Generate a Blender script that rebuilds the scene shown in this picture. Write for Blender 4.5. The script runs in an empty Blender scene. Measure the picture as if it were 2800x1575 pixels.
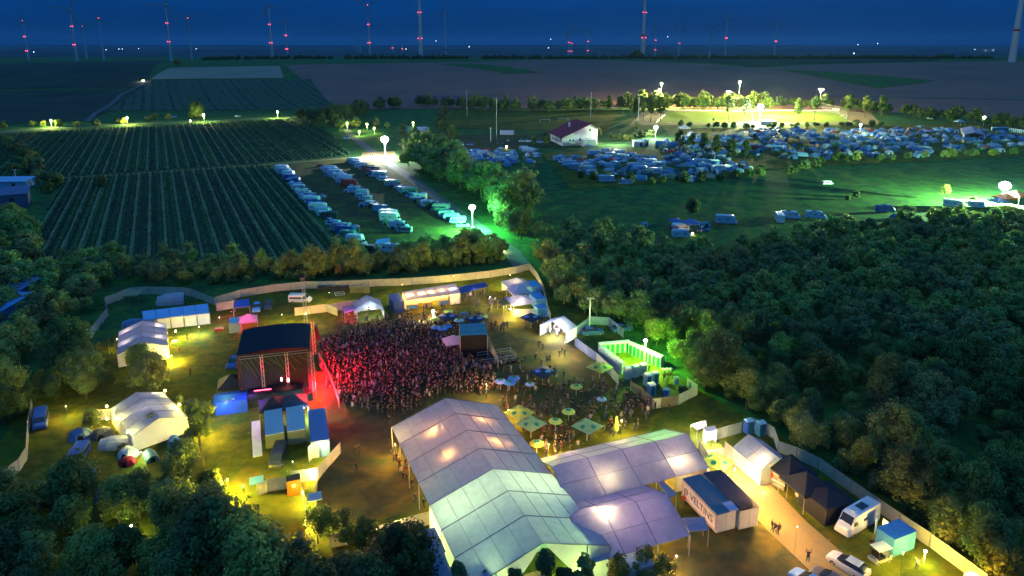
import bpy, bmesh, math, random
from mathutils import Vector, Matrix, noise
R = math.radians
sc = bpy.context.scene
random.seed(7)
# ---------------------------------------------------------------- camera
FPX, TH, HC = 1920.0, math.atan(0.234), 56.5
PPY = 122 + FPX*0.234                     # row of the principal point in the 2800 x 1575 frame
cam_d = bpy.data.cameras.new('camera'); cam = bpy.data.objects.new('camera', cam_d)
sc.collection.objects.link(cam); sc.camera = cam
cam.location = (0, 0, HC); cam.rotation_euler = (R(90)-TH, 0, 0)
cam_d.sensor_width = 36; cam_d.lens = 36*FPX/2800
cam_d.shift_y = -(787.5-PPY)/2800
cam_d.clip_start = 1; cam_d.clip_end = 60000
# ---------------------------------------------------------------- world, dusk light
w = bpy.data.worlds.new('World'); sc.world = w; w.use_nodes = True
nt = w.node_tree; nt.nodes.clear()
out = nt.nodes.new('ShaderNodeOutputWorld')
tc = nt.nodes.new('ShaderNodeTexCoord'); sep = nt.nodes.new('ShaderNodeSeparateXYZ')
nt.links.new(tc.outputs['Generated'], sep.inputs[0])
rmp = nt.nodes.new('ShaderNodeValToRGB'); nt.links.new(sep.outputs['Z'], rmp.inputs[0])
cr = rmp.color_ramp
cr.elements[0].position = 0.0; cr.elements[0].color = (0.0, 0.014, 0.062, 1)
cr.elements[1].position = 1.0; cr.elements[1].color = (0.060, 0.240, 0.580, 1)
e = cr.elements.new(0.09); e.color = (0.0, 0.038, 0.19, 1)
e = cr.elements.new(0.30); e.color = (0.020, 0.135, 0.420, 1)
wn = nt.nodes.new('ShaderNodeTexNoise'); wn.inputs['Scale'].default_value = 5; wn.inputs['Detail'].default_value = 6; wm = nt.nodes.new('ShaderNodeMapping'); wm.inputs['Scale'].default_value = (1, 1, 7)
nt.links.new(tc.outputs['Generated'], wm.inputs[0]); nt.links.new(wm.outputs[0], wn.inputs['Vector'])
wr = nt.nodes.new('ShaderNodeMapRange'); nt.links.new(wn.outputs['Fac'], wr.inputs[0]); wr.inputs[1].default_value = .3; wr.inputs[2].default_value = .7; wr.inputs[3].default_value = .86; wr.inputs[4].default_value = 1.14
wx = nt.nodes.new('ShaderNodeVectorMath'); wx.operation = 'SCALE'; nt.links.new(rmp.outputs[0], wx.inputs[0]); nt.links.new(wr.outputs[0], wx.inputs['Scale'])
bg = nt.nodes.new('ShaderNodeBackground'); nt.links.new(wx.outputs[0], bg.inputs[0]); bg.inputs[1].default_value = 1.0
sky = nt.nodes.new('ShaderNodeTexSky'); sky.sky_type = 'NISHITA'; sky.sun_disc = False
sky.sun_elevation = R(-4); sky.sun_rotation = R(200)
bg2 = nt.nodes.new('ShaderNodeBackground'); nt.links.new(sky.outputs[0], bg2.inputs[0]); bg2.inputs[1].default_value = 0.004
add = nt.nodes.new('ShaderNodeAddShader')
nt.links.new(bg.outputs[0], add.inputs[0]); nt.links.new(bg2.outputs[0], add.inputs[1]); nt.links.new(add.outputs[0], out.inputs[0])
sd = bpy.data.lights.new('sun', 'SUN'); sd.energy = 0.02; sd.angle = R(12); sd.color = (0.7, 0.8, 1)
so = bpy.data.objects.new('sun', sd); sc.collection.objects.link(so); so.rotation_euler = (R(35), 0, R(200))
sc.view_settings.view_transform = 'Standard'; sc.view_settings.look = 'None'
sc.view_settings.exposure = 0.45; sc.view_settings.gamma = 1.0
sc.cycles.max_bounces = 5; sc.cycles.diffuse_bounces = 2; sc.cycles.glossy_bounces = 2
sc.cycles.transparent_max_bounces = 6; sc.cycles.sample_clamp_indirect = 3
# ---------------------------------------------------------------- terrain and pixel -> ground
def sm(t):
    t = max(0.0, min(1.0, t)); return t*t*(3-2*t)
def terr(x, y):
    pl = 28 - 13*sm((-x-420)/650)
    z = pl*sm((y-640)/440)
    z *= 1-sm((y-1540)/1500)
    if y > 3200:
        z += (9+6*math.sin(x/1900.0+1)+4*math.sin(x/700.0))*sm((y-4500)/4500)*(1-0.5*sm((y-9500)/1500))
        z += (17+5*math.sin(x/3100.0)+3*math.sin(x/1150.0+2))*sm((y-11500)/2500)
    return z
CT, ST = math.cos(TH), math.sin(TH)
def ray(px, py):
    u = (px-1400)/FPX; v = (PPY-py)/FPX
    return u, CT+v*ST, -ST+v*CT
def P(px, py, z=0.0):
    """ground point (plus height z) seen at a pixel of the 2800-wide photograph"""
    dx, dy, dz = ray(px, py)
    t = (z-HC)/dz if dz < 0 else 1e5
    if 0 < t and t*dy < 630: return Vector((dx*t, dy*t, z))
    t = 600/dy; st = 4.0
    while t < 60000:
        if HC+dz*t < terr(dx*t, dy*t)+z: break
        t += st; st *= 1.01
    a, b = t-st*1.02, t
    for _ in range(30):
        m = (a+b)/2
        if HC+dz*m < terr(dx*m, dy*m)+z: b = m
        else: a = m
    return Vector((dx*b, dy*b, terr(dx*b, dy*b)+z))
def zat(X, Y, py):
    """height above sea level of the pixel row py on the vertical through X, Y"""
    lo, hi = -50.0, 600.0
    for _ in range(50):
        m = (lo+hi)/2
        zz = Y*CT-(m-HC)*ST; yy = Y*ST+(m-HC)*CT
        if PPY-FPX*yy/zz > py: lo = m
        else: hi = m
    return lo
SITE = R(20)                               # heading shared by most tents and trailers
# ---------------------------------------------------------------- materials
MATS = {}
def mat(name, col, rough=0.7, metal=0.0, emit=None, es=0.0, var=0.25, nscale=1.5, trans=0.0, objcol=False, bump=0.0, objrand=0.0, spec=0.3, col2=None, detail=5, world=0.0):
    if name in MATS: return MATS[name]
    m = bpy.data.materials.new(name); m.use_nodes = True; n = m.node_tree; n.nodes.clear(); L = n.links.new
    o = n.nodes.new('ShaderNodeOutputMaterial'); b = n.nodes.new('ShaderNodeBsdfPrincipled')
    b.inputs['Roughness'].default_value = rough; b.inputs['Metallic'].default_value = metal
    b.inputs['Specular IOR Level'].default_value = spec
    t = n.nodes.new('ShaderNodeTexCoord'); no = n.nodes.new('ShaderNodeTexNoise')
    no.inputs['Scale'].default_value = nscale; no.inputs['Detail'].default_value = detail; no.inputs['Roughness'].default_value = 0.65
    L(t.outputs['Object'], no.inputs['Vector'])
    mr = n.nodes.new('ShaderNodeMapRange'); mr.inputs[1].default_value = 0.3; mr.inputs[2].default_value = 0.7
    L(no.outputs['Fac'], mr.inputs[0])
    mix = n.nodes.new('ShaderNodeMix'); mix.data_type = 'RGBA'; L(mr.outputs[0], mix.inputs[0])
    c2 = col2 if col2 else tuple(c*(1-var) for c in col)
    mix.inputs[6].default_value = (*c2, 1); mix.inputs[7].default_value = (*col, 1)
    res = mix.outputs[2]
    if objcol:
        oi = n.nodes.new('ShaderNodeObjectInfo'); mm = n.nodes.new('ShaderNodeMix'); mm.data_type = 'RGBA'; mm.blend_type = 'MULTIPLY'
        mm.inputs[0].default_value = 1; L(res, mm.inputs[6]); L(oi.outputs['Color'], mm.inputs[7]); res = mm.outputs[2]
    if objrand:
        oi = n.nodes.new('ShaderNodeObjectInfo'); hs = n.nodes.new('ShaderNodeHueSaturation')
        m1 = n.nodes.new('ShaderNodeMapRange'); L(oi.outputs['Random'], m1.inputs[0]); m1.inputs[3].default_value = 1-objrand; m1.inputs[4].default_value = 1+objrand*1.3
        m2 = n.nodes.new('ShaderNodeMapRange'); L(oi.outputs['Random'], m2.inputs[0]); m2.inputs[3].default_value = 0.515; m2.inputs[4].default_value = 0.455
        L(m1.outputs[0], hs.inputs['Value']); L(m2.outputs[0], hs.inputs['Hue']); L(res, hs.inputs['Color']); res = hs.outputs[0]
    if world:
        ge = n.nodes.new('ShaderNodeNewGeometry'); n2 = n.nodes.new('ShaderNodeTexNoise'); n2.inputs['Scale'].default_value = world; n2.inputs['Detail'].default_value = 3; L(ge.outputs['Position'], n2.inputs['Vector'])
        rr = n.nodes.new('ShaderNodeValToRGB'); L(n2.outputs['Fac'], rr.inputs[0]); rr.color_ramp.elements[0].position = .34; rr.color_ramp.elements[0].color = (.85, .72, .62, 1); rr.color_ramp.elements[1].position = .66; rr.color_ramp.elements[1].color = (.5, .85, .6, 1)
        for p_, c_ in ((.45, (.42, .60, .62, 1)), (.55, (1, 1, .55, 1))): e_ = rr.color_ramp.elements.new(p_); e_.color = c_
        m3 = n.nodes.new('ShaderNodeMix'); m3.data_type = 'RGBA'; m3.blend_type = 'MULTIPLY'; m3.inputs[0].default_value = 1; L(res, m3.inputs[6]); L(rr.outputs[0], m3.inputs[7]); res = m3.outputs[2]
    L(res, b.inputs['Base Color'])
    if bump:
        bp = n.nodes.new('ShaderNodeBump'); bp.inputs['Strength'].default_value = bump; L(no.outputs['Fac'], bp.inputs['Height']); L(bp.outputs[0], b.inputs['Normal'])
    sh = b.outputs[0]
    if emit:
        b.inputs['Emission Color'].default_value = (*emit, 1); b.inputs['Emission Strength'].default_value = es
    if trans:
        tr = n.nodes.new('ShaderNodeBsdfTranslucent'); L(res, tr.inputs['Color'])
        mx = n.nodes.new('ShaderNodeMixShader'); mx.inputs[0].default_value = trans
        L(sh, mx.inputs[1]); L(tr.outputs[0], mx.inputs[2]); sh = mx.outputs[0]
    L(sh, o.inputs[0]); MATS[name] = m; return m
def rowmat(name, c1, c2, scale, ang):
    m = mat(name, c1, 0.95, nscale=0.15, var=0.35); n = m.node_tree; L = n.links.new
    b = [x for x in n.nodes if x.type == 'BSDF_PRINCIPLED'][0]; src = b.inputs['Base Color'].links[0].from_socket
    geo = n.nodes.new('ShaderNodeNewGeometry'); mp = n.nodes.new('ShaderNodeMapping'); mp.inputs['Rotation'].default_value = (0, 0, ang)
    wv = n.nodes.new('ShaderNodeTexWave'); wv.inputs['Scale'].default_value = scale; wv.inputs['Distortion'].default_value = 1.2; wv.inputs['Detail Scale'].default_value = 2
    L(geo.outputs['Position'], mp.inputs[0]); L(mp.outputs[0], wv.inputs[0])
    mx = n.nodes.new('ShaderNodeMix'); mx.data_type = 'RGBA'; L(wv.outputs['Fac'], mx.inputs[0]); L(src, mx.inputs[6]); mx.inputs[7].default_value = (*c2, 1)
    L(mx.outputs[2], b.inputs['Base Color']); return m
M_grass = mat('grass', (0.17, 0.15, 0.022), 0.95, nscale=0.8, col2=(0.07, 0.08, 0.012), detail=9, bump=0.3, spec=0.1, world=0.13)
M_dirt = mat('trodden_earth', (0.15, 0.115, 0.05), 0.95, nscale=0.5, col2=(0.075, 0.07, 0.035), detail=9, bump=0.3, spec=0.1, world=0.13)
M_gravel = mat('gravel', (0.28, 0.19, 0.07), 0.95, nscale=1.3, col2=(0.20, 0.17, 0.10), detail=10, bump=0.4, spec=0.1)
M_road = mat('asphalt', (0.11, 0.11, 0.11), 0.9, nscale=0.6, col2=(0.06, 0.065, 0.065), detail=8)
M_meadow = mat('meadow', (0.06, 0.17, 0.05), 0.95, nscale=0.25, col2=(0.03, 0.08, 0.03), detail=10, bump=0.4, spec=0.1, world=0.13)
M_stubble = mat('stubble', (0.28, 0.13, 0.10), 1.0, nscale=0.012, col2=(0.15, 0.10, 0.085), detail=8, spec=0.05)
M_pale = mat('pale_stubble', (0.34, 0.25, 0.17), 1.0, nscale=0.01, col2=(0.22, 0.20, 0.14), detail=8, spec=0.05)
M_crop = mat('crop', (0.05, 0.07, 0.05), 1.0, nscale=0.02, col2=(0.025, 0.04, 0.03), detail=8, spec=0.05)
M_far = mat('far_land', (0.09, 0.12, 0.13), 1.0, nscale=0.0016, col2=(0.035, 0.055, 0.06), detail=10, spec=0.0)
M_pitch = mat('pitch_grass', (0.22, 0.30, 0.04), 0.95, nscale=0.1, col2=(0.17, 0.24, 0.03), spec=0.1)
M_sand = mat('sand', (0.36, 0.26, 0.13), 0.95, nscale=0.2, var=0.3, spec=0.1)
M_leaf = mat('leaves', (0.24, 0.31, 0.12), 0.75, nscale=0.35, col2=(0.10, 0.135, 0.055), trans=0.25, objrand=0.5, spec=0.2, world=0.07)
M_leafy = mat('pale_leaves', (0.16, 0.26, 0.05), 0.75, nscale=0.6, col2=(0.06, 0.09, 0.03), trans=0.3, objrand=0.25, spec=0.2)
M_vine = mat('vine_leaves', (0.04, 0.13, 0.055), 0.8, nscale=0.4, col2=(0.02, 0.065, 0.03), trans=0.2, objrand=0.3, spec=0.2)
M_bark = mat('bark', (0.10, 0.085, 0.07), 0.95, nscale=3, bump=0.4)
M_pvc = mat('tent_fabric', (0.31, 0.35, 0.54), 0.55, nscale=1.1, var=0.22, trans=0.30, bump=0.3)  # white roof cloth with the dusk sky's blue put into its colour
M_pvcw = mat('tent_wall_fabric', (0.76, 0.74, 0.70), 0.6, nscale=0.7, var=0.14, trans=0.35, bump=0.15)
M_fence = mat('fence_fabric', (0.66, 0.62, 0.54), 0.75, nscale=0.6, var=0.28, trans=0.12, objcol=True, bump=0.15)
M_cloth = mat('nylon', (0.8, 0.8, 0.8), 0.6, nscale=1.5, var=0.2, trans=0.25, objcol=True)
M_board = mat('painted_panel', (0.75, 0.75, 0.75), 0.5, nscale=1.2, var=0.15, objcol=True)
M_paint = mat('car_paint', (0.85, 0.85, 0.85), 0.3, nscale=0.8, var=0.12, objcol=True, spec=0.5)
M_white = mat('white_panel', (0.72, 0.72, 0.72), 0.45, nscale=0.8, var=0.15)
M_glass = mat('dark_glass', (0.02, 0.025, 0.03), 0.12, nscale=2, spec=0.6)
M_tyre = mat('rubber', (0.025, 0.025, 0.025), 0.85, nscale=4)
M_rim = mat('rim_metal', (0.4, 0.4, 0.42), 0.4, metal=0.6, nscale=4)
M_metal = mat('aluminium', (0.45, 0.46, 0.48), 0.4, metal=0.5, nscale=3)
M_dmetal = mat('dark_metal', (0.06, 0.06, 0.065), 0.5, metal=0.4, nscale=3)
M_seam = mat('tent_seam', (0.20, 0.22, 0.30), 0.6, nscale=2)
M_black = mat('black_fabric', (0.006, 0.008, 0.014), 0.7, nscale=1, var=0.4)
M_deck = mat('stage_floor', (0.02, 0.022, 0.03), 0.5, nscale=1.2, var=0.4)
M_wood = mat('wood', (0.30, 0.17, 0.08), 0.7, nscale=2, var=0.4)
M_roofred = mat('red_roof_tiles', (0.26, 0.03, 0.05), 0.8, nscale=1.2, var=0.35, bump=0.4)
M_render = mat('white_render', (0.72, 0.70, 0.66), 0.9, nscale=0.5, var=0.1)
M_skin = mat('skin', (0.38, 0.22, 0.16), 0.6, nscale=4, var=0.1)
M_hair = mat('hair', (0.06, 0.04, 0.03), 0.8, nscale=6, objrand=0.3)
M_jeans = mat('trousers', (0.05, 0.055, 0.08), 0.85, nscale=4, objrand=0.3)
M_shirt = mat('shirt', (0.8, 0.8, 0.8), 0.85, nscale=4, objcol=True)
M_blade = mat('blade_paint', (0.22, 0.26, 0.3), 0.6, nscale=0.05)
M_tower = mat('tower_paint', (0.42, 0.46, 0.48), 0.6, nscale=0.05, var=0.1)
M_redband = mat('red_band', (0.45, 0.02, 0.03), 0.6, nscale=0.2)
M_red = mat('red_plastic', (0.5, 0.03, 0.03), 0.5, nscale=2)
M_text = mat('dark_lettering', (0.03, 0.04, 0.06), 0.6, nscale=3)
M_textw = mat('pale_lettering', (0.7, 0.68, 0.62), 0.6, nscale=3)
M_logo = mat('green_logo', (0.01, 0.22, 0.16), 0.6, nscale=2)
M_blogo = mat('blue_logo', (0.05, 0.30, 0.85), 0.6, nscale=2)
def glow(name, c, s): return mat(name, c, emit=c, es=s)
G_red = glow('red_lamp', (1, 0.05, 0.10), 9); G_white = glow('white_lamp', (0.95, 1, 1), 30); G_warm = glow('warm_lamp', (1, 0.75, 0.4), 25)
G_green = glow('greenish_lamp', (0.75, 1, 0.85), 30); G_blue = glow('blue_lamp', (0.1, 0.15, 1), 12); G_orange = glow('orange_lamp', (1, 0.45, 0.03), 25)
G_dim = glow('distant_lamp', (0.9, 0.95, 1), 9); G_dimo = glow('distant_orange_lamp', (1, 0.40, 0.10), 14)
# ---------------------------------------------------------------- mesh helpers
class MB:
    def __init__(s): s.v = []; s.f = []; s.m = []
    def add(s, vs, fs, mi=0):
        o = len(s.v); s.v += [tuple(v) for v in vs]; s.f += [tuple(i+o for i in f) for f in fs]; s.m += [mi]*len(fs)
    def box(s, cx, cy, cz, sx, sy, sz, rz=0.0, mi=0, tx=1.0, ty=1.0):
        c, q = math.cos(rz), math.sin(rz); vs = []
        for k, (a, b) in ((-1, (1, 1)), (1, (tx, ty))):
            for i, j in ((-1, -1), (1, -1), (1, 1), (-1, 1)):
                x, y = i*sx/2*a, j*sy/2*b; vs.append((cx+x*c-y*q, cy+x*q+y*c, cz+k*sz/2))
        s.add(vs, [(0, 3, 2, 1), (4, 5, 6, 7), (0, 1, 5, 4), (1, 2, 6, 5), (2, 3, 7, 6), (3, 0, 4, 7)], mi)
    def tube(s, a, b, r1, r2=None, n=6, mi=0, caps=True):
        r2 = r1 if r2 is None else r2; a, b = Vector(a), Vector(b); d = (b-a)
        if d.length < 1e-6: return
        q = d.to_track_quat('Z', 'Y'); vs = []
        for p, r in ((a, r1), (b, r2)):
            for i in range(n):
                t = 2*math.pi*i/n; vs.append(p+q@Vector((r*math.cos(t), r*math.sin(t), 0)))
        fs = [(i, (i+1) % n, n+(i+1) % n, n+i) for i in range(n)]
        if caps: fs += [tuple(range(n-1, -1, -1)), tuple(range(n, 2*n))]
        s.add(vs, fs, mi)
    def path(s, pts, r, n=5, mi=0):
        for a, b in zip(pts, pts[1:]): s.tube(a, b, r, r, n, mi)
    def quad(s, *ps, mi=0): s.add(ps, [tuple(range(len(ps)))], mi)
    def slab(s, ps, th=0.04, mi=0):
        """a thin solid plate under the polygon ps"""
        n = len(ps); nv = (Vector(ps[1])-Vector(ps[0])).cross(Vector(ps[-1])-Vector(ps[0]))
        nv = nv.normalized()*th if nv.length > 0 else Vector((0, 0, th))
        vs = [Vector(p) for p in ps]+[Vector(p)-nv for p in ps]
        s.add(vs, [tuple(range(n)), tuple(range(2*n-1, n-1, -1))]+[(i, i+n, (i+1) % n+n, (i+1) % n) for i in range(n)], mi)
    def ball(s, c, rx, ry=None, rz=None, n=8, k=5, mi=0, z0=-1.0):
        ry = rx if ry is None else ry; rz = rx if rz is None else rz; vs = []; fs = []
        a0 = math.asin(z0)
        for j in range(k+1):
            a = a0+(math.pi/2-a0)*j/k
            for i in range(n):
                t = 2*math.pi*i/n; vs.append((c[0]+rx*math.cos(a)*math.cos(t), c[1]+ry*math.cos(a)*math.sin(t), c[2]+rz*math.sin(a)))
        for j in range(k):
            for i in range(n): fs.append((j*n+i, j*n+(i+1) % n, (j+1)*n+(i+1) % n, (j+1)*n+i))
        s.add(vs, fs, mi)
    def loft(s, secs, mi=0, cap=True):
        n = len(secs[0]); vs = [p for q in secs for p in q]
        fs = [(k*n+i, k*n+(i+1) % n, (k+1)*n+(i+1) % n, (k+1)*n+i) for k in range(len(secs)-1) for i in range(n)]
        if cap: fs += [tuple(range(n-1, -1, -1)), tuple(range((len(secs)-1)*n, len(secs)*n))]
        s.add(vs, fs, mi)
    def mesh(s, name, mats, smooth=False):
        me = bpy.data.meshes.new(name); me.from_pydata(s.v, [], s.f)
        for m in (mats if isinstance(mats, (list, tuple)) else [mats]): me.materials.append(m)
        if len(me.materials) > 1: me.polygons.foreach_set('material_index', s.m)
        if smooth: me.polygons.foreach_set('use_smooth', [True]*len(me.polygons))
        me.update(); return me
    def build(s, name, mats, parent=None, col=None, smooth=False, loc=None):
        return link(name, s.mesh(name, mats, smooth), parent, col, loc)
def link(name, data, parent=None, col=None, loc=None):
    o = bpy.data.objects.new(name, data); sc.collection.objects.link(o)
    if parent: o.parent = parent
    if col: o.color = (*col, 1)
    if loc is not None: o.location = loc
    return o
def tag(o, label, cat, group=None, kind=None):
    if label: o['label'] = label
    if cat: o['category'] = cat
    if group: o['group'] = group
    if kind: o['kind'] = kind
    return o
def thing(name, label, cat, loc, rz=0.0, group=None, scale=1.0):
    o = bpy.data.objects.new(name, None); sc.collection.objects.link(o); o.empty_display_size = 0.3
    o.location = loc; o.rotation_euler = (0, 0, rz); o.scale = (scale,)*3 if not isinstance(scale, tuple) else scale
    return tag(o, label, cat, group)
KID = {}
def copy_tree(o, loc, rz, label=None, group=None, col=None, scale=None):
    r = o.copy(); sc.collection.objects.link(r); r.location = loc; r.rotation_euler = (0, 0, rz)
    if scale: r.scale = (scale,)*3 if not isinstance(scale, tuple) else scale
    if label: r['label'] = label
    if group: r['group'] = group
    if col: r.color = (*col, 1)
    def rec(src, dst):
        if src.name not in KID: KID[src.name] = list(src.children)
        KID[dst.name] = []
        for ch in KID[src.name]:
            c = ch.copy(); sc.collection.objects.link(c); c.parent = dst; KID[dst.name].append(c)
            if col: c.color = (*col, 1)
            rec(ch, c)
    rec(o, r); return r
def struct(name, mb, m): return tag(mb.build(name, m), None, None, kind='structure')
def pl(name, loc, col, W, r=0.15, parent=None, spot=None, aim=None, blend=0.5):
    l = bpy.data.lights.new(name, 'SPOT' if spot else 'POINT'); l.color = col; l.energy = W; l.shadow_soft_size = r
    if spot: l.spot_size = R(spot); l.spot_blend = blend
    o = bpy.data.objects.new(name, l); sc.collection.objects.link(o); o.location = loc
    if parent: o.parent = parent
    if aim is not None: o.rotation_euler = (Vector(aim)).to_track_quat('-Z', 'Y').to_euler()
    return o
def loc2(o, p):
    """point p (world) in the frame of thing o"""
    c, s = math.cos(o.rotation_euler[2]), math.sin(o.rotation_euler[2]); d = Vector(p)-o.location
    return Vector((d.x*c+d.y*s, -d.x*s+d.y*c, d.z))
WARM = (1, 0.66, 0.18); YEL = (1, 0.78, 0.10); WHT = (0.9, 1, 0.95); GRN = (0.55, 1, 0.55)
# ================================================================ GROUND
def grid(xs, ys, off=0.0):
    mb = MB(); n = len(xs)
    mb.add([(x, y, terr(x, y)+off) for y in ys for x in xs], [(j*n+i, j*n+i+1, (j+1)*n+i+1, (j+1)*n+i) for j in range(len(ys)-1) for i in range(n-1)])
    return mb
ys = [-20+20*i for i in range(32)]+[620+16*i for i in range(62)]
while ys[-1] < 3400: ys.append(ys[-1]+60)
xs = sorted(set([-3000, -2400, -1900]+[-1600+40*i for i in range(81)]+[1900, 2400, 3000]))
struct('ground', grid(xs, ys), M_meadow)
yf = [3350]
while yf[-1] < 16000: yf.append(yf[-1]*1.05)
yf.append(20000)
struct('distant_plain', grid([-16000+400*i for i in range(81)], yf, 0.5), M_far)
struct('distant_hills', grid([-16000+400*i for i in range(81)], [16500, 20000, 26000, 40000], 22), M_far)
OFF = [0.0]
def patch(name, c, m, off, n=10, k=24):
    """field sheet draped on the terrain between four corners (far left, far right, near right, near left)"""
    OFF[0] += .004; off += OFF[0]; A, B, C_, D_ = [P(*q) for q in c]; mb = MB(); vs = []
    for j in range(n+1):
        for i in range(k+1):
            u, v = i/k, j/n; p = (A*(1-u)+B*u)*(1-v)+(D_*(1-u)+C_*u)*v
            vs.append((p.x, p.y, terr(p.x, p.y)+off))
    mb.add(vs, [(j*(k+1)+i, (j+1)*(k+1)+i, (j+1)*(k+1)+i+1, j*(k+1)+i+1) for j in range(n) for i in range(k)])
    return struct(name, mb, m)
def strip(name, pts, wd, m, off=0.02, W=None):
    """road along ground points"""
    OFF[0] += .004; off += OFF[0]; mb = MB(); p = []
    for a, b in zip(pts, pts[1:]):
        k = max(2, int((b-a).length/8))
        p += [a+(b-a)*i/k for i in range(k)]
    p.append(pts[-1]); L = []; 
    for i, q in enumerate(p):
        d = (p[min(i+1, len(p)-1)]-p[max(i-1, 0)]); nrm = Vector((-d.y, d.x, 0)).normalized()*(wd/2)
        for s_ in (-1, 1):
            v = q+nrm*s_; L.append((v.x, v.y, terr(v.x, v.y)+off))
    mb.add(L, [(2*i, 2*i+1, 2*i+3, 2*i+2) for i in range(len(p)-1)])
    return struct(name, mb, m)
# far fields
patch('stubble_field', [(775, 179), (1240, 171), (1500, 296), (940, 300)], M_stubble, 0.35, 30)
patch('stubble_field', [(1240, 171), (1560, 162), (1760, 296), (1500, 296)], M_stubble, 0.35, 30)
patch('stubble_field', [(1560, 162), (2060, 186), (2200, 300), (1760, 296)], M_stubble, 0.35, 30)
patch('stubble_field', [(2060, 186), (2790, 166), (2900, 330), (2200, 300)], M_stubble, 0.35, 30)
patch('crop_field', [(-120, 178), (470, 166), (400, 240), (-150, 245)], M_crop, 0.35, 20)
patch('crop_field', [(1700, 157), (2600, 154), (2560, 166), (2060, 184)], M_crop, 0.6, 10)
patch('crop_field', [(1205, 177), (1290, 175), (1480, 199), (1395, 203)], M_meadow, 0.7, 8)
patch('crop_field', [(2120, 190), (2290, 199), (2560, 222), (2400, 243)], M_meadow, 0.7, 8)
patch('pale_field', [(463, 186), (764, 181), (776, 214), (410, 218)], M_pale, 0.5, 10)
patch('far_vineyard_ground', [(410, 220), (850, 217), (925, 300), (280, 305)], mat('far_vine_ground', (0.04, 0.075, 0.045), 0.95, nscale=0.05, var=.3), 0.5, 20)
patch('crop_field', [(-150, 250), (395, 243), (240, 330), (-150, 345)], M_crop, 0.35, 20)
strip('track', [P(405, 224), P(330, 262), P(262, 312), P(240, 335)], 4, M_road, 0.8)
strip('country_road', [P(-60, 372), P(60, 356), P(160, 349), P(420, 337), P(640, 328), P(860, 318)], 6, M_road, 0.05)
strip('village_road', [P(2200, 262), P(2500, 268), P(2900, 275)], 7, M_road, 0.7)
# vineyard ground and lot
RV = R(-26.5)
M_vg = mat('vineyard_soil', (0.05, 0.085, 0.04), 0.95, nscale=0.5, col2=(0.03, 0.05, 0.03), detail=8)
patch('vineyard_ground', [(160, 492), (735, 454), (985, 735), (60, 765)], M_vg, 0.03, 6)
patch('vineyard_ground', [(-60, 372), (860, 322), (960, 428), (-60, 500)], M_vg, 0.03, 6)
strip('farm_track', [P(150, 489), P(400, 473), P(700, 453), P(900, 437), P(1010, 428)], 3.4, M_gravel, 0.06)
patch('caravan_lot', [(770, 455), (1030, 425), (1330, 640), (1000, 715)], M_dirt, 0.04, 6)
strip('access_road', [P(930, 330), P(960, 370), P(1030, 425), P(1110, 478), P(1200, 545), P(1290, 610), P(1400, 690), P(1450, 760)], 5, M_road, 0.08)
patch('road_junction', [(990, 418), (1078, 414), (1092, 442), (985, 442)], M_gravel, 0.11, 4, 6)
patch('car_park', [(1180, 372), (1560, 365), (1580, 398), (1180, 420)], M_dirt, 0.04, 4)
strip('camp_lane', [P(1200, 398), P(1400, 396), P(1500, 402), P(1700, 432), P(1860, 452), P(2050, 462)], 4, M_dirt, 0.07)
# sports ground
patch('sports_ground', [(1760, 300), (2370, 298), (2410, 340), (1720, 343)], M_sand, 0.05, 4)
patch('football_pitch', [(1826, 306), (2290, 306), (2330, 336), (1790, 338)], M_pitch, 0.12, 4)
patch('training_pitch', [(1210, 300), (1700, 300), (1660, 360), (1200, 350)], M_grass, 0.05, 4)
for a, b in (((1826, 307), (2288, 307)), ((1793, 337), (2327, 335)), ((2055, 306), (2060, 336)), ((1826, 307), (1793, 337)), ((2288, 307), (2327, 335))):
    strip('pitch_line', [P(*a), P(*b)], 0.5, M_white, 0.2)
patch('camping_meadow', [(1860, 352), (2810, 335), (2850, 425), (1960, 470)], M_grass, 0.05, 4)
patch('pitch_meadow', [(1480, 420), (1960, 400), (2060, 480), (1560, 520)], M_grass, 0.04, 4)
# festival ground
patch('festival_ground', [(560, 812), (1440, 740), (1900, 1060), (100, 1010)], M_grass, 0.03, 6)
patch('festival_ground', [(100, 1010), (1900, 1060), (2900, 1640), (-200, 1640)], M_grass, 0.03, 6)
patch('arena_earth', [(840, 880), (1460, 850), (1900, 1100), (900, 1200)], M_dirt, 0.045, 6)
patch('tent_forecourt', [(900, 1205), (1085, 1180), (1190, 1400), (860, 1440)], M_dirt, 0.055, 4)
patch('yard_earth', [(1880, 1420), (2140, 1440), (2330, 1640), (1750, 1640)], M_dirt, 0.05, 4)
strip('gravel_lane', [P(1960, 1230), P(2050, 1330), P(2150, 1440), P(2260, 1540), P(2420, 1680)], 5.5, M_gravel, 0.06)
strip('gravel_lane', [P(1540, 905), P(1500, 990), P(1440, 1010)], 4.5, M_dirt, 0.06)
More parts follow.
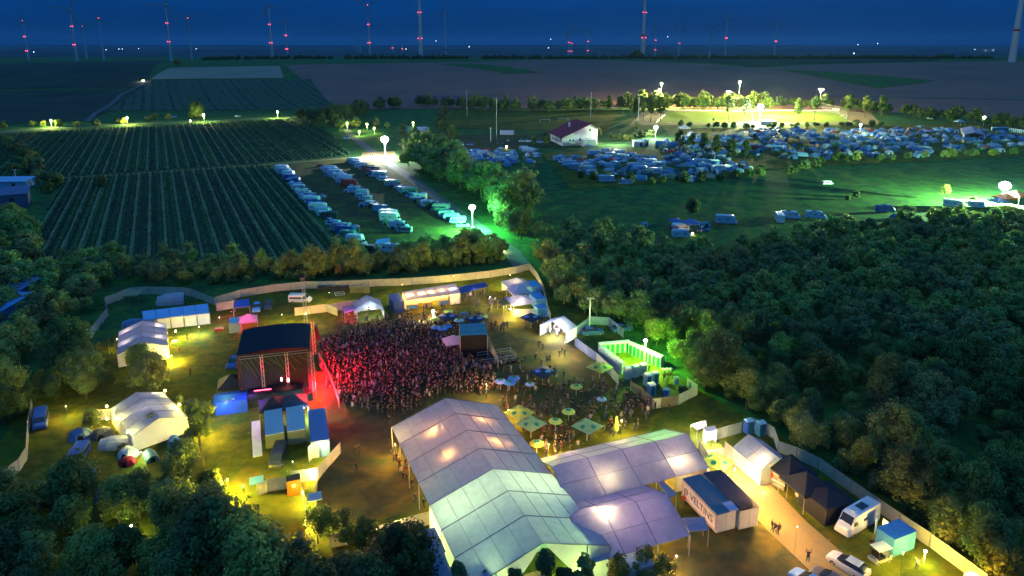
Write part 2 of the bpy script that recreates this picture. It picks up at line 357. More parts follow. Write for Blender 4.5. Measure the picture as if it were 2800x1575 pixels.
# ================================================================ VEGETATION
def crown_mesh(name, m, rx, rz, z0, nb, nl, ls, seed, core=True, shape='round', coreK=0.48):
    rnd = random.Random(seed); mb = MB(); blobs = []
    for i in range(nb):
        t = rnd.uniform(0, 2*math.pi); h = rnd.uniform(-0.8, 1.0)
        if shape == 'oval': rr = rx*0.55*math.sqrt(max(0.05, 1-h*h*0.8))*rnd.uniform(0.3, 1)
        elif shape == 'cone': rr = rx*0.6*(1-(h+0.8)/1.9)*rnd.uniform(0.4, 1)
        else: rr = rx*0.72*math.sqrt(max(0.05, 1-h*h))*rnd.uniform(0.45, 1)
        br = rx*rnd.uniform(0.20, 0.40)*(1 if shape == 'round' else 0.85)
        blobs.append((rr*math.cos(t), rr*math.sin(t), z0+rz+h*rz*0.78, br))
        if core: mb.ball((blobs[-1][0], blobs[-1][1], blobs[-1][2]), br*coreK, n=6, k=4)
    for i in range(nl):
        b = rnd.choice(blobs); d = Vector((rnd.gauss(0, 1), rnd.gauss(0, 1), rnd.gauss(0, 1)))
        if d.length < 1e-3: continue
        d.normalize(); p = Vector(b[:3])+d*b[3]*rnd.uniform(0.72, 1.12)
        if p.z < 0.25: continue
        n2 = (d+Vector((rnd.gauss(0, .5), rnd.gauss(0, .5), rnd.gauss(0, .5)+0.3))).normalized()
        q = n2.to_track_quat('Z', 'Y'); s_ = ls*rnd.uniform(0.6, 1.3); a = rnd.uniform(0, 6.28)
        u = q@Vector((math.cos(a), math.sin(a), 0))*s_; v = q@Vector((-math.sin(a), math.cos(a), 0))*s_*0.7
        mb.quad(p-u, p-v*0.8, p+u, p+v)
    return mb.mesh(name, m)
def trunk_mesh(name, h, r, seed, limbs=5, spread=1.6):
    rnd = random.Random(seed); mb = MB(); p = Vector((0, 0, 0)); r0 = r
    for i in range(4):
        q = p+Vector((rnd.uniform(-.12, .12)*h/4, rnd.uniform(-.12, .12)*h/4, h/4)); mb.tube(p, q, r0, r0*0.8, 6, caps=(i == 3)); p = q; r0 *= 0.8
        if i >= 1:
            for _ in range(limbs//2):
                t = rnd.uniform(0, 6.28); e = p+Vector((math.cos(t)*spread, math.sin(t)*spread, h*0.22)); mb.tube(p, e, r0*0.6, r0*0.2, 4)
    return mb.mesh(name, M_bark)
CROWN = {}
for k in range(6):
    CROWN['tree', k] = (crown_mesh('crown', M_leaf, 3.2+0.35*(k % 3), 2.4+0.7*(k % 3), 1.5, 36+2*k, 4200, 0.20, 100+k, shape='round' if k % 2 else 'oval'), trunk_mesh('trunk', 5.0, 0.17, 100+k))
for k in range(3):
    CROWN['bush', k] = (crown_mesh('crown', M_leaf, 2.0, 1.25, 0.1, 12, 1100, 0.22, 200+k), trunk_mesh('trunk', 2.0, 0.07, 200+k, 6, 1.0))
    CROWN['oval', k] = (crown_mesh('crown', M_leaf, 2.2, 3.3, 1.5, 18, 1500, 0.27, 300+k, shape='oval'), trunk_mesh('trunk', 5.0, 0.15, 300+k))
    CROWN['cone', k] = (crown_mesh('crown', M_leaf, 2.4, 2.7, 0.5, 18, 1400, 0.24, 400+k, shape='cone'), trunk_mesh('trunk', 5.0, 0.12, 400+k))
    CROWN['airy', k] = (crown_mesh('crown', M_leafy, 2.8, 2.6, 1.4, 15, 1300, 0.2, 500+k, core=False), trunk_mesh('trunk', 5.4, 0.12, 500+k, 7, 1.8))
NT = [0]
def tree(p, kind='tree', s=1.0, label='', group=None, name='deciduous_tree', k=None, m=None, zs=1.0):
    NT[0] += 1; k = NT[0] if k is None else k
    cm, tm = CROWN[kind, k % (6 if kind == 'tree' else 3)]
    t = thing(name, label, 'bush' if kind == 'bush' else 'tree', p, random.uniform(0, 6.28), group, (s, s, s*zs))
    link('trunk', tm, t); c = link('crown', cm, t)
    if m:
        c.data = cm.copy(); c.data.materials[0] = m
    return t
def inside(x, y, poly):
    r = False; n = len(poly)
    for i in range(n):
        x1, y1 = poly[i]; x2, y2 = poly[(i+1) % n]
        if (y1 > y) != (y2 > y) and x < (x2-x1)*(y-y1)/(y2-y1)+x1: r = not r
    return r
def scatter(pxpoly, step, jit=0.42, cull=True):
    g = [P(*q) for q in pxpoly]; g = [(v.x, v.y) for v in g]
    x0, x1 = min(v[0] for v in g), max(v[0] for v in g); y0, y1 = min(v[1] for v in g), max(v[1] for v in g)
    o = []; y = y0; r = 0
    while y < y1:
        x = x0+(step/2 if r % 2 else 0)
        while x < x1:
            a, b = x+random.uniform(-jit, jit)*step, y+random.uniform(-jit, jit)*step
            if inside(a, b, g) and (not cull or abs(a) < (b*CT+HC*ST)*0.745+6): o.append(Vector((a, b, terr(a, b))))
            x += step
        y += step*0.87; r += 1
    return o
WOOD = [
 (scatter([(1430, 640), (1640, 655), (1900, 690), (2080, 690), (2300, 640), (2480, 628), (2600, 615), (2900, 612), (3300, 1800), (2900, 1750), (2720, 1610), (2560, 1500), (2420, 1400), (2310, 1322), (2225, 1262), (2140, 1200), (2130, 1160), (2080, 1140), (2020, 1128), (1960, 1095), (1905, 1062), (1850, 1008), (1790, 962), (1730, 915), (1690, 880), (1590, 855), (1530, 830), (1510, 800), (1480, 730)], 4.7), 'leafy tree in the dark wood right of the festival ground', 'trees of the wood right of the festival ground', 0.74),
 (scatter([(1100, 462), (1165, 432), (1215, 440), (1250, 485), (1400, 540), (1450, 620), (1425, 690), (1385, 650), (1345, 590), (1262, 530), (1150, 480)], 7.5), 'tall dark tree in the copse beside the access road', 'trees of the copse beside the access road', 1.55),
 (scatter([(-60, 610), (60, 600), (170, 775), (300, 785), (560, 772), (560, 790), (340, 775), (250, 812), (235, 880), (120, 900), (105, 1000), (84, 1090), (66, 1215), (40, 1262), (-140, 1330), (-160, 1000)], 5.2), 'dark tree in the thicket outside the left fence', 'trees outside the left fence', 0.85),
 (scatter([(-160, 1375), (120, 1395), (250, 1430), (360, 1430), (430, 1385), (480, 1345), (570, 1335), (605, 1400), (650, 1530), (760, 1580), (880, 1600), (1000, 1605), (1110, 1620), (1150, 1850), (-250, 1850)], 3.9), 'dark leafy tree in the wood at the lower left', 'trees of the wood at the lower left', 0.84),
 (scatter([(130, 1010), (200, 985), (300, 1035), (440, 1035), (465, 1060), (430, 1090), (330, 1080), (250, 1110), (160, 1130), (110, 1090)], 4.3), 'dark tree between the two white gable tents on the left', 'trees between the left gable tents', 0.8),
 (scatter([(620, 745), (880, 735), (1010, 735), (1120, 700), (1250, 675), (1330, 680), (1400, 712), (1150, 744), (950, 758), (700, 768), (600, 780)], 4.4), 'bushy tree in the hedge behind the long pale fence', 'trees of the hedge behind the pale fence', 0.85),
]
WOOD += [(scatter([(150, 700), (600, 738), (600, 778), (480, 772), (340, 768), (250, 800), (170, 770)], 4.4), 'bushy dark tree between the vineyard and the fence loop', 'trees between vineyard and fence loop', 0.62)]
LAMPX = P(300, 1490)
allt = []
for pts, lab, grp, s in WOOD:
    for p in pts:
        if grp.startswith('trees of the wood at') and (p-LAMPX).length < 3.6: continue
        allt.append((p.length, p, lab, grp, s*random.choice((.7, .85, .95, 1.05, 1.15, 1.4))*random.uniform(.93, 1.07)))
allt.sort(key=lambda q: q[0])
keep, rest = allt[:232], allt[232:]
for d, p, lab, grp, s in keep: tree(p, 'tree', s, lab, grp)
mb = MB(); fr = random.Random(5)
lod = [crown_mesh('lod', M_leaf, 3.5, 2.4+.5*k, 1.2, 26, 1150, 0.34, 900+k, coreK=0.6) for k in range(3)]
lods = [([tuple(v.co) for v in q.vertices], [tuple(f.vertices) for f in q.polygons]) for q in lod]
for d, p, lab, grp, s in rest:
    vs, fs = lods[fr.randrange(3)]; a = fr.uniform(0, 6.28); c, q = math.cos(a), math.sin(a)
    mb.add([(p.x+(x*c-y*q)*s, p.y+(x*q+y*c)*s, p.z+z*s) for x, y, z in vs], fs)
    mb.tube((p.x, p.y, p.z), (p.x, p.y, p.z+4*s), 0.15, 0.08, 4)
tag(mb.build('woodland', M_leaf), 'far part of the dark woods, tree crowns merging into one mass', 'woodland', kind='stuff')
for p in scatter([(1700, 868), (1800, 940), (1900, 1050), (2010, 1112), (2120, 1150), (2225, 1250), (2420, 1385), (2560, 1490), (2720, 1590), (2760, 1570), (2560, 1440), (2240, 1200), (2060, 1085), (1900, 990), (1800, 900)], 5.0):
    tree(p, 'bush', random.uniform(.9, 1.4), 'low bush at the foot of the wood behind the right fence', 'bushes at the foot of the right wood', name='bush')
for p in scatter([(560, 752), (900, 738), (1150, 700), (1340, 690), (1400, 718), (1200, 744), (950, 764), (700, 774), (590, 788)], 3.6):
    tree(p, 'bush', random.uniform(.7, 1.05), 'low bush at the foot of the hedge behind the pale fence', 'bushes at the foot of the hedge', name='bush')
for p in scatter([(-100, 1365), (150, 1375), (280, 1400), (420, 1360), (560, 1345), (600, 1400), (500, 1500), (0, 1480)], 4.6):
    if (p-LAMPX).length > 5: tree(p, 'bush', random.uniform(.8, 1.2), 'low bush at the edge of the lower left wood', 'bushes at the edge of the lower left wood', name='bush')
# single trees
def T(px, py, kind, s, label, group=None, name='deciduous_tree', m=None, zs=1.0): return tree(P(px, py), kind, s, label, group, name, m=m, zs=zs)
T(556, 1275, 'oval', 1.3, 'big dark tree standing on the lit grass right of the lower gable tent')
T(495, 1128, 'cone', 0.55, 'small conical tree on the yellow lit grass beside the lower gable tent')
T(425, 1200, 'airy', 0.62, 'small thin tree in front of the gable end of the lower white tent')
T(264, 1192, 'airy', 0.75, 'thin tree lit yellow from behind, left of the lower gable tent')
T(130, 1090, 'airy', 0.8, 'thin tree beside the yellow lit patch on the far left')
T(335, 1240, 'bush', 0.5, 'young shrubs in front of the pale tunnel tent', name='shrub')
for i, (x, y, s) in enumerate(((1385, 625, 2.1), (1425, 655, 1.5), (1388, 592, 1.6))):
    T(x, y, 'airy', s, ['bright green tree right of the green glowing floodlight', 'green lit tree at the edge of the copse below the bright green one', 'green lit tree behind the bright green one'][i], m=M_leafy)
T(1765, 905, 'airy', 0.8, 'leafy tree glowing green behind the toilet cubicles')
T(1830, 950, 'airy', 0.9, 'green lit tree at the right edge of the toilet yard')
T(1925, 1040, 'airy', 0.9, 'yellow green lit tree beside the lower right corner of the toilet yard')
T(1700, 880, 'airy', 0.75, 'green lit tree above the back row of toilet cubicles')
T(1893, 598, 'tree', 0.95, 'dark round bush alone on the meadow above the small camp', name='bush')
T(2340, 540, 'bush', 0.9, 'small bush on the lit green meadow near the abandoned sofa', name='bush')
T(2318, 548, 'bush', 0.7, 'small dark bush on the green lit meadow', name='bush')
T(2580, 548, 'airy', 0.95, 'pale green tree at the left of the brightest floodlight')
T(2660, 556, 'bush', 0.9, 'bush behind the white caravan near the brightest floodlight', name='bush')
T(930, 762, 'airy', 0.6, 'reddish brown shrub in the hedge behind the pale fence', name='shrub', m=mat('rust_leaves', (0.30, 0.15, 0.06), 0.8, nscale=1, trans=0.2))
for i, (x, y, s) in enumerate(((1255, 1665, 0.7), (1330, 1670, 0.6), (1400, 1665, 0.65), (1490, 1662, 0.85), (1592, 1660, 0.8), (1545, 1675, 0.7))):
    T(x, y, 'oval', s, 'dark poplar like tree at the bottom edge before the big tent', 'trees before the big tent at the bottom edge')
for i, (x, y, s) in enumerate(((1690, 1610, 0.6), (1760, 1600, 0.7), (1820, 1600, 0.6))):
    T(x, y, 'airy', s, 'dark sapling before the small container at the bottom edge', 'saplings at the bottom edge')
for i in range(7): T(1110-i*40, 1560+random.uniform(-10, 25)-i*14, 'airy', 0.75, 'green lit bushy tree left of the big tent at the bottom edge', 'green lit trees left of the big tent')
# trees round the sports ground
for i, (x, y, s) in enumerate(((1666, 308, .95), (1701, 317, 1), (1722, 322, 1), (1738, 326, 1), (1759, 330, .85), (1779, 333, 1.15), (1806, 330, 1.15), (1991, 336, 1.2), (2039, 333, 1.05), (2181, 329, 1.05), (2227, 330, 1.2), (2318, 328, 1.2), (2364, 322, 1.1), (2409, 322, 1.1))):
    T(x, y, 'oval', s*2.1, 'oval tree on the near edge of the floodlit pitch', 'oval trees along the floodlit pitch')
T(1951, 334, 'airy', 0.45, 'very small round tree in front of the floodlit pitch')
for x, y, s in ((1858, 421, 1.15), (1890, 421, 1.0), (1922, 429, 1.1), (1958, 437, 1.15), (1998, 457, 1.15), (2036, 445, .95)):
    T(x, y, 'oval', s*1.45, 'dark oval tree in the row between the two camping fields', 'row of oval trees between the camping fields')
BELT = []
def line(pts, n, kind, s, label, group, wob=3, stuff=None):
    g = [P(*q) for q in pts]; L = [(b-a).length for a, b in zip(g, g[1:])]; tot = sum(L)
    for i in range(n):
        t = tot*(i+0.5)/n+random.uniform(-.3, .3)*tot/n
        for k, l in enumerate(L):
            if t <= l or k == len(L)-1: p = g[k]+(g[k+1]-g[k])*min(1, t/l); break
            t -= l
        p = p+Vector((random.uniform(-wob, wob), random.uniform(-wob, wob), 0)); p.z = terr(p.x, p.y)
        if kind == 'tree': BELT.append((p, s*random.uniform(.75, 1.25), label))
        else: tree(p, kind, s*random.uniform(0.75, 1.25), label, group, name='bush' if kind == 'bush' else 'deciduous_tree')
line([(850, 330), (905, 345), (960, 318), (1040, 300), (1130, 292), (1260, 300)], 40, 'tree', 1.5, 'dark tree in the belt round the purple roofed barn', 'trees round the barn', 9)
line([(1260, 300), (1400, 304), (1560, 306), (1680, 300)], 30, 'tree', 1.45, 'dark tree in the belt behind the training pitch', 'trees behind the training pitch', 6)
line([(1690, 301), (1850, 300), (2010, 299), (2100, 303)], 52, 'tree', 1.5, 'yellow green lit tree in the hedge behind the floodlit pitch', 'trees behind the floodlit pitch', 3)
line([(1700, 292), (2100, 292)], 12, 'tree', 1.7, 'tall dark tree behind the lit hedge of the pitch', 'tall trees behind the pitch', 5)
line([(2130, 296), (2300, 300), (2480, 320), (2700, 345), (2850, 360)], 46, 'tree', 1.35, 'dark tree in the belt right of the sports ground', 'trees right of the sports ground', 8)
line([(1560, 350), (1650, 378), (1720, 385), (1780, 372)], 16, 'bush', 1.5, 'green bush beside the white house', 'bushes beside the white house', 4)
line([(1840, 345), (2050, 352), (2300, 346), (2420, 342)], 26, 'bush', 1.3, 'bush on the bank between pitch and camping field', 'bushes on the bank below the pitch', 3)
line([(1580, 488), (1750, 500), (1950, 492), (2120, 475), (2300, 440), (2550, 430), (2780, 420)], 44, 'bush', 1.3, 'dark bush in the hedge below the camping field', 'bushes below the camping field', 4)
line([(1200, 320), (1240, 380), (1180, 400), (1100, 370)], 18, 'tree', 1.0, 'dark tree between the far car park and the white lamp', 'trees behind the white lamp', 7)
line([(905, 335), (930, 355), (990, 350), (1100, 350)], 12, 'tree', 0.9, 'small tree beside the street lamps on the access road', 'trees beside the access road lamps', 6)
line([(0, 395), (60, 420), (90, 480), (180, 520), (240, 520)], 26, 'bush', 1.7, 'dark bush at the upper left beside the pale roofed houses', 'bushes beside the left houses', 6)
line([(20, 350), (260, 345), (420, 328), (540, 322)], 14, 'bush', 1.5, 'dark bush along the country road', 'bushes along the country road', 7)
T(540, 330, 'tree', 1.7, 'large dark tree above the country road between two street lamps')
T(485, 186, 'tree', 1.9, 'broad dark tree alone on the far field left of the pale strip')
T(1040, 402, 'airy', 0.9, 'pale green tree glowing at the left of the white lamp', m=M_leafy)
T(1103, 410, 'airy', 1.0, 'pale green tree glowing at the right of the white lamp', m=M_leafy)
T(1460, 398, 'cone', 1.1, 'dark conical tree between the parked cars and the house')
T(1495, 400, 'tree', 1.0, 'dark tree at the left wall of the white house')
T(1740, 285+75, 'airy', 1.0, 'dark green tree right of the white house')
mb = MB()
for i in range(430):
    x = 560+i*5.0+random.uniform(-8, 8)
    if 905 < x < 935 or 1285 < x < 1315: continue
    p = P(x, 160.5 if x < 1700 else 158); s = random.uniform(1.2, 1.9)*(1.8 if 1720 < x < 1755 else 1)
    p = Vector((p.x*1430/p.y, 1430, 0)); p.z = terr(p.x, p.y); vs, fs = lods[i % 3]
    mb.add([(p.x+a*s, p.y+b*s, p.z-0.8+c*s*0.72) for a, b, c in vs], fs)
tag(mb.build('hedgerow', M_leaf), 'long dark hedgerow on the horizon of the far fields', 'hedgerow', kind='stuff')
for lab in dict.fromkeys(b[2] for b in BELT):
    mb = MB()
    for p, s, l in BELT:
        if l != lab: continue
        vs, fs = lods[random.randrange(3)]; a = random.uniform(0, 6.28); c, q = math.cos(a), math.sin(a)
        mb.add([(p.x+(x*c-y*q)*s, p.y+(x*q+y*c)*s, p.z+z*s) for x, y, z in vs], fs); mb.tube((p.x, p.y, p.z), (p.x, p.y, p.z+4*s), 0.2, 0.08, 4)
    tag(mb.build('tree_belt', M_leaf), lab.replace('tree in', 'trees merging in').replace('dark trees', 'dark trees'), 'tree belt', kind='stuff')
# vine rows
def vine_block(c, dens, label, group, ls, pitch=4.4, rr_=1.0):
    g = [P(*q) for q in c]; d = Vector((math.sin(RV), math.cos(RV), 0)); n = Vector((d.y, -d.x, 0)); lanes = MB()
    s0 = min(v.dot(n) for v in g); s1 = max(v.dot(n) for v in g); k = 0
    def cut(s):
        ts = []
        for i in range(len(g)):
            a, b = g[i], g[(i+1) % len(g)]; da, db = a.dot(n)-s, b.dot(n)-s
            if da*db < 0: ts.append((a+(b-a)*(da/(da-db))).dot(d))
        return (min(ts), max(ts)) if len(ts) >= 2 and max(ts)-min(ts) > 6 else None
    s = s0+pitch/2
    while s < s1 and k < 150:
        for ds in ((-.95, .95) if pitch < 6 else (0,)):
            t = cut(s+ds)
            if not t: continue
            t0, t1 = t[0]+random.uniform(0, 2), t[1]-random.uniform(0, 2); mb = MB(); o = n*(s+ds)+d*t0; o.z = terr(o.x, o.y)
            def at(u): q = d*u; q.z = terr(o.x+q.x, o.y+q.y)-o.z; return q
            st_ = 5.0 if pitch < 6 else 14.0
            for j in range(int((t1-t0)/st_)+1):
                a = at(j*st_); b = at(max(j*st_+.5, min(t1-t0, j*st_+st_*random.uniform(.8, 1.0)))); z0 = random.uniform(.6, .85); mb.tube((a.x, a.y, a.z+z0), (b.x, b.y, b.z+z0), 0.42*rr_, 0.45*rr_, 5)
            for j in range(int((t1-t0)*dens)):
                q = at(random.uniform(0, t1-t0))+n*random.gauss(0, 0.30*rr_); z = random.uniform(0.2, 1.65); a = random.uniform(0, 6.28)
                u = Vector((math.cos(a), math.sin(a), random.uniform(-.6, .6)))*ls; v = Vector((-math.sin(a)*.6, math.cos(a)*.6, random.uniform(-.5, 1)))*ls
                q.z += z; mb.quad(q-u, q-v, q+u, q+v)
            ob = mb.build('vine_row', M_vine, loc=o); tag(ob, label, 'vine row', group); k += 1
        t = cut(s+pitch/2)
        if t and pitch < 6:
            m_ = max(2, int((t[1]-t[0])/6)); L_ = []
            for i in range(m_+1):
                w_ = .5+random.uniform(-.25, .2); q = n*(s+pitch/2)+d*(t[0]+(t[1]-t[0])*i/m_); L_ += [(q-n*w_)+Vector((0, 0, .30)), (q+n*w_)+Vector((0, 0, .30))]
            lanes.add(L_, [(2*i, 2*i+1, 2*i+3, 2*i+2) for i in range(m_)])
        s += pitch
    if lanes.v: struct('vineyard_lanes', lanes, mat('lane_soil', (0.24, 0.24, 0.11), 0.95, nscale=0.25, col2=(0.07, 0.12, 0.055), detail=8))
vine_block([(160, 492), (735, 454), (985, 735), (60, 765)], 7, 'row of vines in the block below the farm track', 'vine rows below the farm track', 0.26)
vine_block([(-60, 372), (860, 322), (960, 428), (-60, 500)], 3.5, 'row of vines in the block between road and farm track', 'vine rows above the farm track', 0.38)
vine_block([(412, 221), (848, 219), (922, 299), (284, 304)], .8, 'row of vines in the far block above the country road', 'vine rows of the far block', .75, 8.5, 2.0)
# ================================================================ FENCES
CREAM = (1, 0.96, 0.86)
def fence(label, pts, h=2.0, top=True, name='construction_fence', step=3.45, col=CREAM, cat='fence', mat_=None, group=None, bend=True):
    """screened fence along pixels of its top edge"""
    g = [P(x, y, h if top else 0) for x, y in pts]; g = [Vector((v.x, v.y, 0)) for v in g]
    t = thing(name, label, cat, g[0], 0, group); o = g[0]; q = []
    for a, b in zip(g, g[1:]):
        k = max(1, round((b-a).length/step)); q += [a+(b-a)*i/k for i in range(k)]
    q.append(g[-1]); pm = MB()
    for i, (a, b) in enumerate(zip(q, q[1:])):
        mb = MB(); a, b = a-o, b-o; d = (b-a).normalized(); a2, b2 = a+d*0.05, b-d*0.05; nv = Vector((-d.y, d.x, 0)); n = 5; r0 = []; 
        for j in range(n+1):
            u = j/n; p = a2+(b2-a2)*u; w1 = random.uniform(-.03, .03)
            r0.append([(p.x+nv.x*w, p.y+nv.y*w, z) for w, z in ((0, h-random.uniform(.0, .05)), (w1, h*0.5), (w1*1.5, 0.08+random.uniform(0, .05)))])
        for j in range(n):
            for s_ in range(2): mb.quad(r0[j][s_], r0[j][s_+1], r0[j+1][s_+1], r0[j+1][s_])
        sh = random.uniform(0.82, 1.0); mb.build('panel', mat_ or M_fence, t, tuple(c*sh for c in col))
    for p in q:
        p = p-o; pm = MB(); pm.tube((p.x, p.y, 0.1), (p.x, p.y, h+0.04), 0.03, n=5); pm.box(p.x, p.y, 0.07, 0.24, 0.6, 0.14); pm.build('post', M_metal, t)
    return t
fence('long pale fence behind the bar tents, curving up to its far right corner', [(584, 813), (656, 792), (749, 777), (837, 769), (950, 767), (1007, 764), (1091, 761), (1200, 754), (1260, 748), (1340, 740), (1415, 728), (1447, 719)])
fence('pale fence loop round the tunnel tent at the upper left', [(131, 935), (138, 919), (171, 911), (247, 897), (293, 839), (285, 813), (356, 786), (403, 783), (492, 785), (519, 788), (584, 813)])
fence('bluish inner fence behind the blue canopy and small cars', [(590, 829), (650, 819)])
fence('pale fence with a lamp behind the stage roof', [(805, 841), (893, 831), (922, 842)])
fence('violet tinted fence joining the white gable tent', [(897, 832), (978, 819)], col=(0.85, 0.8, 1))  # blue violet of the unlit stretch put into the panel colour
fence('fence falling along the blue containers at the far right corner', [(1447, 719), (1470, 746), (1486, 780), (1500, 838), (1506, 856)])
fence('violet tinted fence in front of the food tent', [(1404, 846), (1500, 842)], col=(0.8, 0.82, 1))
fence('dim fence curving behind the entrance tent', [(1572, 896), (1615, 865), (1666, 867), (1688, 886), (1705, 898)], col=(0.6, 0.75, 1))
fence('fence with a blue banner along the upper side of the toilet yard', [(1572, 921), (1603, 944), (1632, 964)], col=(0.25, 0.35, 1))
fence('violet fence behind the left row of toilet cubicles', [(1632, 964), (1666, 998), (1692, 1026)], col=(0.75, 0.75, 1))
fence('dark graffiti covered fence on the left of the toilet yard', [(1725, 1040), (1757, 1063), (1784, 1086)], col=(0.30, 0.26, 0.28))
fence('pale fence on the lower side of the toilet yard', [(1786, 1090), (1808, 1087)])
fence('dark banner fence with scribbles on the lower side of the toilet yard', [(1808, 1087), (1856, 1079)], col=(0.30, 0.25, 0.18))
fence('yellow green lit fence at the right corner of the toilet yard', [(1856, 1079), (1908, 1052), (1879, 1031)])
fence('bright pale fence between the small lit canopies and the blue toilet cabin', [(1954, 1174), (1992, 1163), (2029, 1153)])
fence('dim fence running along the wood on the right side', [(2058, 1142), (2090, 1152), (2118, 1169), (2130, 1205), (2180, 1222), (2240, 1250), (2330, 1312), (2400, 1360), (2463, 1402), (2547, 1458), (2640, 1525), (2700, 1570)])
fence('short fence between the yellow square parasol and the big pale tents', [(1912, 1196), (1940, 1246)])
fence('warm lit fence left of the big tent near the bottom', [(900, 1462), (950, 1450), (1050, 1433), (1112, 1414), (1183, 1395)])
fence('pale fence beside the orange crate near the bottom', [(704, 1322), (730, 1311), (777, 1303), (797, 1298)])
fence('yellow lit fence panel behind the orange crate', [(797, 1287), (864, 1280)])
fence('outer fence rising from the lit gate to the container with open doors', [(862, 1346), (866, 1281), (890, 1252), (930, 1208)])
fence('bright fence on the left of the lit gate corridor', [(812, 1300), (822, 1322), (833, 1365), (834, 1420)])
fence('curved fence at the left edge of the picture', [(84, 1080), (82, 1107), (74, 1158), (70, 1222), (49, 1255), (14, 1281), (-20, 1315)])
fence('yellow lit fence behind the lower gable tent', [(230, 1121), (262, 1119), (300, 1118)])
fence('banner wall behind the mixing tower', [(1337, 919), (1350, 950), (1363, 980)], h=2.4)
# crowd barrier at the stage
g = [P(872, 978), P(890, 1010), P(905, 1045), P(925, 1100), P(928, 1120)]
mb = MB()
for a, b in zip(g, g[1:]):
    n = max(1, int((b-a).length/1.1))
    for i in range(n+1):
        p = a+(b-a)*i/n; mb.tube((p.x, p.y, 0), (p.x, p.y, 1.15), 0.03, n=4)
    for z in (0.2, 0.5, 0.8, 1.15): mb.tube((a.x, a.y, z), (b.x, b.y, z), 0.03, n=4)
    mb.slab([(a.x, a.y, 0.9), (b.x, b.y, 0.9), (b.x, b.y, 1.15), (a.x, a.y, 1.15)], 0.02)
tag(mb.build('crowd_barrier', M_metal), 'metal barrier curving along the front of the crowd before the stage', 'barrier')
# ================================================================ TENTS
def gtent(label, A, B, w, he, hr, bays, walls='', ends='', arch=0, cat='tent', posts=True, purl=2, name='marquee', shift=0.0, col=None, M1=None, M2=None, group=None, sag=0.03, door=False):
    """gable tent with its ridge over ground points A -> B; walls 'L','R' along the sides, ends 'A','B'"""
    A, B = Vector((A[0], A[1], 0)), Vector((B[0], B[1], 0)); d = B-A; Ln = d.length; rz = math.atan2(d.y, d.x)
    M1 = M1 or M_pvc; M2 = M2 or M_pvcw
    t = thing(name, label, cat, A, rz, group)       # local: x along the ridge, y to the left (+) / right (-)
    prof = [(w/2, he), (w/4, he+(hr-he)*(0.5+0.10*arch)), (0, hr), (-w/4, he+(hr-he)*(0.5+0.10*arch)), (-w/2, he)]
    for i in range(bays):
        x0, x1 = Ln*i/bays, Ln*(i+1)/bays; mb = MB(); nx = 4
        for (y0, z0), (y1, z1) in zip(prof, prof[1:]):
            for a in range(nx):
                for b in range(2):
                    q = []
                    for u, v in ((a/nx, b/2), ((a+1)/nx, b/2), ((a+1)/nx, (b+1)/2), (a/nx, (b+1)/2)):
                        sg = sag*math.sin(math.pi*u)*(1 if b or v else 1); q.append((x0+(x1-x0)*u, y0+(y1-y0)*v, z0+(z1-z0)*v-sg))
                    mb.quad(*q)
        mb.build('roof_panel', M1, t, col, smooth=False)
    for i in range(bays+1):
        fr = MB(); fr.path([(Ln*i/bays, y, z+0.03) for y, z in prof], 0.05, 5); fr.build('roof_rib', M_seam, t)
    pu = MB()
    ys_ = [0.0]+([w/4, -w/4] if purl > 1 else [])+([w/8*3, -w/8*3, w/8, -w/8] if purl > 3 else [])
    for y in ys_+[w/2, -w/2]:
        for (y0, z0), (y1, z1) in zip(prof, prof[1:]):
            if min(y0, y1) <= y <= max(y0, y1): z = z0+(z1-z0)*(y-y0)/(y1-y0); break
        for i in range(bays): pu.tube((Ln*i/bays, y, z+0.0), (Ln*(i+1)/bays, y, z+0.0), 0.028, n=4)
    pu.build('purlin', M_seam, t)
    if posts:
        for i in range(bays+1):
            for s_ in (-1, 1):
                mb = MB(); mb.tube((Ln*i/bays, s_*w/2, 0), (Ln*i/bays, s_*w/2, he), 0.06, n=5); mb.build('leg', M_metal, t)
    for s_, k in ((1, 'L'), (-1, 'R')):
        if k in walls:
            for i in range(bays):
                x0, x1 = Ln*i/bays+.06, Ln*(i+1)/bays-.06; mb = MB(); n = 8
                for j in range(n):
                    a, b = x0+(x1-x0)*j/n, x0+(x1-x0)*(j+1)/n; o1, o2 = 0.03*math.sin(j*2.1), 0.03*math.sin((j+1)*2.1)
                    mb.quad((a, s_*w/2, he-.05), (b, s_*w/2, he-.05), (b, s_*(w/2+o2), 0.05), (a, s_*(w/2+o1), 0.05))
                mb.build('side_wall', M2, t, col)
    for x, k in ((0.0, 'A'), (Ln, 'B')):
        if k in ends:
            mb = MB(); n = 6; sg = -1 if k == 'A' else 1
            for j in range(n):
                y0, y1 = -w/2+w*j/n, -w/2+w*(j+1)/n
                def zt(y):
                    for (a0, z0), (a1, z1) in zip(prof, prof[1:]):
                        if a1 <= y <= a0: return z0+(z1-z0)*(y-a0)/(a1-a0)
                    return he
                zb = 0.05
                if door and k == 'B' and 2 <= j <= 3: zb = 2.9
                mb.quad((x+sg*.02, y0, zt(y0)-.04), (x+sg*.02, y1, zt(y1)-.04), (x+sg*.02, y1, zb), (x+sg*.02, y0, zb))
            mb.build('gable_wall', M2, t, col)
    return t
def interp(a, b, u): return a+(b-a)*u
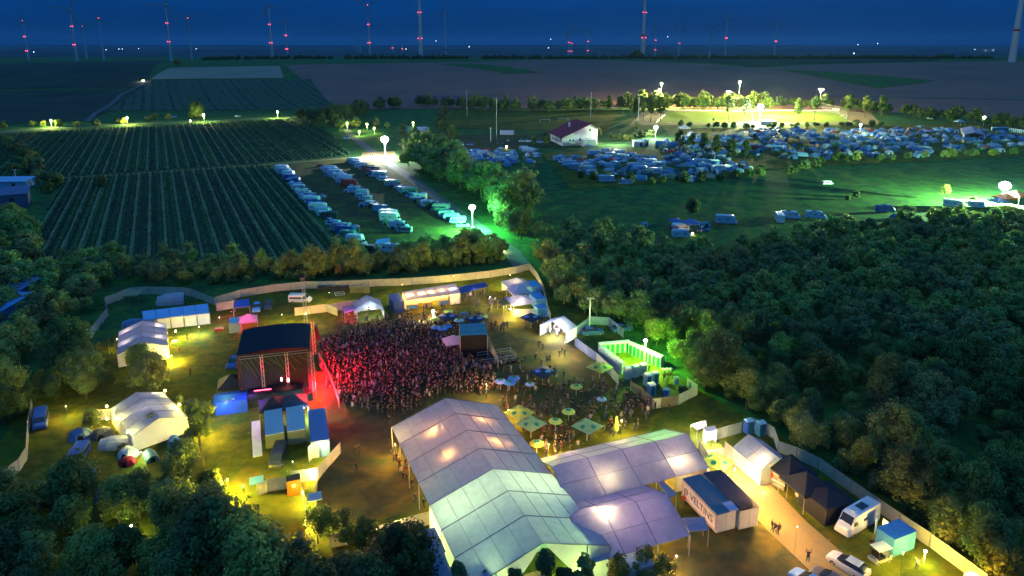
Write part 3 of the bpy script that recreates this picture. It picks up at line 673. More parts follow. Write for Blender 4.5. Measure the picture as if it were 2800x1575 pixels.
# --- the big marquee
A = P(1218, 1089, 6.7); B = P(1485, 1485, 6.7)
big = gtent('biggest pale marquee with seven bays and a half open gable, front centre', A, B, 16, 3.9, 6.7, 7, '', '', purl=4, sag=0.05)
for c in [c for c in big.children if c.name.startswith('roof_panel')][:0]: pass
Lb = (Vector((B.x, B.y, 0))-Vector((A.x, A.y, 0))).length
mb = MB()
for i in range(4, 7):
    x0, x1 = Lb*i/7+.05, Lb*(i+1)/7-.05
    for k in range(2):
        for j in range(5):
            a, b = x0+(x1-x0)*j/5, x0+(x1-x0)*(j+1)/5; mb = MB()
m2 = [MB(), MB(), MB(), MB(), MB(), MB()]; q = 0
for s_ in (1, -1):
    for i in range(4, 7):
        x0, x1 = Lb*i/7+.05, Lb*(i+1)/7-.05
        for j in range(6):
            a, b = x0+(x1-x0)*j/6, x0+(x1-x0)*(j+1)/6
            m2[q].quad((a, s_*8.0, 3.85), (b, s_*8.0, 3.85), (b, s_*(8.0+.05*math.sin(j+1)), .05), (a, s_*(8.0+.05*math.sin(j)), .05))
        m2[q].build('side_wall', M_pvcw, big); q += 1
mb = MB(); mb.quad((Lb*4/7, -7.9, .05), (Lb*4/7, 7.9, .05), (Lb*4/7, 7.9, 3.9), (Lb*4/7, 0, 6.5), (Lb*4/7, -7.9, 3.9)); mb.build('partition_wall', M_pvcw, big)
for s_ in (1, -1):                                      # gable curtains drawn aside
    mb = MB(); n = 8
    for j in range(n):
        y0, y1 = s_*(8-7.7*j/n), s_*(8-7.7*(j+1)/n); zt = lambda y: 6.7-(6.7-3.9)*abs(y)/8-.06
        def low(y):
            k = (abs(y)-.3)/7.7; return 0.05 if k > .62 else 0.05+(6.4-0.05)*(1-k/.62)**1.0
        f = lambda y: Lb+.03+.06*math.sin(y*3)
        mb.quad((Lb+.03, y0, zt(y0)), (Lb+.03, y1, zt(y1)), (f(y1), y1, min(zt(y1)-.02, low(y1))), (f(y0), y0, min(zt(y0)-.02, low(y0))))
    mb.build('gable_curtain', M_pvcw, big)
for y in (-5.2, 5.2):
    mb = MB(); mb.tube((Lb, y, 0), (Lb, y, 4.8), .08, n=6); mb.build('gable_post', M_seam, big)
BA, BB = Vector((A.x, A.y, 0)), Vector((B.x, B.y, 0))
def inbig(u, y, z):
    d = (BB-BA).normalized(); n = Vector((-d.y, d.x, 0)); p = BA+(BB-BA)*u+n*y; return (p.x, p.y, z)
rb = math.atan2((BB-BA).y, (BB-BA).x)
# furniture glimpsed inside the open gable and along the open sides
def bar_counter(p, rz, L, label, col=(0.9, 0.9, 0.9), group=None, h=1.1, d=0.7):
    t = thing('bar_counter', label, 'counter', p, rz, group)
    mb = MB(); mb.box(0, 0, h/2-.03, L, d*.8, h-.06); mb.build('front', M_board, t, col)
    mb = MB(); mb.box(0, 0, h+.0, L+.1, d, .05); mb.build('top', M_wood, t); return t
bar_counter(inbig(.93, -1, 0), rb+R(90), 6, 'white counter just inside the half open gable of the biggest tent')
bar_counter(inbig(.80, 2, 0), rb+R(90), 7, 'pale counter farther inside the half open gable', (0.5, 0.8, 0.8))
# --- two joined marquees on the right
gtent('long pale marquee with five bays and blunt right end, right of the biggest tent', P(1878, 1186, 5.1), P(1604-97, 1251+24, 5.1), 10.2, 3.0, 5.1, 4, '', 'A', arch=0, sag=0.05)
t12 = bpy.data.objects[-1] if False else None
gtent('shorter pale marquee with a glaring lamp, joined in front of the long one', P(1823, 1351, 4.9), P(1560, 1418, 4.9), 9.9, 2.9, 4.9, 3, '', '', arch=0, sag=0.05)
f1 = P(1847, 1291, 0); f2 = P(1936, 1270, 0)
fence('pale cloth wall under the right half of the long marquee', [(1847+3, 1296), (1936, 1274)], h=2.9, step=5)
# --- left tents
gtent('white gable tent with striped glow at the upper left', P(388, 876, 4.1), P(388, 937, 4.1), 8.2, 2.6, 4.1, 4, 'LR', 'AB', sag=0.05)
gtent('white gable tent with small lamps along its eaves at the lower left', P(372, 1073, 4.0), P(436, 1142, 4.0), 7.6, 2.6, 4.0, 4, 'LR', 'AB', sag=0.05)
gtent('cream merchandise tent with a bright lamp on its left wall', P(2047, 1188, 3.9), P(2126, 1249, 3.9), 5.0, 2.4, 3.9, 2, 'LR', 'B')
gtent('open lit entrance tent with people going in, right of the arena', P(1542, 868, 3.6)+Vector((0, 0, 0)), P(1512, 884, 3.6), 6.2, 2.5, 3.9, 1, 'LR', '', posts=True)
gtent('small white gable tent glowing inside, between pink canopy and bar tent', P(1003, 807, 3.7), P(1012, 836, 3.7), 5.6, 2.3, 3.7, 2, 'LR', 'A')
# --- lean-to tents: front eave a->b and back edge, quads given in pixels
def lean(label, px, zf, zb, bays, name='bar_tent', wallf=(), back=True, sides='', m=None, col=None, cat='tent', posts=True, group=None, mw=None):
    """px: back left, back right, front right, front left at heights zb, zf"""
    q = [P(*px[0], zb), P(*px[1], zb), P(*px[2], zf), P(*px[3], zf)]; o = Vector((q[3].x, q[3].y, 0)); d = q[2]-q[3]; rz = math.atan2(d.y, d.x)
    t = thing(name, label, cat, o, rz, group); L = [loc2(t, p) for p in q]; W = (L[2]-L[3]).length
    for i in range(bays):
        mb = MB(); k = 4
        for j in range(k):
            u0, u1 = (i+j/k)/bays, (i+(j+1)/k)/bays; s0, s1 = 0.06*math.sin(math.pi*j/k), 0.06*math.sin(math.pi*(j+1)/k)
            a, b, c, e = interp(L[0], L[1], u0), interp(L[0], L[1], u1), interp(L[3], L[2], u1), interp(L[3], L[2], u0)
            m1, m2_ = (b+c)/2-Vector((0, 0, s1+.05)), (a+e)/2-Vector((0, 0, s0+.05)); mb.quad(e, c, m1, m2_); mb.quad(m2_, m1, b, a)
        mb.build('roof_panel', m or M_pvc, t, col)
    mb = MB()
    for i in range(bays+1):
        a, b = interp(L[0], L[1], i/bays), interp(L[3], L[2], i/bays); mb.tube(a+Vector((0, 0, .03)), b+Vector((0, 0, .03)), .045, n=4)
    mb.tube(L[3], L[2], .05, n=4); mb.tube(L[0], L[1], .05, n=4); mb.build('roof_frame', M_seam, t)
    if posts:
        for i in range(bays+1):
            for p in (interp(L[3], L[2], i/bays), interp(L[0], L[1], i/bays)):
                mb = MB(); mb.tube((p.x, p.y, 0), p, .045, n=5); mb.build('post', M_metal, t)
    if back:
        mb = MB(); a, b = L[0], L[1]; mb.quad((a.x, a.y, .05), (b.x, b.y, .05), b-Vector((0, 0, .05)), a-Vector((0, 0, .05))); mb.build('back_wall', mw or M_pvcw, t, col)
    for s_ in sides:
        a, b = (L[0], L[3]) if s_ == 'L' else (L[1], L[2]); mb = MB(); mb.quad((a.x, a.y, .05), (b.x, b.y, .05), b-Vector((0, 0, .05)), a-Vector((0, 0, .05))); mb.build('side_wall', mw or M_pvcw, t, col)
    for i in wallf:
        a, b = interp(L[3], L[2], i/bays+.01), interp(L[3], L[2], (i+1)/bays-.01); mb = MB(); mb.quad((a.x, a.y, .05), (b.x, b.y, .05), b-Vector((0, 0, .05)), a-Vector((0, 0, .05))); mb.build('front_wall', mw or M_pvcw, t, col)
    return t
lean('long bar tent with orange glow and open serving bays', [(1100, 798), (1245, 775), (1258, 801), (1111, 821)], 2.6, 3.4, 5, sides='LR', wallf=(4,))
for k in range(3):
    u = (k+.35)/5; p = interp(P(1111, 821, 2.6), P(1258, 801, 2.6), (0.6, 2.0, 3.5)[k]/5); p.z = 0; p += Vector((-.3, .9, 0))
    bar_counter(p, SITE, 2.2, ['counter with a blue front in the left bay of the orange bar tent', 'wide counter in the middle of the orange bar tent', 'counter with a blue front before shelves in the orange bar tent'][k], [(0.2, 0.5, 0.9), (0.9, 0.6, 0.3), (0.2, 0.5, 0.9)][k])
lean('long white tent with a flat blue roof at the upper left', [(388, 851), (568, 830), (573, 856), (392, 876)], 2.5, 2.7, 5, name='flat_roof_tent', wallf=(0, 1, 2, 3, 4), sides='LR', cat='tent', m=mat('blue_roof_sheet', (0.30, 0.50, 0.80), 0.6, nscale=0.7, var=0.15), mw=M_pvcw)
lean('dark blue open canopy with a clothes stall beneath', [(1254, 785), (1324, 771), (1337, 783), (1260, 803)], 2.5, 2.9, 2, name='stall_canopy', back=False, m=mat('navy_canopy', (0.02, 0.07, 0.28), 0.6, nscale=1, trans=0.1), cat='canopy')
lean('violet lit canopy left of the small glowing gable tent', [(934, 839), (967, 835), (977, 846), (942, 857)], 2.3, 2.5, 1, name='small_canopy', back=False, cat='canopy')
lean('olive canopy glowing below beside the food tent', [(1361, 820), (1385, 817), (1397, 832), (1376, 836)], 2.3, 2.4, 1, name='small_canopy', back=False, cat='canopy', m=mat('olive_canopy', (0.28, 0.26, 0.05), 0.7, trans=0.2))
lean('yellow white lit canopy at the top of the lower right fence', [(1889, 1161), (1930, 1149), (1932, 1164), (1906, 1178)], 2.3, 2.6, 1, name='small_canopy', back=False, cat='canopy', wallf=())
lean('white lit box canopy beside the short bright fence', [(1924, 1170), (1954, 1164), (1960, 1176), (1933, 1184)], 2.2, 2.4, 1, name='small_canopy', back=True, sides='LR', cat='canopy')
lean('blue and white patterned small canopy at the right corner of the shorter marquee', [(1866, 1417), (1926, 1414), (1938, 1450), (1884, 1453)], 2.4, 2.7, 1, name='small_canopy', back=False, cat='canopy')
lean('pale blue canopy strip between the two joined marquees and the beer trailer', [(1795, 1318), (1812, 1312), (1850, 1350), (1832, 1362)], 2.5, 2.7, 1, name='small_canopy', back=False, cat='canopy')
lean('blue canopy above small cars behind the stage', [(640, 822), (680, 817), (683, 838), (638, 842)], 2.6, 2.7, 1, name='small_canopy', back=False, cat='canopy', m=mat('blue_canopy', (0.08, 0.16, 0.6), 0.6, trans=0.15))
# --- pagoda tents (square, pyramidal roof)
def pagoda(label, px, w, he, hr, rz=SITE, m=None, walls='', name='pagoda_tent', cat='tent', logo=False, col=None, group=None, base=None, valance=True, mw=None):
    c = Vector(base) if base is not None else P(*px, he); c = Vector((c.x, c.y, 0)); t = thing(name, label, cat, c, rz, group)
    mb = MB(); n = 4; k = 5; rings = []
    for i in range(k+1):
        u = i/k; hw = w/2*(1-u)*(1-.10*math.sin(math.pi*u)) ; z = he+(hr-he)*u
        rings.append([(sx*max(hw, .02), sy*max(hw, .02), z) for sx, sy in ((-1, -1), (1, -1), (1, 1), (-1, 1))])
    for a, b in zip(rings, rings[1:]):
        for j in range(4): mb.quad(a[j], a[(j+1) % 4], b[(j+1) % 4], b[j])
    if valance:
        for j in range(4):
            a, b = rings[0][j], rings[0][(j+1) % 4]; mb.quad((a[0], a[1], he-.25), (b[0], b[1], he-.25), b, a)
    mb.build('roof', m or M_pvc, t, col)
    for sx, sy in ((-1, -1), (1, -1), (1, 1), (-1, 1)):
        mb = MB(); mb.tube((sx*(w/2-.06), sy*(w/2-.06), 0), (sx*(w/2-.06), sy*(w/2-.06), he), .035, n=5); mb.build('leg', M_metal, t)
    W = {'F': ((-1, -1), (1, -1)), 'R': ((1, -1), (1, 1)), 'B': ((1, 1), (-1, 1)), 'L': ((-1, 1), (-1, -1))}
    for s_ in walls:
        (a, b), (c_, d) = W[s_]; q = w/2-.03; mb = MB(); mb.quad((a*q, b*q, .05), (c_*q, d*q, .05), (c_*q, d*q, he-.27), (a*q, b*q, he-.27)); mb.build('side_wall', mw or M_pvcw, t, col)
    if logo:
        for j in range(4):
            a0 = math.pi/2*j; mb = MB(); u = .36; hw = w/2*(1-u); z = he+(hr-he)*u; sl = math.atan2(hr-he, w/2); cs, sn = math.cos(a0), math.sin(a0); pts = []
            for i in range(10):
                t_ = 2*math.pi*i/10; lx = .11*w*math.cos(t_); ly = .11*w*math.sin(t_); x, y = lx, -hw-ly*math.cos(sl)*-1*-1; zz = z-ly*math.sin(sl)*1*1+.05
                y = -(hw+ly*math.cos(sl)); pts.append((x*cs-y*sn, x*sn+y*cs, zz+.03))
            mb.quad(*pts); mb.build('emblem', M_logo, t)
    return t
M_yg = mat('lime_canvas', (0.42, 0.52, 0.10), 0.7, nscale=2, var=0.15, trans=0.2)
M_gy = mat('green_canvas', (0.25, 0.45, 0.22), 0.7, nscale=2, var=0.15, trans=0.2)
M_navy = mat('dark_blue_canvas', (0.010, 0.025, 0.07), 0.7, nscale=2, var=0.2, trans=0.1)
M_blk = mat('black_tent_fabric', (0.018, 0.018, 0.03), 0.6, nscale=0.8, var=0.4)
M_lil = mat('lilac_tent_fabric', (0.55, 0.50, 0.66), 0.6, nscale=0.5, var=0.12, trans=0.2)
pagoda('violet pagoda tent at the far right corner, the farther of two', (1412, 775), 5.5, 2.5, 3.9, m=M_lil, walls='B')
pagoda('violet pagoda tent in front of the farther one beside the food tent', (1418, 793), 4.5, 2.5, 3.6, m=M_lil)
pagoda('white food tent glowing warm in the food corner', (1422, 820), 5.2, 2.5, 3.7, walls='')
pagoda('pale pagoda beside the mixing tower', (1238, 931), 3.4, 2.4, 3.5, m=M_lil)
pagoda('pink lit pagoda behind the stage near the blue canopy', (678, 872), 3.6, 2.3, 3.4)
pagoda('dark pagoda at the back of the stage with a pale gable', (633, 1045), 4.2, 2.5, 4.0, m=M_blk)
pagoda('black pagoda with red lit side behind the stage deck, left of two', (745, 1105), 4.0, 2.6, 4.0, m=M_blk)
pagoda('dark blue pagoda behind the stage deck, right of two', (805, 1098), 4.0, 2.6, 4.0, m=M_navy)
pagoda('black pagoda with folded front, nearest of the merchandise tents', (2204, 1320), 4.6, 2.6, 4.2, m=M_blk)
pagoda('dark merchandise tent with a lit banner side', (2160, 1278), 4.8, 2.6, 4.0, m=M_blk, walls='RB', mw=M_blk)
pagoda('black boxed tent with rows of pale lettering beside the white camper van', (2262, 1352), 4.6, 2.5, 3.4, m=M_blk, walls='FRBL', mw=M_blk)
# banners with lettering on the merchandise tents
def text(body, size, m, parent, loc, rot, ext=0.0, name='lettering', align='CENTER'):
    c = bpy.data.curves.new(name, 'FONT'); c.body = body; c.size = size; c.align_x = align; c.align_y = 'CENTER'; c.extrude = 0.004; c.offset = ext
    o = bpy.data.objects.new(name, c); sc.collection.objects.link(o); dg = bpy.context.evaluated_depsgraph_get(); me = bpy.data.meshes.new_from_object(o.evaluated_get(dg))
    bpy.data.objects.remove(o); me.materials.clear(); me.materials.append(m); r = link(name, me, parent); r.location = loc; r.rotation_euler = rot; return r
def banner(label, px, z0, z1, col, marks, name='banner'):
    a, b = P(*px[0], 0), P(*px[1], 0); d = b-a; t = thing(name, label, 'banner', a, math.atan2(d.y, d.x)); L = d.length
    mb = MB(); mb.box(L/2, 0, (z0+z1)/2, L, .04, z1-z0); mb.build('cloth', M_board, t, col)
    for i, (x, z, w_, h_, m) in enumerate(marks):
        mb = MB(); rnd = random.Random(i*7+1)
        if m in (M_red,):
            mb.ball((x*L, -.03, z0+(z1-z0)*z), w_/2, .02, h_/2, n=10, k=4)
        else:
            xx = 0
            while xx < w_:
                ww = rnd.uniform(.06, .16); mb.box(x*L-w_/2+xx+ww/2, -.035, z0+(z1-z0)*z+rnd.uniform(-.02, .02), ww, .02, h_*rnd.uniform(.7, 1)); xx += ww+rnd.uniform(.02, .07)
        mb.build('printed_mark', m, t)
    return t
fence('cream cloth wall continuing the merchandise tent to the upper left', [(1983, 1206), (2012, 1230)], h=2.4, step=5)
banner('grey banner with a red emblem on the side of the dark merchandise tent', [(2100, 1322), (2143, 1346)], .1, 2.4, (0.36, 0.30, 0.20), [(.2, .62, .5, .7, M_red), (.55, .8, 1.4, .16, M_textw), (.6, .38, 1.8, .3, M_textw), (.6, .18, 1.2, .12, M_textw)])
banner('black banner with a red emblem and three pale lines below the nearest black pagoda', [(2182, 1372), (2236, 1408)], .1, 2.3, (0.10, 0.08, 0.07), [(.12, .7, .5, .6, M_red), (.5, .85, 1.5, .1, M_textw), (.45, .6, 1.6, .12, M_textw), (.4, .25, 2.0, .22, M_textw)])
banner('dark cloth wall with faint pale rows of lettering above the white camper van', [(2240, 1405), (2305, 1380)], .1, 2.3, (0.05, 0.05, 0.07), [(.5, .85, 3.2, .1, M_blogo), (.5, .62, 3.4, .1, M_blogo), (.5, .4, 3.2, .1, M_textw), (.5, .2, 2.6, .08, M_textw)])
# ================================================================ PARASOLS
def square_parasol(px, label, m, logo=True, w=3.4, rz=None):
    t = pagoda(label, px, w, 2.5, 3.25, SITE+R(25) if rz is None else rz, m, name='square_parasol', cat='parasol', logo=logo, valance=False)
    for c in list(t.children):
        if c.name.startswith('leg'): bpy.data.objects.remove(c)
    mb = MB(); mb.tube((0, 0, 0), (0, 0, 3.2), .05, n=6); mb.build('pole', M_white, t); mb = MB(); mb.box(0, 0, .06, .9, .9, .12); mb.build('foot', M_metal, t); return t
for px, lab, m in (((1420, 1128), 'lime square parasol touching the biggest tent, left of a pair', M_yg), ((1452, 1158), 'lime green square parasol with round emblems, right of a pair', M_gy), ((1606, 1165), 'green square parasol with round emblems near the long marquee', M_gy), ((1640, 1004), 'bright lime square parasol beside the toilet cubicles', M_yg), ((1962, 1262), 'bright yellow square parasol at the end of the long marquee', M_yg)):
    square_parasol(px, lab, m)
for px, lab in (((1300, 872), 'dark square parasol with two blue discs behind the mixing tower'), ((1452, 868), 'dark square parasol with two blue discs left of the entrance tent'), ((1484, 1017), 'dark square parasol with two blue discs in the middle of the arena'), ((1225, 866), 'dark square parasol among the small blue ones at the back of the crowd')):
    t = square_parasol(px, lab, M_navy, False, 3.7)
    for s_ in (-1, 1):
        a = -t.rotation_euler[2]; mb = MB(); x, y = math.cos(a)*.85*s_, math.sin(a)*.85*s_
        x += math.sin(a)*.6; y -= math.cos(a)*.6
        mb.ball((x, y, 2.93), .55, .48, .10, n=10, k=3, z0=0); mb.build('blue_disc', M_blogo, t)
mbc, mbp, mbf = MB(), MB(), MB(); n = 8
rg = [[(r*math.cos(6.2832*i/n), r*math.sin(6.2832*i/n), z) for i in range(n)] for r, z in ((1.4, 2.2), (.9, 2.5), (.35, 2.72), (.02, 2.8))]
mbc.loft(rg, cap=False); rp = thing('round_parasol', 'x', 'parasol', (0, 0, 0)); mbc.build('canopy', mat('parasol_canvas', (0.9, 0.9, 0.9), 0.7, nscale=3, var=0.15, trans=0.2, objcol=True), rp)
mbp.tube((0, 0, 0), (0, 0, 2.8), .03, n=5); mbp.build('pole', M_white, rp); mbf.box(0, 0, .05, .5, .5, .1); mbf.build('foot', M_metal, rp)
mbd = MB(); mbd.loft([[(r*math.cos(6.2832*i/n), r*math.sin(6.2832*i/n), z+.03) for i in range(n)] for r, z in ((.62, 2.62), (.3, 2.75), (.02, 2.81))], cap=False); mbd.build('emblem', M_logo, rp)
GR, BL, LG = (0.45, 0.62, 0.15), (0.10, 0.32, 0.9), (0.2, 0.5, 0.25)
first = True
for (x, y), c, lab in (((1576, 1046), GR, 'round green parasol below the bright lime square one'), ((1555, 1113), GR, 'round green parasol, upper of two close together in the beer garden'), ((1519, 1139), GR, 'round green parasol, lower of two close together in the beer garden'), ((1468, 1199), (0.6, 0.65, 0.1), 'round yellow green parasol beside the edge of the biggest tent'),
    ((1189, 864), GR, 'round green parasol below the food lamp at the back of the crowd'), ((1213, 857), BL, 'blue round parasol right of the food lamp'), ((1233, 853), BL, 'dim blue round parasol left of the green one at the bar'), ((1255, 866), (0.3, 0.6, 1), 'brightest blue round parasol at the back of the crowd'), ((1269, 849), (0.03, 0.1, 0.3), 'dark blue round parasol before the clothes stall'), ((1226, 842), GR, 'round green parasol in front of the bar tent'), ((1321, 856), GR, 'round green parasol left of the food stalls'), ((1303, 889), GR, 'green round parasol just behind the mixing tower roof'), ((1191, 885), BL, 'blue round parasol, leftmost of three at the back of the crowd'), ((1209, 889), BL, 'blue round parasol, middle of three at the back of the crowd'), ((1223, 882), BL, 'blue round parasol, rightmost of three at the back of the crowd'), ((1369, 1031), (0.35, 0.4, 0.95), 'violet blue round parasol, leftmost of three in front of the mixing tower'), ((1394, 1035), BL, 'blue round parasol, middle of three in front of the mixing tower'), ((1405, 1023), BL, 'blue round parasol, rightmost of three in front of the mixing tower'), ((1449, 1033), (0.4, 0.5, 0.9), 'small pale blue round parasol beside the two disc parasol'), ((1646, 1073), (0.5, 0.55, 0.9), 'small pale parasol standing alone before the toilet yard')):
    p = P(x, y, 2.5); p.z = 0; s = 0.6 if 'small' in lab else 0.78
    if first:
        rp.location = p; rp.scale = (s, s, s); rp['label'] = lab; rp['group'] = 'round parasols in the arena'; first = False
        for c_ in rp.children: c_.color = (*c, 1)
        bpy.context.view_layer.update()
    else: copy_tree(rp, p, random.uniform(0, 6), lab, 'round parasols in the arena', c, s)
mb = MB(); mb.loft([[(r*math.cos(6.2832*i/8), r*math.sin(6.2832*i/8), z) for i in range(8)] for r, z in ((.2, .7), (.42, 1.1), (.36, 1.6), (.2, 2.4), (.08, 3.2))]); t = thing('closed_parasol', 'closed lime parasol tied up before the long marquee', 'parasol', P(1684, 1192)); mb.build('folded_canopy', mat('lime_cloth', (0.5, 0.7, 0.05), 0.7, nscale=2), t)
mb = MB(); mb.tube((0, 0, 0), (0, 0, .8), .04); mb.build('pole', M_white, t)
# ================================================================ STAGE
q = [P(*p, 8.6) for p in [(655, 900), (841, 886), (855, 951), (658, 972)]]
c = sum(q, Vector())/4; c.z = 0; rz = R(15)
st = thing('concert_stage', 'black roofed concert stage with its front to the crowd, red light spilling out', 'stage', c, rz)
X, Y, ZR = 5.6, 5.4, 8.6                              # half sizes; +x is the front, -y the near side
mb = MB(); n = 8
for i in range(n):
    x0, x1 = -X+2*X*i/n, -X+2*X*(i+1)/n; z0, z1 = ZR+.45*math.sin(math.pi*i/n), ZR+.45*math.sin(math.pi*(i+1)/n)
    mb.quad((x0, -Y, z0), (x1, -Y, z1), (x1, Y, z1), (x0, Y, z0))
mb.build('roof', mat('stage_roof_sheet', (0.006, 0.010, 0.022), 0.85, nscale=0.6, var=0.3), st)
mb = MB()
for s_ in (-1, 1):
    mb.quad((-X, s_*Y, ZR), (X, s_*Y, ZR), (X, s_*Y, ZR-.7), (-X, s_*Y, ZR-.7)); mb.quad((s_*X, -Y, ZR), (s_*X, Y, ZR), (s_*X, Y, ZR-.7), (s_*X, -Y, ZR-.7))
mb.build('roof_valance', M_black, st)
def truss(a, b, name, parent, w=.38, mm=None):
    a, b = Vector(a), Vector(b); mb = MB(); d = (b-a); q = d.to_track_quat('Z', 'Y'); cs = [q@Vector((i*w/2, j*w/2, 0)) for i, j in ((-1, -1), (1, -1), (1, 1), (-1, 1))]
    for k in cs: mb.tube(a+k, b+k, .03, n=4)
    m = max(2, int(d.length/.8))
    for i in range(m):
        p, r = a+d*i/m, a+d*(i+1)/m
        for k in range(4): mb.tube(p+cs[k], r+cs[(k+1) % 4], .018, n=3)
    return mb.build(name, mm or M_metal, parent)
for x, y in ((-X+.3, -Y-.1), (-1.9, -Y-.1), (1.9, -Y-.1), (X-.3, -Y-.1), (-X+.3, Y), (X-.3, Y)): truss((x, y, 0), (x, y, ZR-.2), 'tower', st, mm=M_dmetal if abs(x) > 3 else None)
for y in (-Y+.2, 0, Y-.2): truss((-X+.2, y, ZR-.5), (X-.2, y, ZR-.5), 'roof_truss', st)
mb = MB(); mb.box(.2, 0, .75, 2*X-.4, 2*Y+3.4, 1.5); mb.build('deck', M_deck, st)
mb = MB(); mb.quad((-X, -Y, 1.5), (-X, Y, 1.5), (-X, Y, ZR-.3), (-X, -Y, ZR-.3)); mb.build('back_curtain', M_black, st)
mb = MB(); mb.quad((-X, Y, 1.5), (X-1, Y, 1.5), (X-1, Y, ZR-.3), (-X, Y, ZR-.3)); mb.build('side_curtain', M_black, st)
mb = MB()
for i in range(14):                                    # scrim of the near side, drooping
    a = -X+.4+i*.75; mb.tube((a, -Y, ZR-.7), (a+1.6, -Y+.2, ZR-3.2-1.2*math.sin(i)), .03, n=3)
mb.build('rigging_cables', mat('green_cable', (.10, .14, .03), .6), st)
mb = MB()
for i in range(10):
    x0, x1 = -X+.5+(2*X-1)*i/10, -X+.5+(2*X-1)*(i+1)/10; f = lambda x: -Y+.25+.12*math.sin(x*5)
    mb.quad((x0, f(x0), 1.6), (x1, f(x1), 1.6), (x1, f(x1), ZR-.7), (x0, f(x0), ZR-.7))
mb.build('near_scrim', M_black, st)
mb = MB(); mb.box(0, -Y-1.1, 2.1, 8.5, 2.1, 1.2); mb.build('monitor_wing', M_black, st)
for i in range(5):
    mb = MB(); mb.box(X-.5, -4+2*i, ZR-.9, .35, .3, .45); b_ = mb.build('stage_lamp', G_red, st)
for i in range(2):
    mb = MB(); mb.ball((1.9-i*1.0, -Y+.05-i*.3, 3.4+i*.4), .13, .13, .34, n=8, k=6); mb.build('spot_lamp', glow('pink_lamp', (1, .25, .2), 20), st)
mb = MB(); mb.box(-2.0, -Y-1.1, 2.75, 2.6, .12, .1); mb.build('red_strip', G_red, st)
c1 = Matrix.Rotation(rz, 3, 'Z')
def sp(x, y, z): return c+c1@Vector((x, y, z))
for y in (-6.5, -4.6, -2.6, 0, 2.2): pl('stage_red_light', sp(X+1.1, y, 2.3), (1, 0.015, 0.03), 4500 if y < 0 else 1500, .3)
for y, e in ((-4, 9000), (-1, 7000), (3, 3500)): pl('stage_beam', sp(X-.3, y, ZR-1.4), (1, 0.03, 0.07), e*.6, .3, spot=62, aim=c1@Vector((1, .02*y, -.42)))
pl('stage_yellow_glow', sp(-7.5, -Y-2.0, 3.5), (1, .8, .1), 160, .2); pl('stage_inside_green', sp(1.5, 1, 6), (0.3, 1, .2), 60, .2)
pl('stage_pink', sp(1.9, -Y-.4, 3.6), (1, .15, .15), 60, .15); pl('stage_violet', sp(-3.8, -Y-2.6, 3.0), (.35, .1, 1), 260, .2)
pl('stage_blue', sp(-7.6, -Y-3.4, 2.0), (.08, .12, 1), 420, .2)
# line arrays and towers at the front corners
for y, lab in ((-Y-1.0, 'black hanging line of loudspeakers at the near front corner of the stage'), (Y+.9, 'black hanging line of loudspeakers at the far front corner of the stage')):
    t = thing('line_array', lab, 'loudspeakers', sp(X+.3, y, 0), rz); truss((0, 0, 0), (0, 0, 8.4), 'tower', t, .45)
    for k in range(6):
        mb = MB(); mb.box(.55+.05*k*k*.3, 0, 7.4-.42*k, .6, 1.1, .38); mb.build('speaker_cabinet', M_black, t)
t = thing('crane_boom', 'thin dark mast standing behind the far corner of the stage roof', 'mast', P(838, 905)); truss((0, 0, 0), (0, 0, 11.5), 'mast', t, .5)
mb = MB(); mb.box(0, 0, 11.7, 1.0, .8, .5); mb.build('head', M_black, t)
# mixing tower
q = [P(*p, 4.6) for p in [(1256, 891), (1321, 893), (1335, 914), (1264, 914)]]
c2 = sum(q, Vector())/4; c2.z = 0; ft = thing('mixing_tower', 'black boxed mixing tower with a shiny teal roof in the crowd', 'tower', c2, R(6))
mb = MB(); n = 6
for i in range(n):
    y0, y1 = -2.2+4.4*i/n, -2.2+4.4*(i+1)/n; z = lambda y: 4.6+.10*math.sin(y*3)+.1*(y+2)
    mb.quad((-2.5, y0, z(y0)), (2.5, y0, z(y0)), (2.5, y1, z(y1)), (-2.5, y1, z(y1)))
mb.build('roof', mat('wet_teal_sheet', (0.05, 0.22, 0.24), 0.18, nscale=1.0, spec=0.8), ft)
for a, b, n_ in (((-2.5, -2.2), (2.5, -2.2), 'front_screen'), ((2.5, -2.2), (2.5, 2.2), 'side_screen'), ((-2.5, 2.2), (2.5, 2.2), 'back_screen')):
    mb = MB(); mb.slab([(*a, .1), (*b, .1), (*b, 4.45), (*a, 4.45)], .05); mb.build(n_, M_black, ft)
for x in (-2.5, 2.5):
    for y in (-2.2, 2.2): mb = MB(); mb.tube((x, y, 0), (x, y, 4.6), .07); mb.build('post', M_metal, ft)
mb = MB(); mb.box(0, -4.4, .35, 6.5, 3.4, .7)
t = thing('scaffold_platform', 'low platform with railings in front of the mixing tower', 'platform', c2+Vector((3.0, 0, 0)), SITE); mb.build('deck', M_deck, t)
mb = MB()
for x in (-3.2, -1, 1.2, 3.2):
    for y in (-6, -2.8): mb.tube((x, y, .7), (x, y, 1.8), .03, n=4)
for z in (1.25, 1.8):
    for a, b in (((-3.2, -6), (3.2, -6)), ((3.2, -6), (3.2, -2.8)), ((-3.2, -2.8), (3.2, -2.8))): mb.tube((*a, z), (*b, z), .03, n=4)
mb.build('railing', M_metal, t)
t = thing('red_lamp_box', 'red and white lamps glaring at the left foot of the mixing tower', 'lamp', P(1268, 951)); mb = MB(); mb.ball((0, 0, 1.5), .22); mb.build('red_lamp', G_red, t); mb = MB(); mb.ball((.9, -.6, 1.0), .25); mb.build('white_lamp', G_white, t); mb = MB(); mb.tube((0, 0, 0), (0, 0, 1.4), .05); mb.tube((.9, -.6, 0), (.9, -.6, .9), .05); mb.build('stand', M_dmetal, t)
pl('red_lamp_light', P(1268, 951)+Vector((0, -.4, 1.9)), (1, .05, .1), 220, .1)
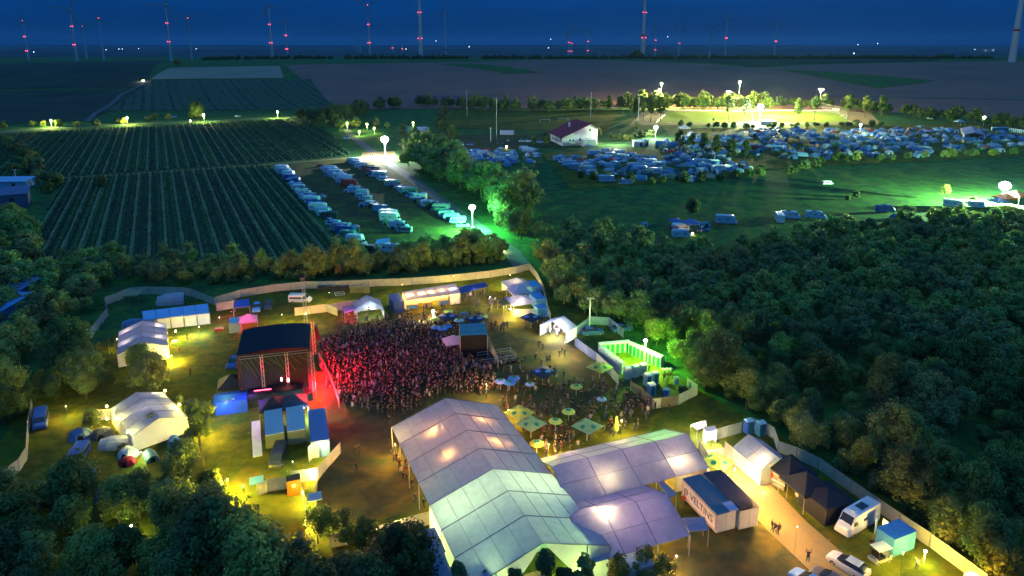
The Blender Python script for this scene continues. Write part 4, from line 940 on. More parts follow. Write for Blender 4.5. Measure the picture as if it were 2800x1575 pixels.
# stairs beside the stage
t = thing('stage_stairs', 'metal stairs with pale handrails lit blue beside the stage', 'stairs', sp(-X-.6, -Y-1.6, 0), rz+R(90)); mb = MB()
for i in range(7): mb.box(0, .3+i*.3, 1.5-i*.2, 1.4, .3, .06)
mb.build('steps', M_metal, t); 
for s_ in (-.7, .7): mb = MB(); mb.tube((s_, 0, 2.5), (s_, 2.4, 1.1), .03); mb.tube((s_, 0, 1.5), (s_, 0, 2.5), .03); mb.tube((s_, 2.4, .1), (s_, 2.4, 1.1), .03); mb.build('handrail', M_white, t)
t = thing('tarpaulin_shelter', 'bright blue tarpaulin shelter on the left of the stage', 'shelter', P(637, 1118), rz); mb = MB()
mb.loft([[(x, -1.9*k, 0), (x, -1.7*k, 2.2), (x, 0, 2.6+.1*math.sin(x*2)), (x, 1.7*k, 2.2), (x, 1.9*k, 0)] for x, k in ((-2.6, .8), (-2.2, 1), (0, 1.02), (2.4, 1))]); mb.build('sheet', mat('blue_tarpaulin', (0.02, 0.10, 0.55), 0.35, nscale=1.2, var=0.3, bump=.5), t)
# ================================================================ BOXES, CONTAINERS, TRAILERS
def container(label, cx, cy, L, W, H, rz, col, name='container', cat='container', z0=0.0, roofm=None, wheels=0, roofcol=None, group=None, ribs=True):
    c = Vector((cx, cy, 0)); t = thing(name, label, cat, c, rz, group)
    mb = MB(); mb.box(0, 0, z0+H/2, L, W, H)
    if ribs:
        k = int(L/.5)
        for i in range(k):
            for s_ in (-1, 1): mb.box(-L/2+(i+.5)*L/k, s_*(W/2+.015), z0+H/2, .14, .03, H*.9)
    mb.build('body', M_board, t, col)
    mb = MB(); mb.box(0, 0, z0+H+.03, L+.06, W+.06, .06); mb.build('roof', roofm or M_board, t, roofcol or col)
    mb = MB()
    for y in (-W/4, W/4): mb.box(L/2+.02, y, z0+H/2, .03, W/2-.06, H-.15)
    mb.build('doors', M_board, t, tuple(a*.9 for a in col))
    if z0 > .3:
        mb = MB(); mb.box(0, 0, z0-.1, L, W*.5, .18); mb.build('chassis', M_dmetal, t)
        for i in range(max(1, wheels)):
            for s_ in (-1, 1):
                mb = MB(); x = L/2-1.4-i*1.1; mb.tube((x, s_*(W/2-.3), .45), (x, s_*(W/2-.02), .45), .45, n=12); w_ = mb.build('wheel', M_tyre, t)
    return t
def rect(pts, z):
    g = [P(*p, z) for p in pts]; c = sum(g, Vector())/4; e = (g[2]+g[3]-g[0]-g[1]); return c, math.atan2(e.y, e.x), e.length/2
BLU = (0.12, 0.35, 0.85)
c, r, L = rect([(722, 1124), (771, 1117), (776, 1183), (726, 1193)], 2.9); container('blue roofed truck box behind the stage with a pale stripe on it, leftmost of three', c.x, c.y, 7.2, 2.5, 2.0, r, (0.12, 0.14, 0.18), 'truck_trailer', 'trailer', .9, roofcol=(0.75, 0.75, 0.75), wheels=2)
c, r, L = rect([(782, 1115), (829, 1109), (836, 1174), (785, 1182)], 2.9); container('blue roofed truck box behind the stage, middle of three', c.x, c.y, 7.2, 2.5, 2.0, r, (0.10, 0.12, 0.16), 'truck_trailer', 'trailer', .9, roofcol=(0.75, 0.75, 0.75), wheels=2)
c, r, L = rect([(842, 1120), (888, 1113), (902, 1201), (850, 1209)], 2.7)
t = container('dark blue container with open lit doors, rightmost of three behind the stage', c.x, c.y, 9.3, 2.5, 2.6, r, (0.10, 0.22, 0.5), roofcol=(0.22, 0.3, 0.55))
mb = MB(); mb.box(4.69, -.75, 1.3, .06, .9, 2.3); mb.build('glowing_interior', mat('interior_glow', (0.5, 0.42, 0.2), .6, emit=(1, .8, .4), es=.5, nscale=3), t)  # panel glows by itself to stand in for the lit inside
mb = MB(); mb.box(4.72, .62, 1.3, .08, 1.1, 2.4); mb.build('blue_door', M_board, t, (0.25, 0.5, 0.95)); mb = MB(); mb.box(5.1, -1.45, 1.3, 1.0, .06, 2.4, R(-35)); mb.build('open_door', M_board, t, (.8, .75, .65))
cc, rr = c, r; d_ = Vector((math.cos(r), math.sin(r), 0)); pl('container_door_light', c+d_*5.7+Vector((0, 0, 2.4-c.z)), WARM, 650, .15)
# beer trailers
c, r, L = rect([(1875, 1318), (1922, 1308), (2010, 1388), (1946, 1400)], 3.1)
t = container('white beer trailer with dark capital letters on its long side', c.x, c.y, 7.4, 2.6, 2.4, r, (0.88, 0.82, 0.76), 'lettered_trailer', 'trailer', .75, roofcol=(0.12, 0.20, 0.27), wheels=2, ribs=False)
text('VELTINS', 1.3, M_text, t, (.55, -1.325, 1.95), (R(90), 0, 0), .012)
mb = MB()
for i in range(14):
    a, b = 6.283*i/14, 6.283*(i+1)/14
    for r0 in (.42, .24): mb.tube((-2.75+r0*math.cos(a), -1.33, 1.95+r0*math.sin(a)), (-2.75+r0*math.cos(b), -1.33, 1.95+r0*math.sin(b)), .035, n=4)
mb.build('round_emblem', M_text, t)
mb = MB()
for z in (.95, 2.95): mb.box(0, -1.32, z, 7.0, .03, .05)
for x in (-3.5, 3.5): mb.box(x, -1.32, 1.95, .05, .03, 2.0)
mb.build('side_frame', M_text, t)
mb = MB(); mb.box(3.0, 1.0, 3.3, 1.6, 1.2, .16, 0, 0); mb.build('roof_flap', M_board, t, (.5, .55, .8))
c, r, L = rect([(1934, 1304), (1981, 1293), (2065, 1373), (2012, 1385)], 3.3)
t = container('darker roofed white trailer standing right beside the lettered trailer', c.x, c.y, 7.8, 2.6, 2.5, r, (0.80, 0.76, 0.72), 'box_trailer', 'trailer', .75, roofcol=(0.05, 0.05, 0.09), wheels=2, ribs=False)
mb = MB(); mb.box(3.3, -.4, 3.45, .9, 1.7, .35); mb.build('cooling_unit', M_dmetal, t)
# other containers given by px of the roof centre
for lab, px, z, L, W, H, a, col in (('blue container at the far right corner, farthest of three', (1459, 776), 2.4, 4.2, 2.3, 2.4, SITE-R(90), (0.15, 0.45, 0.9)), ('blue container at the far right corner, middle of three', (1470, 809), 2.4, 4.4, 2.3, 2.4, SITE-R(90), (0.15, 0.4, 0.85)), ('low blue container at the far right corner, nearest of three', (1479, 838), 2.2, 2.4, 2.3, 2.2, SITE-R(90), (0.15, 0.4, 0.85)), ('dark blue container between the glowing gable tent and the bar tent', (1084, 815), 2.6, 5.5, 2.4, 2.6, SITE-R(90), (0.06, 0.14, 0.4)), ('white box hut beside the pink lit pagoda', (642, 876), 2.2, 3.2, 2.2, 2.2, SITE-R(90), (0.7, 0.75, 0.8)),
    ('dark blue corrugated container left of the biggest tent at the bottom', (1190, 1535), 2.5, 5.5, 2.4, 2.5, SITE-R(90), (0.08, 0.2, 0.42)), ('small blue roofed container at the front corner of the shorter marquee', (1735, 1518), 2.5, 4.0, 2.6, 2.5, SITE-R(90), (0.5, 0.6, 0.75)), ('blue corrugated container behind the first one left of the biggest tent', (1175, 1480), 2.3, 4.0, 2.4, 2.3, SITE-R(90), (0.05, 0.12, 0.35)),
    ('bright blue container with its door open near the white camper van', (2452, 1448), 2.4, 3.6, 2.3, 2.4, SITE+R(4), (0.12, 0.42, 0.85)),
    ('white site hut on the far training pitch', (1386, 357), 2.6, 9, 3, 2.6, 0, (0.9, 0.9, 0.95)), ('white box hut beside the brightest pitch lamp', (2100, 330), 3.0, 10, 4, 3, 0, (0.7, 0.7, 0.8)), ('blue shipping container far behind the white lamp', (1103, 346), 2.8, 7, 2.6, 2.8, 0, (0.15, 0.35, 0.8)), ('pale blue box lorry body in the far car park', (1155, 345), 3.2, 7, 2.6, 2.6, 0, (0.4, 0.6, 0.95))):
    p = P(*px, z); container(lab, p.x, p.y, L, W, H, a, col)
p = P(2420, 1470); t = thing('lit_doorway', 'open door with a self glowing panel for the lit shelves of the bright blue container', 'doorway', p, SITE); mb = MB(); mb.box(0, 0, 1.1, .08, 1.1, 2.2); mb.build('glowing_shelf_back', mat('interior_glow2', (0.8, 0.6, 0.3), .6, emit=(1, .75, .35), es=.8, nscale=4), t)  # shelf back given its own glow in place of lamp light
mb = MB(); mb.box(-.5, 1.0, 1.1, 1.1, .06, 2.2, R(30)); mb.build('door_leaf', M_board, t, (0.3, 0.5, 0.8)); mb = MB(); mb.box(.15, -.95, 1.1, 1.0, .06, 2.2, R(-60)); mb.build('door_leaf', M_board, t, (0.15, 0.4, 0.9))
pl('blue_container_light', p+Vector((-.8, -.5, 2.2)), WARM, 260, .1)
# orange crate, sheets, stacked goods
p = P(805, 1348); t = thing('orange_crate', 'tall orange crate with a black top beside the lit gate', 'crate', p, SITE); mb = MB(); mb.box(0, 0, 1.1, 1.7, 1.3, 2.2); mb.build('body', mat('orange_paint', (0.75, 0.16, 0.02), .5, nscale=2), t)
mb = MB(); mb.box(0, 0, 2.25, 1.75, 1.35, .1); mb.build('lid', M_black, t); mb = MB(); mb.box(0, -.67, 1.5, .5, .03, .45); mb.build('pale_mark', M_textw, t)
def sheet(label, px, h, w, d, col, rz=SITE, name='small_parasol', cat='parasol'):
    p = P(*px, h); p.z = 0; t = thing(name, label, cat, p, rz); mb = MB(); mb.box(0, 0, h, w, d, .05, tx=1); mb.build('canopy', M_board, t, col); mb = MB(); mb.tube((0, 0, 0), (0, 0, h), .04); mb.build('pole', M_white, t); mb = MB(); mb.box(0, 0, .05, .6, .6, .1); mb.build('foot', M_metal, t)
sheet('small square blue parasol left of the orange crate', (701, 1313), 2.3, 1.7, 1.7, (0.15, 0.45, 0.9)); sheet('small square pale parasol right of the lit gate', (860, 1358), 2.3, 1.7, 1.7, (0.55, 0.6, 0.7))
for i in range(4):
    a = P(700+[0, 1, 3, 5][i], [1155, 1197, 1218, 1252][i]); 
    if i < 3:
        b = P(700+[0, 1, 3, 5][i+1], [1155, 1197, 1218, 1252][i+1]); d = b-a
        m_ = MB(); m_.box(0, 0, .14, d.length-.08, 1.25, .28); o = m_.build('ground_ramp', M_white, None, None, loc=(a+b)/2); o.rotation_euler = (0, 0, math.atan2(d.y, d.x)); tag(o, 'pale flat ramp plate in the line left of the truck boxes', 'ramp', 'ramp plates left of the truck boxes')
def pallet(px, label, L=2.2, W=1.3, H=1.0, name='pallet_stack', m=None, n=4, rz=SITE):
    t = thing(name, label, 'stack', P(*px), rz)
    for i in range(n): mb = MB(); mb.box(random.uniform(-.05, .05), 0, (i+.5)*H/n, L, W, H/n*.8); mb.build('layer', m or M_wood, t)
    return t
for i, x in enumerate((966, 984, 1002)): pallet((x, 801), ['crate stack with pale goods by the back fence, leftmost of three', 'crate stack with pale goods by the back fence, middle of three', 'crate stack with pale goods by the back fence, rightmost of three'][i], 1.4, 1.2, 1.6, 'crate_stack', mat('straw_goods', (0.4, 0.33, 0.15), .8, nscale=5, var=.6), 5)
for i, x in enumerate((880, 900, 922, 944)): pallet((x, 796), 'dark pile of building material along the back fence', 1.8, 1.2, 1.3, 'material_pile', M_dmetal, 3)['group'] = 'dark piles along the back fence'
def frame(px, label, W, D, rz=SITE):
    t = thing('grid_frame', label, 'frame', P(*px), rz); mb = MB()
    for y in (-D/2, 0, D/2): mb.box(0, y, .2, W, .09, .09)
    for x in (-W/2, W/2): mb.box(x, 0, .2, .09, D, .09)
    for x in (-W/2, W/2):
        for y in (-D/2, D/2): mb.box(x, y, .08, .1, .1, .16)
    mb.build('bars', M_white, t)
frame((929, 805), 'white metal grid frame lying on the grass before the dark piles', 2.1, 2.2)
pallet((478, 938), 'small pale crate on the grass right of the upper gable tent', 1.0, .7, .5, 'small_crate', M_white, 2)
pallet((600, 905), 'reddish pile of goods on the dark grass behind the stage', 1.6, 1.2, .6, 'goods_pile', M_red, 2)
t = thing('ground_mat', 'blue striped sheet spread on the grass left of the stage', 'sheet', P(515, 967), SITE-R(6)); mb = MB(); mb.box(0, 0, .06, 2.0, 2.0, .1); mb.build('sheet', M_board, t, (0.08, 0.2, 0.7))
t = thing('ground_mat', 'dark brown mat beside the blue sheet left of the stage', 'mat', P(546, 965), SITE-R(6)); mb = MB(); mb.box(0, 0, .05, 2.9, 2.2, .08); mb.build('mat', M_black, t)
t = thing('metal_rack', 'yellow lit pole rack left of the upper gable tent', 'rack', P(310, 970)); mb = MB()
for x in (-.7, 0, .7): mb.tube((x, 0, 0), (x*.8, 0, 2.2), .04); mb.tube((x, .8, 0), (x*.8, .4, 2.2), .04)
mb.tube((-.7, 0, 1.4), (.7, 0, 1.4), .04); mb.tube((-.3, 0, 2.2), (-.5, 0, 3.4), .04); mb.build('poles', mat('yellow_poles', (0.6, 0.5, 0.08), .5), t)
for i, (x, y) in enumerate(((1045, 798), (1049, 801))):
    mb = MB(); mb.tube((-1.6, 0, .06), (1.6, 0, .06), .05); o = mb.build('white_pole', M_white, loc=P(x+13, y-6)); o.rotation_euler = (0, 0, SITE+R(14)); tag(o, 'white pole lying on the grass behind the bar tent', 'pole', 'white poles lying on the grass')
# ================================================================ TOILETS
def loo():
    t = thing('portable_toilet', 'x', 'portable toilet', (0, 0, 0))
    mb = MB(); mb.box(0, 0, 1.05, 1.1, 1.1, 2.1, tx=.96, ty=.96); mb.build('cabin', M_board, t)
    mb = MB(); n = 6
    mb.loft([[(x, -.56, 2.1), (x, -.4, 2.26), (x, 0, 2.36), (x, .4, 2.26), (x, .56, 2.1)] for x in (-.56, .56)]); mb.build('roof', mat('loo_roof', (0.85, 0.9, 0.9), .5, trans=.2), t)
    mb = MB(); mb.box(0, -.56, 1.05, .62, .05, 1.8); mb.build('door', M_board, t); mb = MB(); mb.box(.2, -.6, 1.1, .08, .04, .12); mb.build('door_handle', M_dmetal, t); mb = MB(); mb.box(0, 0, .05, 1.16, 1.16, .1); mb.build('skid', M_dmetal, t); return t
lo = loo(); LOO = []
def loos(a, b, n, face, lab, grp):
    for i in range(n):
        p = interp(P(*a), P(*b), i/max(1, n-1)); p.z = 0; LOO.append((p, face, lab, grp, (0.62, 0.72, 0.70)))
loos((1645, 968), (1712, 962), 6, SITE+R(-6), 'toilet cubicle facing the viewer in the back row of the toilet yard', 'back row of the toilet yard')
loos((1728, 968), (1803, 1003), 8, SITE-R(62), 'toilet cubicle facing left in the right row of the toilet yard', 'right row of the toilet yard')
loos((1648, 982), (1697, 1021), 7, SITE+R(118), 'toilet cubicle seen from behind in the left row of the toilet yard', 'left row of the toilet yard')
loos((1715, 1036), (1757, 1026), 3, SITE+R(180), 'toilet cubicle in the short bright row facing away from the others', 'short front row of the toilet yard')
for px, lab, c in (((1770, 1055), 'white toilet cubicle behind the dark fence, left of two with rounded roofs', (.6, .7, .8)), ((1789, 1050), 'white toilet cubicle with a rounded roof, right of two behind the dark fence', (.6, .75, .7)), ((1780, 1082), 'blue toilet cubicle in the lower left corner of the toilet yard', (.2, .4, .8)), ((2045, 1184), 'dark blue toilet cabin beside the bright pale fence', (.05, .12, .6)), ((2078, 1190), 'low blue toilet cabin with a pale roof edge beside the dark blue one', (.1, .3, .5)), ((1290+3, 640), 'toilet cabin glowing green below the green floodlight mast', (.4, .7, .6))):
    LOO.append((P(*px), SITE, lab, None, c))
for i in range(9): LOO.append((P(2713+i*5, 357), 0, 'blue toilet cubicle in the left row at the far right camp', 'far toilet row, left', (.2, .6, .9)))
for i in range(9): LOO.append((P(2762+i*5.5, 360+i*.8), 0, 'blue toilet cubicle in the right row at the far right camp', 'far toilet row, right', (.2, .6, .85)))
bpy.context.view_layer.update()
for i, (p, f, lab, grp, c) in enumerate(LOO):
    if i == 0: 
        lo.location = p; lo.rotation_euler = (0, 0, f); lo['label'] = lab; lo['group'] = grp; s_ = lo
    else: s_ = copy_tree(lo, p, f, lab, grp, c)
    for ch in (KID[s_.name] if i else list(s_.children)):
        ch.color = (*(c if not ch.name.startswith('door') else (0.02, .25, .2)), 1)
    if not grp and 'group' in s_: del s_['group']
for x in (1812, 1823, 1834): 
    t = thing('washbasin', 'white washbasin in the row of three in the toilet yard', 'washbasin', P(x, 1022), SITE, 'three white washbasins'); mb = MB(); mb.box(0, 0, .9, .55, .45, .3, tx=.9); mb.build('basin', M_white, t); mb = MB(); mb.box(0, 0, .38, .2, .2, .76); mb.build('stand', M_metal, t)
for px, col, lab in (((1822, 1085), (.03, .15, .8), 'bright blue box under the person at the lower side of the toilet yard'), ((1861, 1075), (.04, .06, .08), 'black bin in the right corner of the toilet yard'), ((1890, 1066), (.2, .35, .3), 'dim green bin at the fence corner of the toilet yard'), ((1849, 1052), (.8, .9, .7), 'white boiler on a stand glowing in the toilet yard')):
    t = thing('bin', lab, 'bin', P(*px), SITE); mb = MB(); mb.loft([[(r*math.cos(6.283*i/10), r*math.sin(6.283*i/10), z) for i in range(10)] for r, z in ((.42, 0), (.5, 1.1), (.52, 1.25), (.2, 1.4))]); mb.build('body', M_board, t, col); mb = MB(); mb.tube((0, 0, 1.36), (0, 0, 1.46), .5, .45, 10); mb.build('lid', M_board, t, tuple(c*.7 for c in col))
# ================================================================ VEHICLES
def car_body(secs, m, parent, name='body', col=None):
    """secs: (x, half width low, half width top, z low, z belt, z top, half width belt)"""
    mb = MB(); S = []
    for x, wl, wt, z0, zb, z1 in secs:
        S.append([(x, -wl*.96, z0), (x, wl*.96, z0), (x, wl, (z0+zb)/2), (x, wl*.97, zb), (x, wt, z1-.03), (x, wt*.7, z1), (x, -wt*.7, z1), (x, -wt, z1-.03), (x, -wl*.97, zb), (x, -wl, (z0+zb)/2)])
    mb.loft(S); return mb.build(name, m, parent, col, smooth=False)
def wheels(t, xs, w, r=.33):
    for x in xs:
        for s_ in (-1, 1):
            mb = MB(); mb.tube((x, s_*(w-.2), r), (x, s_*(w+.01), r), r, n=12); wl = mb.build('wheel', M_tyre, t)
            mb = MB(); mb.tube((x, s_*(w), r), (x, s_*(w+.025), r), r*.6, n=10); mb.build('rim', M_rim, wl)
def quadpart(t, name, m, *quads):
    for q in quads: mb = MB(); mb.slab(q, .02); o = mb.build(name, m, t)
    return o
def side(x0, x1, z0, z1, y, k=.0):
    return [[(x0, s_*(y), z0), (x1, s_*(y), z0), (x1-k, s_*(y-.10), z1), (x0+k, s_*(y-.10), z1)][::(1 if s_ < 0 else -1)] for s_ in (-1, 1)]
def mk_car():
    t = thing('parked_car', 'x', 'car', (0, 0, 0))
    car_body([(-2.15, .80, .70, .35, .75, .80), (-2.05, .86, .78, .22, .85, 1.0), (-1.2, .88, .80, .2, .92, 1.05), (1.0, .88, .80, .2, .92, 1.02), (1.9, .84, .72, .22, .78, .86), (2.18, .76, .6, .35, .62, .7)], M_paint, t)
    car_body([(-2.0, .80, .72, .95, 1.0, 1.03), (-1.45, .82, .60, .95, 1.05, 1.44), (.1, .82, .62, .95, 1.05, 1.46), (1.05, .80, .70, .95, .98, 1.02)], M_glass, t, 'windows')
    mb = MB(); mb.box(-.62, 0, 1.46, 1.5, 1.2, .05, tx=.9, ty=.9); mb.build('roof', M_paint, t); wheels(t, (-1.3, 1.35), .86, .32)
    for s_ in (-1, 1): quadpart(t, 'headlight', M_white, [(2.1, s_*.65-.13, .62), (2.1, s_*.65+.13, .62), (1.97, s_*.62+.13, .76), (1.97, s_*.62-.13, .76)])
    return t
def mk_van(L=4.9, H=1.95, name='parked_van', W=.95):
    t = thing(name, 'x', 'van', (0, 0, 0)); h = L/2
    car_body([(-h, W*.95, W*.8, .35, 1.0, H-.08), (-h+.15, W, W*.86, .3, 1.0, H), (h-1.9, W, W*.86, .3, 1.0, H), (h-1.25, W, W*.84, .3, 1.0, H-.12), (h-.62, W, W*.84, .3, 1.0, H*.56+.06), (h-.1, W*.94, W*.7, .3, .7, H*.5), (h, W*.85, W*.6, .4, .6, H*.4)], M_paint, t)
    zb, zt = H*.56, H*.88; e = .012
    quadpart(t, 'windscreen', M_glass, [(h-.66, -W*.76, zb+.12), (h-.66, W*.76, zb+.12), (h-1.22, W*.72, H-.15), (h-1.22, -W*.72, H-.15)])
    for a, b, n_ in ((h-1.75, h-1.0, 'cab_window'), (-h+.25, h-1.9, 'rear_window')):
        if H > 2.3 and n_ == 'rear_window': a, b = -.5, .3
        quadpart(t, n_, M_glass, *side(a, b, zb, zt if H < 2.3 else zb+.5, W*.965+e, .08))
    wheels(t, (-h+1.0, h-.95), W-.02, .35)
    for s_ in (-1, 1): quadpart(t, 'headlight', M_white, [(h-.02, s_*.68-.12, .62), (h-.02, s_*.68+.12, .62), (h-.12, s_*.66+.12, .82), (h-.12, s_*.66-.12, .82)])
    if H > 2.3:
        mb = MB(); mb.box(-.6, 0, H+.04, 1.4, 1.0, .07); mb.build('solar_panel', M_glass, t); mb = MB(); mb.box(1.0, 0, H+.05, .5, .5, .1); mb.build('roof_hatch', M_white, t)
    return t
def mk_motorhome():
    t = thing('motorhome', 'x', 'motorhome', (0, 0, 0)); W = 1.12; H = 2.95
    car_body([(-3.4, W, W, .45, 1.5, H-.1), (-3.2, W, W, .4, 1.5, H), (1.6, W, W, .4, 1.5, H), (2.4, W, W*.95, 1.55, 2.0, H-.1), (2.75, W*.95, W*.8, 1.75, 2.0, H-.55)], M_paint, t)
    car_body([(1.5, .98, .9, .35, 1.0, 1.9), (2.3, .98, .86, .35, 1.0, 1.85), (2.95, .96, .8, .35, .95, 1.2), (3.4, .85, .7, .4, .75, .95)], M_paint, t, 'cab')
    quadpart(t, 'windscreen', M_glass, [(2.98, -.72, 1.22), (2.98, .72, 1.22), (2.38, .7, 1.8), (2.38, -.7, 1.8)])
    for a, b, z in ((-2.7, -1.7, 1.6), (-.3, .7, 1.6), (1.75, 2.4, 1.2)): quadpart(t, 'window', M_glass, *side(a, b, z, z+.55, W+.012 if z > 1.3 else .995))
    mb = MB(); mb.box(-1.1, -W-.01, 1.25, .6, .04, 1.7); mb.build('door', M_board, t, (.7, .7, .7)); mb = MB(); mb.box(-1.5, 0, H+.06, .7, .7, .12); mb.box(.5, .2, H+.05, .5, .5, .1); mb.build('roof_hatch', M_white, t)
    wheels(t, (-1.9, 2.2), 1.0, .36); return t
def mk_caravan():
    t = thing('caravan', 'x', 'caravan', (0, 0, 0)); W = 1.1; H = 2.55
    car_body([(-2.6, W*.95, W*.8, .9, 1.4, H-.45), (-2.4, W, W*.9, .55, 1.4, H-.1), (-2.1, W, W*.92, .42, 1.4, H), (2.0, W, W*.92, .42, 1.4, H-.03), (2.35, W, W*.88, .5, 1.4, H-.35), (2.6, W*.95, W*.8, .7, 1.2, H-1.05)], M_paint, t)
    for a, b in ((-1.9, -.8), (.6, 1.7)): quadpart(t, 'window', M_glass, *side(a, b, 1.35, 1.9, W+.005))
    quadpart(t, 'front_window', M_glass, [(2.63, -.6, 1.25), (2.63, .6, 1.25), (2.4, .6, 1.95), (2.4, -.6, 1.95)])
    mb = MB(); mb.tube((2.5, -.5, .5), (3.7, 0, .5), .05); mb.tube((2.5, .5, .5), (3.7, 0, .5), .05); mb.build('drawbar', M_metal, t)
    mb = MB(); mb.box(0, 0, H+.03, .6, .6, .1); mb.build('roof_hatch', M_white, t); wheels(t, (-.2,), 1.02, .32); return t
PR = {'car': mk_car(), 'van': mk_van(), 'camper': mk_van(6.4, 2.6, 'camper_van', 1.0), 'mh': mk_motorhome(), 'cv': mk_caravan()}
bpy.context.view_layer.update(); USED = {}
def deep_col(o, col):
    o.color = (*col, 1)
    for c in (KID.get(o.name) or list(o.children)): deep_col(c, col)
def park(kind, px, rz, col, label, group=None, s=None, z=0.0, xy=None):
    p = P(*px) if xy is None else xy
    if kind not in USED:
        o = PR[kind]; USED[kind] = 1; o.location = p; o.rotation_euler = (0, 0, rz); o['label'] = label
        if group: o['group'] = group
        for c in o.children: c.color = (*col, 1)
        KID[o.name] = list(o.children); return o
    o = copy_tree(PR[kind], p, rz, label, group, col)
    if not group and 'group' in o: del o['group']
    if s: o.scale = (s, s, s)
    return o
WH, SB, RD, DK, GY, DB, GN = (.86, .90, .92), (.42, .60, .76), (.5, .05, .06), (.05, .06, .07), (.35, .4, .42), (.05, .12, .4), (.1, .3, .2)  # SB: pale bodies with the blue of the dusk sky mixed in
CN = {WH: 'white', SB: 'sky tinted', RD: 'red', DK: 'black', GY: 'grey', DB: 'dark blue', GN: 'dark green'}
KN = {'car': 'car', 'van': 'van', 'camper': 'camper van', 'mh': 'motorhome', 'cv': 'caravan'}
W1 = ['farthest', 'second', 'third', 'fourth', 'fifth', 'sixth', 'seventh', 'eighth', 'ninth', 'tenth', 'eleventh', 'twelfth', 'thirteenth', 'fourteenth', 'fifteenth', 'sixteenth', 'seventeenth', 'eighteenth', 'nineteenth', 'twentieth']
ORD = W1+['twenty '+w for w in ('first',)+tuple(W1[1:9])]+['thirtieth']+['thirty '+w for w in ('first',)+tuple(W1[1:9])]
def row_(name, items, rz0):
    for i, (k, x, y, c) in enumerate(items):
        park(k, (x, y), rz0+random.uniform(-.12, .12)+(math.pi if random.random() < .3 else 0), c, '%s %s, %s in the %s' % (CN[c], KN[k], ORD[i], name), 'vehicles in the ' + name)
R0 = R(-10)
def rowgen(name, a, b, n, kinds, bend):
    it = []
    for i in range(n):
        u = i/(n-1); p = interp(P(*a), P(*b), u)+Vector((bend*math.sin(math.pi*u)+random.uniform(-.7, .7), random.uniform(-.5, .5), 0)); p.z = 0
        k = random.choices(('mh', 'camper', 'cv', 'van', 'car'), kinds)[0]; c = random.choices((WH, SB, RD, DK, GY, DB, GN), (7, 9, .5, 1.2, 1.2, 1.5, .6))[0]
        park(k, None, R0+random.uniform(-.07, .07)+(math.pi if random.random() < .25 else 0), c, '%s %s, %s from the far end of the %s' % (CN[c], KN[k], ORD[i], name), 'vehicles in the '+name, xy=p)
rowgen('left lot row', (768, 461), (1002, 694), 36, (5, 4, 3, 2.5, 4), -1.5)
rowgen('middle lot row', (880, 457), (1102, 636), 27, (4, 5, 3, 3, 4), 1.5)
rowgen('right lot row', (958, 441), (1268, 620), 33, (3, 5, 3, 3, 5), 0)
park('camper', (1070, 690), R0+R(180), SB, 'camper van standing alone at the near right end of the caravan lot')
lean('blue awning beside the lone camper van at the near end of the caravan lot', [(1030, 655), (1065, 650), (1065, 664), (1026, 668)], 2.0, 2.4, 1, name='awning', cat='awning', m=mat('blue_awning', (0.2, 0.4, 0.8), .6, trans=.1))
for i in range(26):
    a_, b_ = [((772, 470), (985, 680)), ((885, 468), (1100, 640)), ((965, 450), (1255, 615))][i % 3]; u = random.random(); p = interp(P(*a_), P(*b_), u)+Vector((random.uniform(-3, 4), 0, 0)); p.z = 0
    LOTX = globals().setdefault('LOTX', []); LOTX.append(p)
# mid camp (between copse and house) and small camps
MID = [('mh', 1262, 424, SB), ('cv', 1285, 430, SB), ('mh', 1318, 426, SB), ('van', 1345, 436, WH), ('mh', 1380, 432, SB), ('cv', 1432, 412, SB), ('mh', 1445, 418, SB), ('mh', 1368, 444, WH), ('cv', 1300, 446, SB), ('camper', 1530, 440, SB), ('camper', 1545, 447, SB), ('mh', 1555, 455, SB), ('mh', 1575, 463, SB), ('mh', 1600, 470, WH), ('cv', 1618, 480, SB), ('mh', 1625, 425, SB), ('cv', 1655, 418, SB), ('cv', 1670, 430, SB), ('mh', 1690, 424, WH), ('mh', 1705, 436, SB), ('mh', 1655, 440, SB), ('cv', 1725, 430, DB), ('mh', 1730, 462, SB), ('mh', 1752, 470, SB), ('mh', 1780, 450, WH), ('mh', 1800, 458, WH), ('mh', 1790, 476, WH), ('cv', 1755, 445, SB), ('cv', 1680, 455, SB), ('mh', 1660, 498, SB), ('cv', 1712, 505, DB), ('car', 1885, 456, (.7, .55, .1)), ('mh', 1910, 450, WH), ('mh', 1950, 452, SB), ('cv', 1925, 462, SB), ('mh', 1965, 468, WH), ('camper', 2000, 465, WH), ('cv', 1875, 440, SB), ('cv', 1890, 497, DB)]
for i, (k, x, y, c) in enumerate(MID):
    lab = '%s in the camp %s' % ({'car': 'yellowish car', 'cv': 'caravan', 'mh': 'motorhome', 'van': 'van', 'camper': 'camper van'}[k], 'behind the copse' if x < 1480 else 'below the white house' if x < 1840 else 'below the oval trees')
    park(k, (x, y), R(random.choice((0, 10, -12, 180, 165))), c, lab, 'vehicles of the ' + lab.split('in the ')[1])
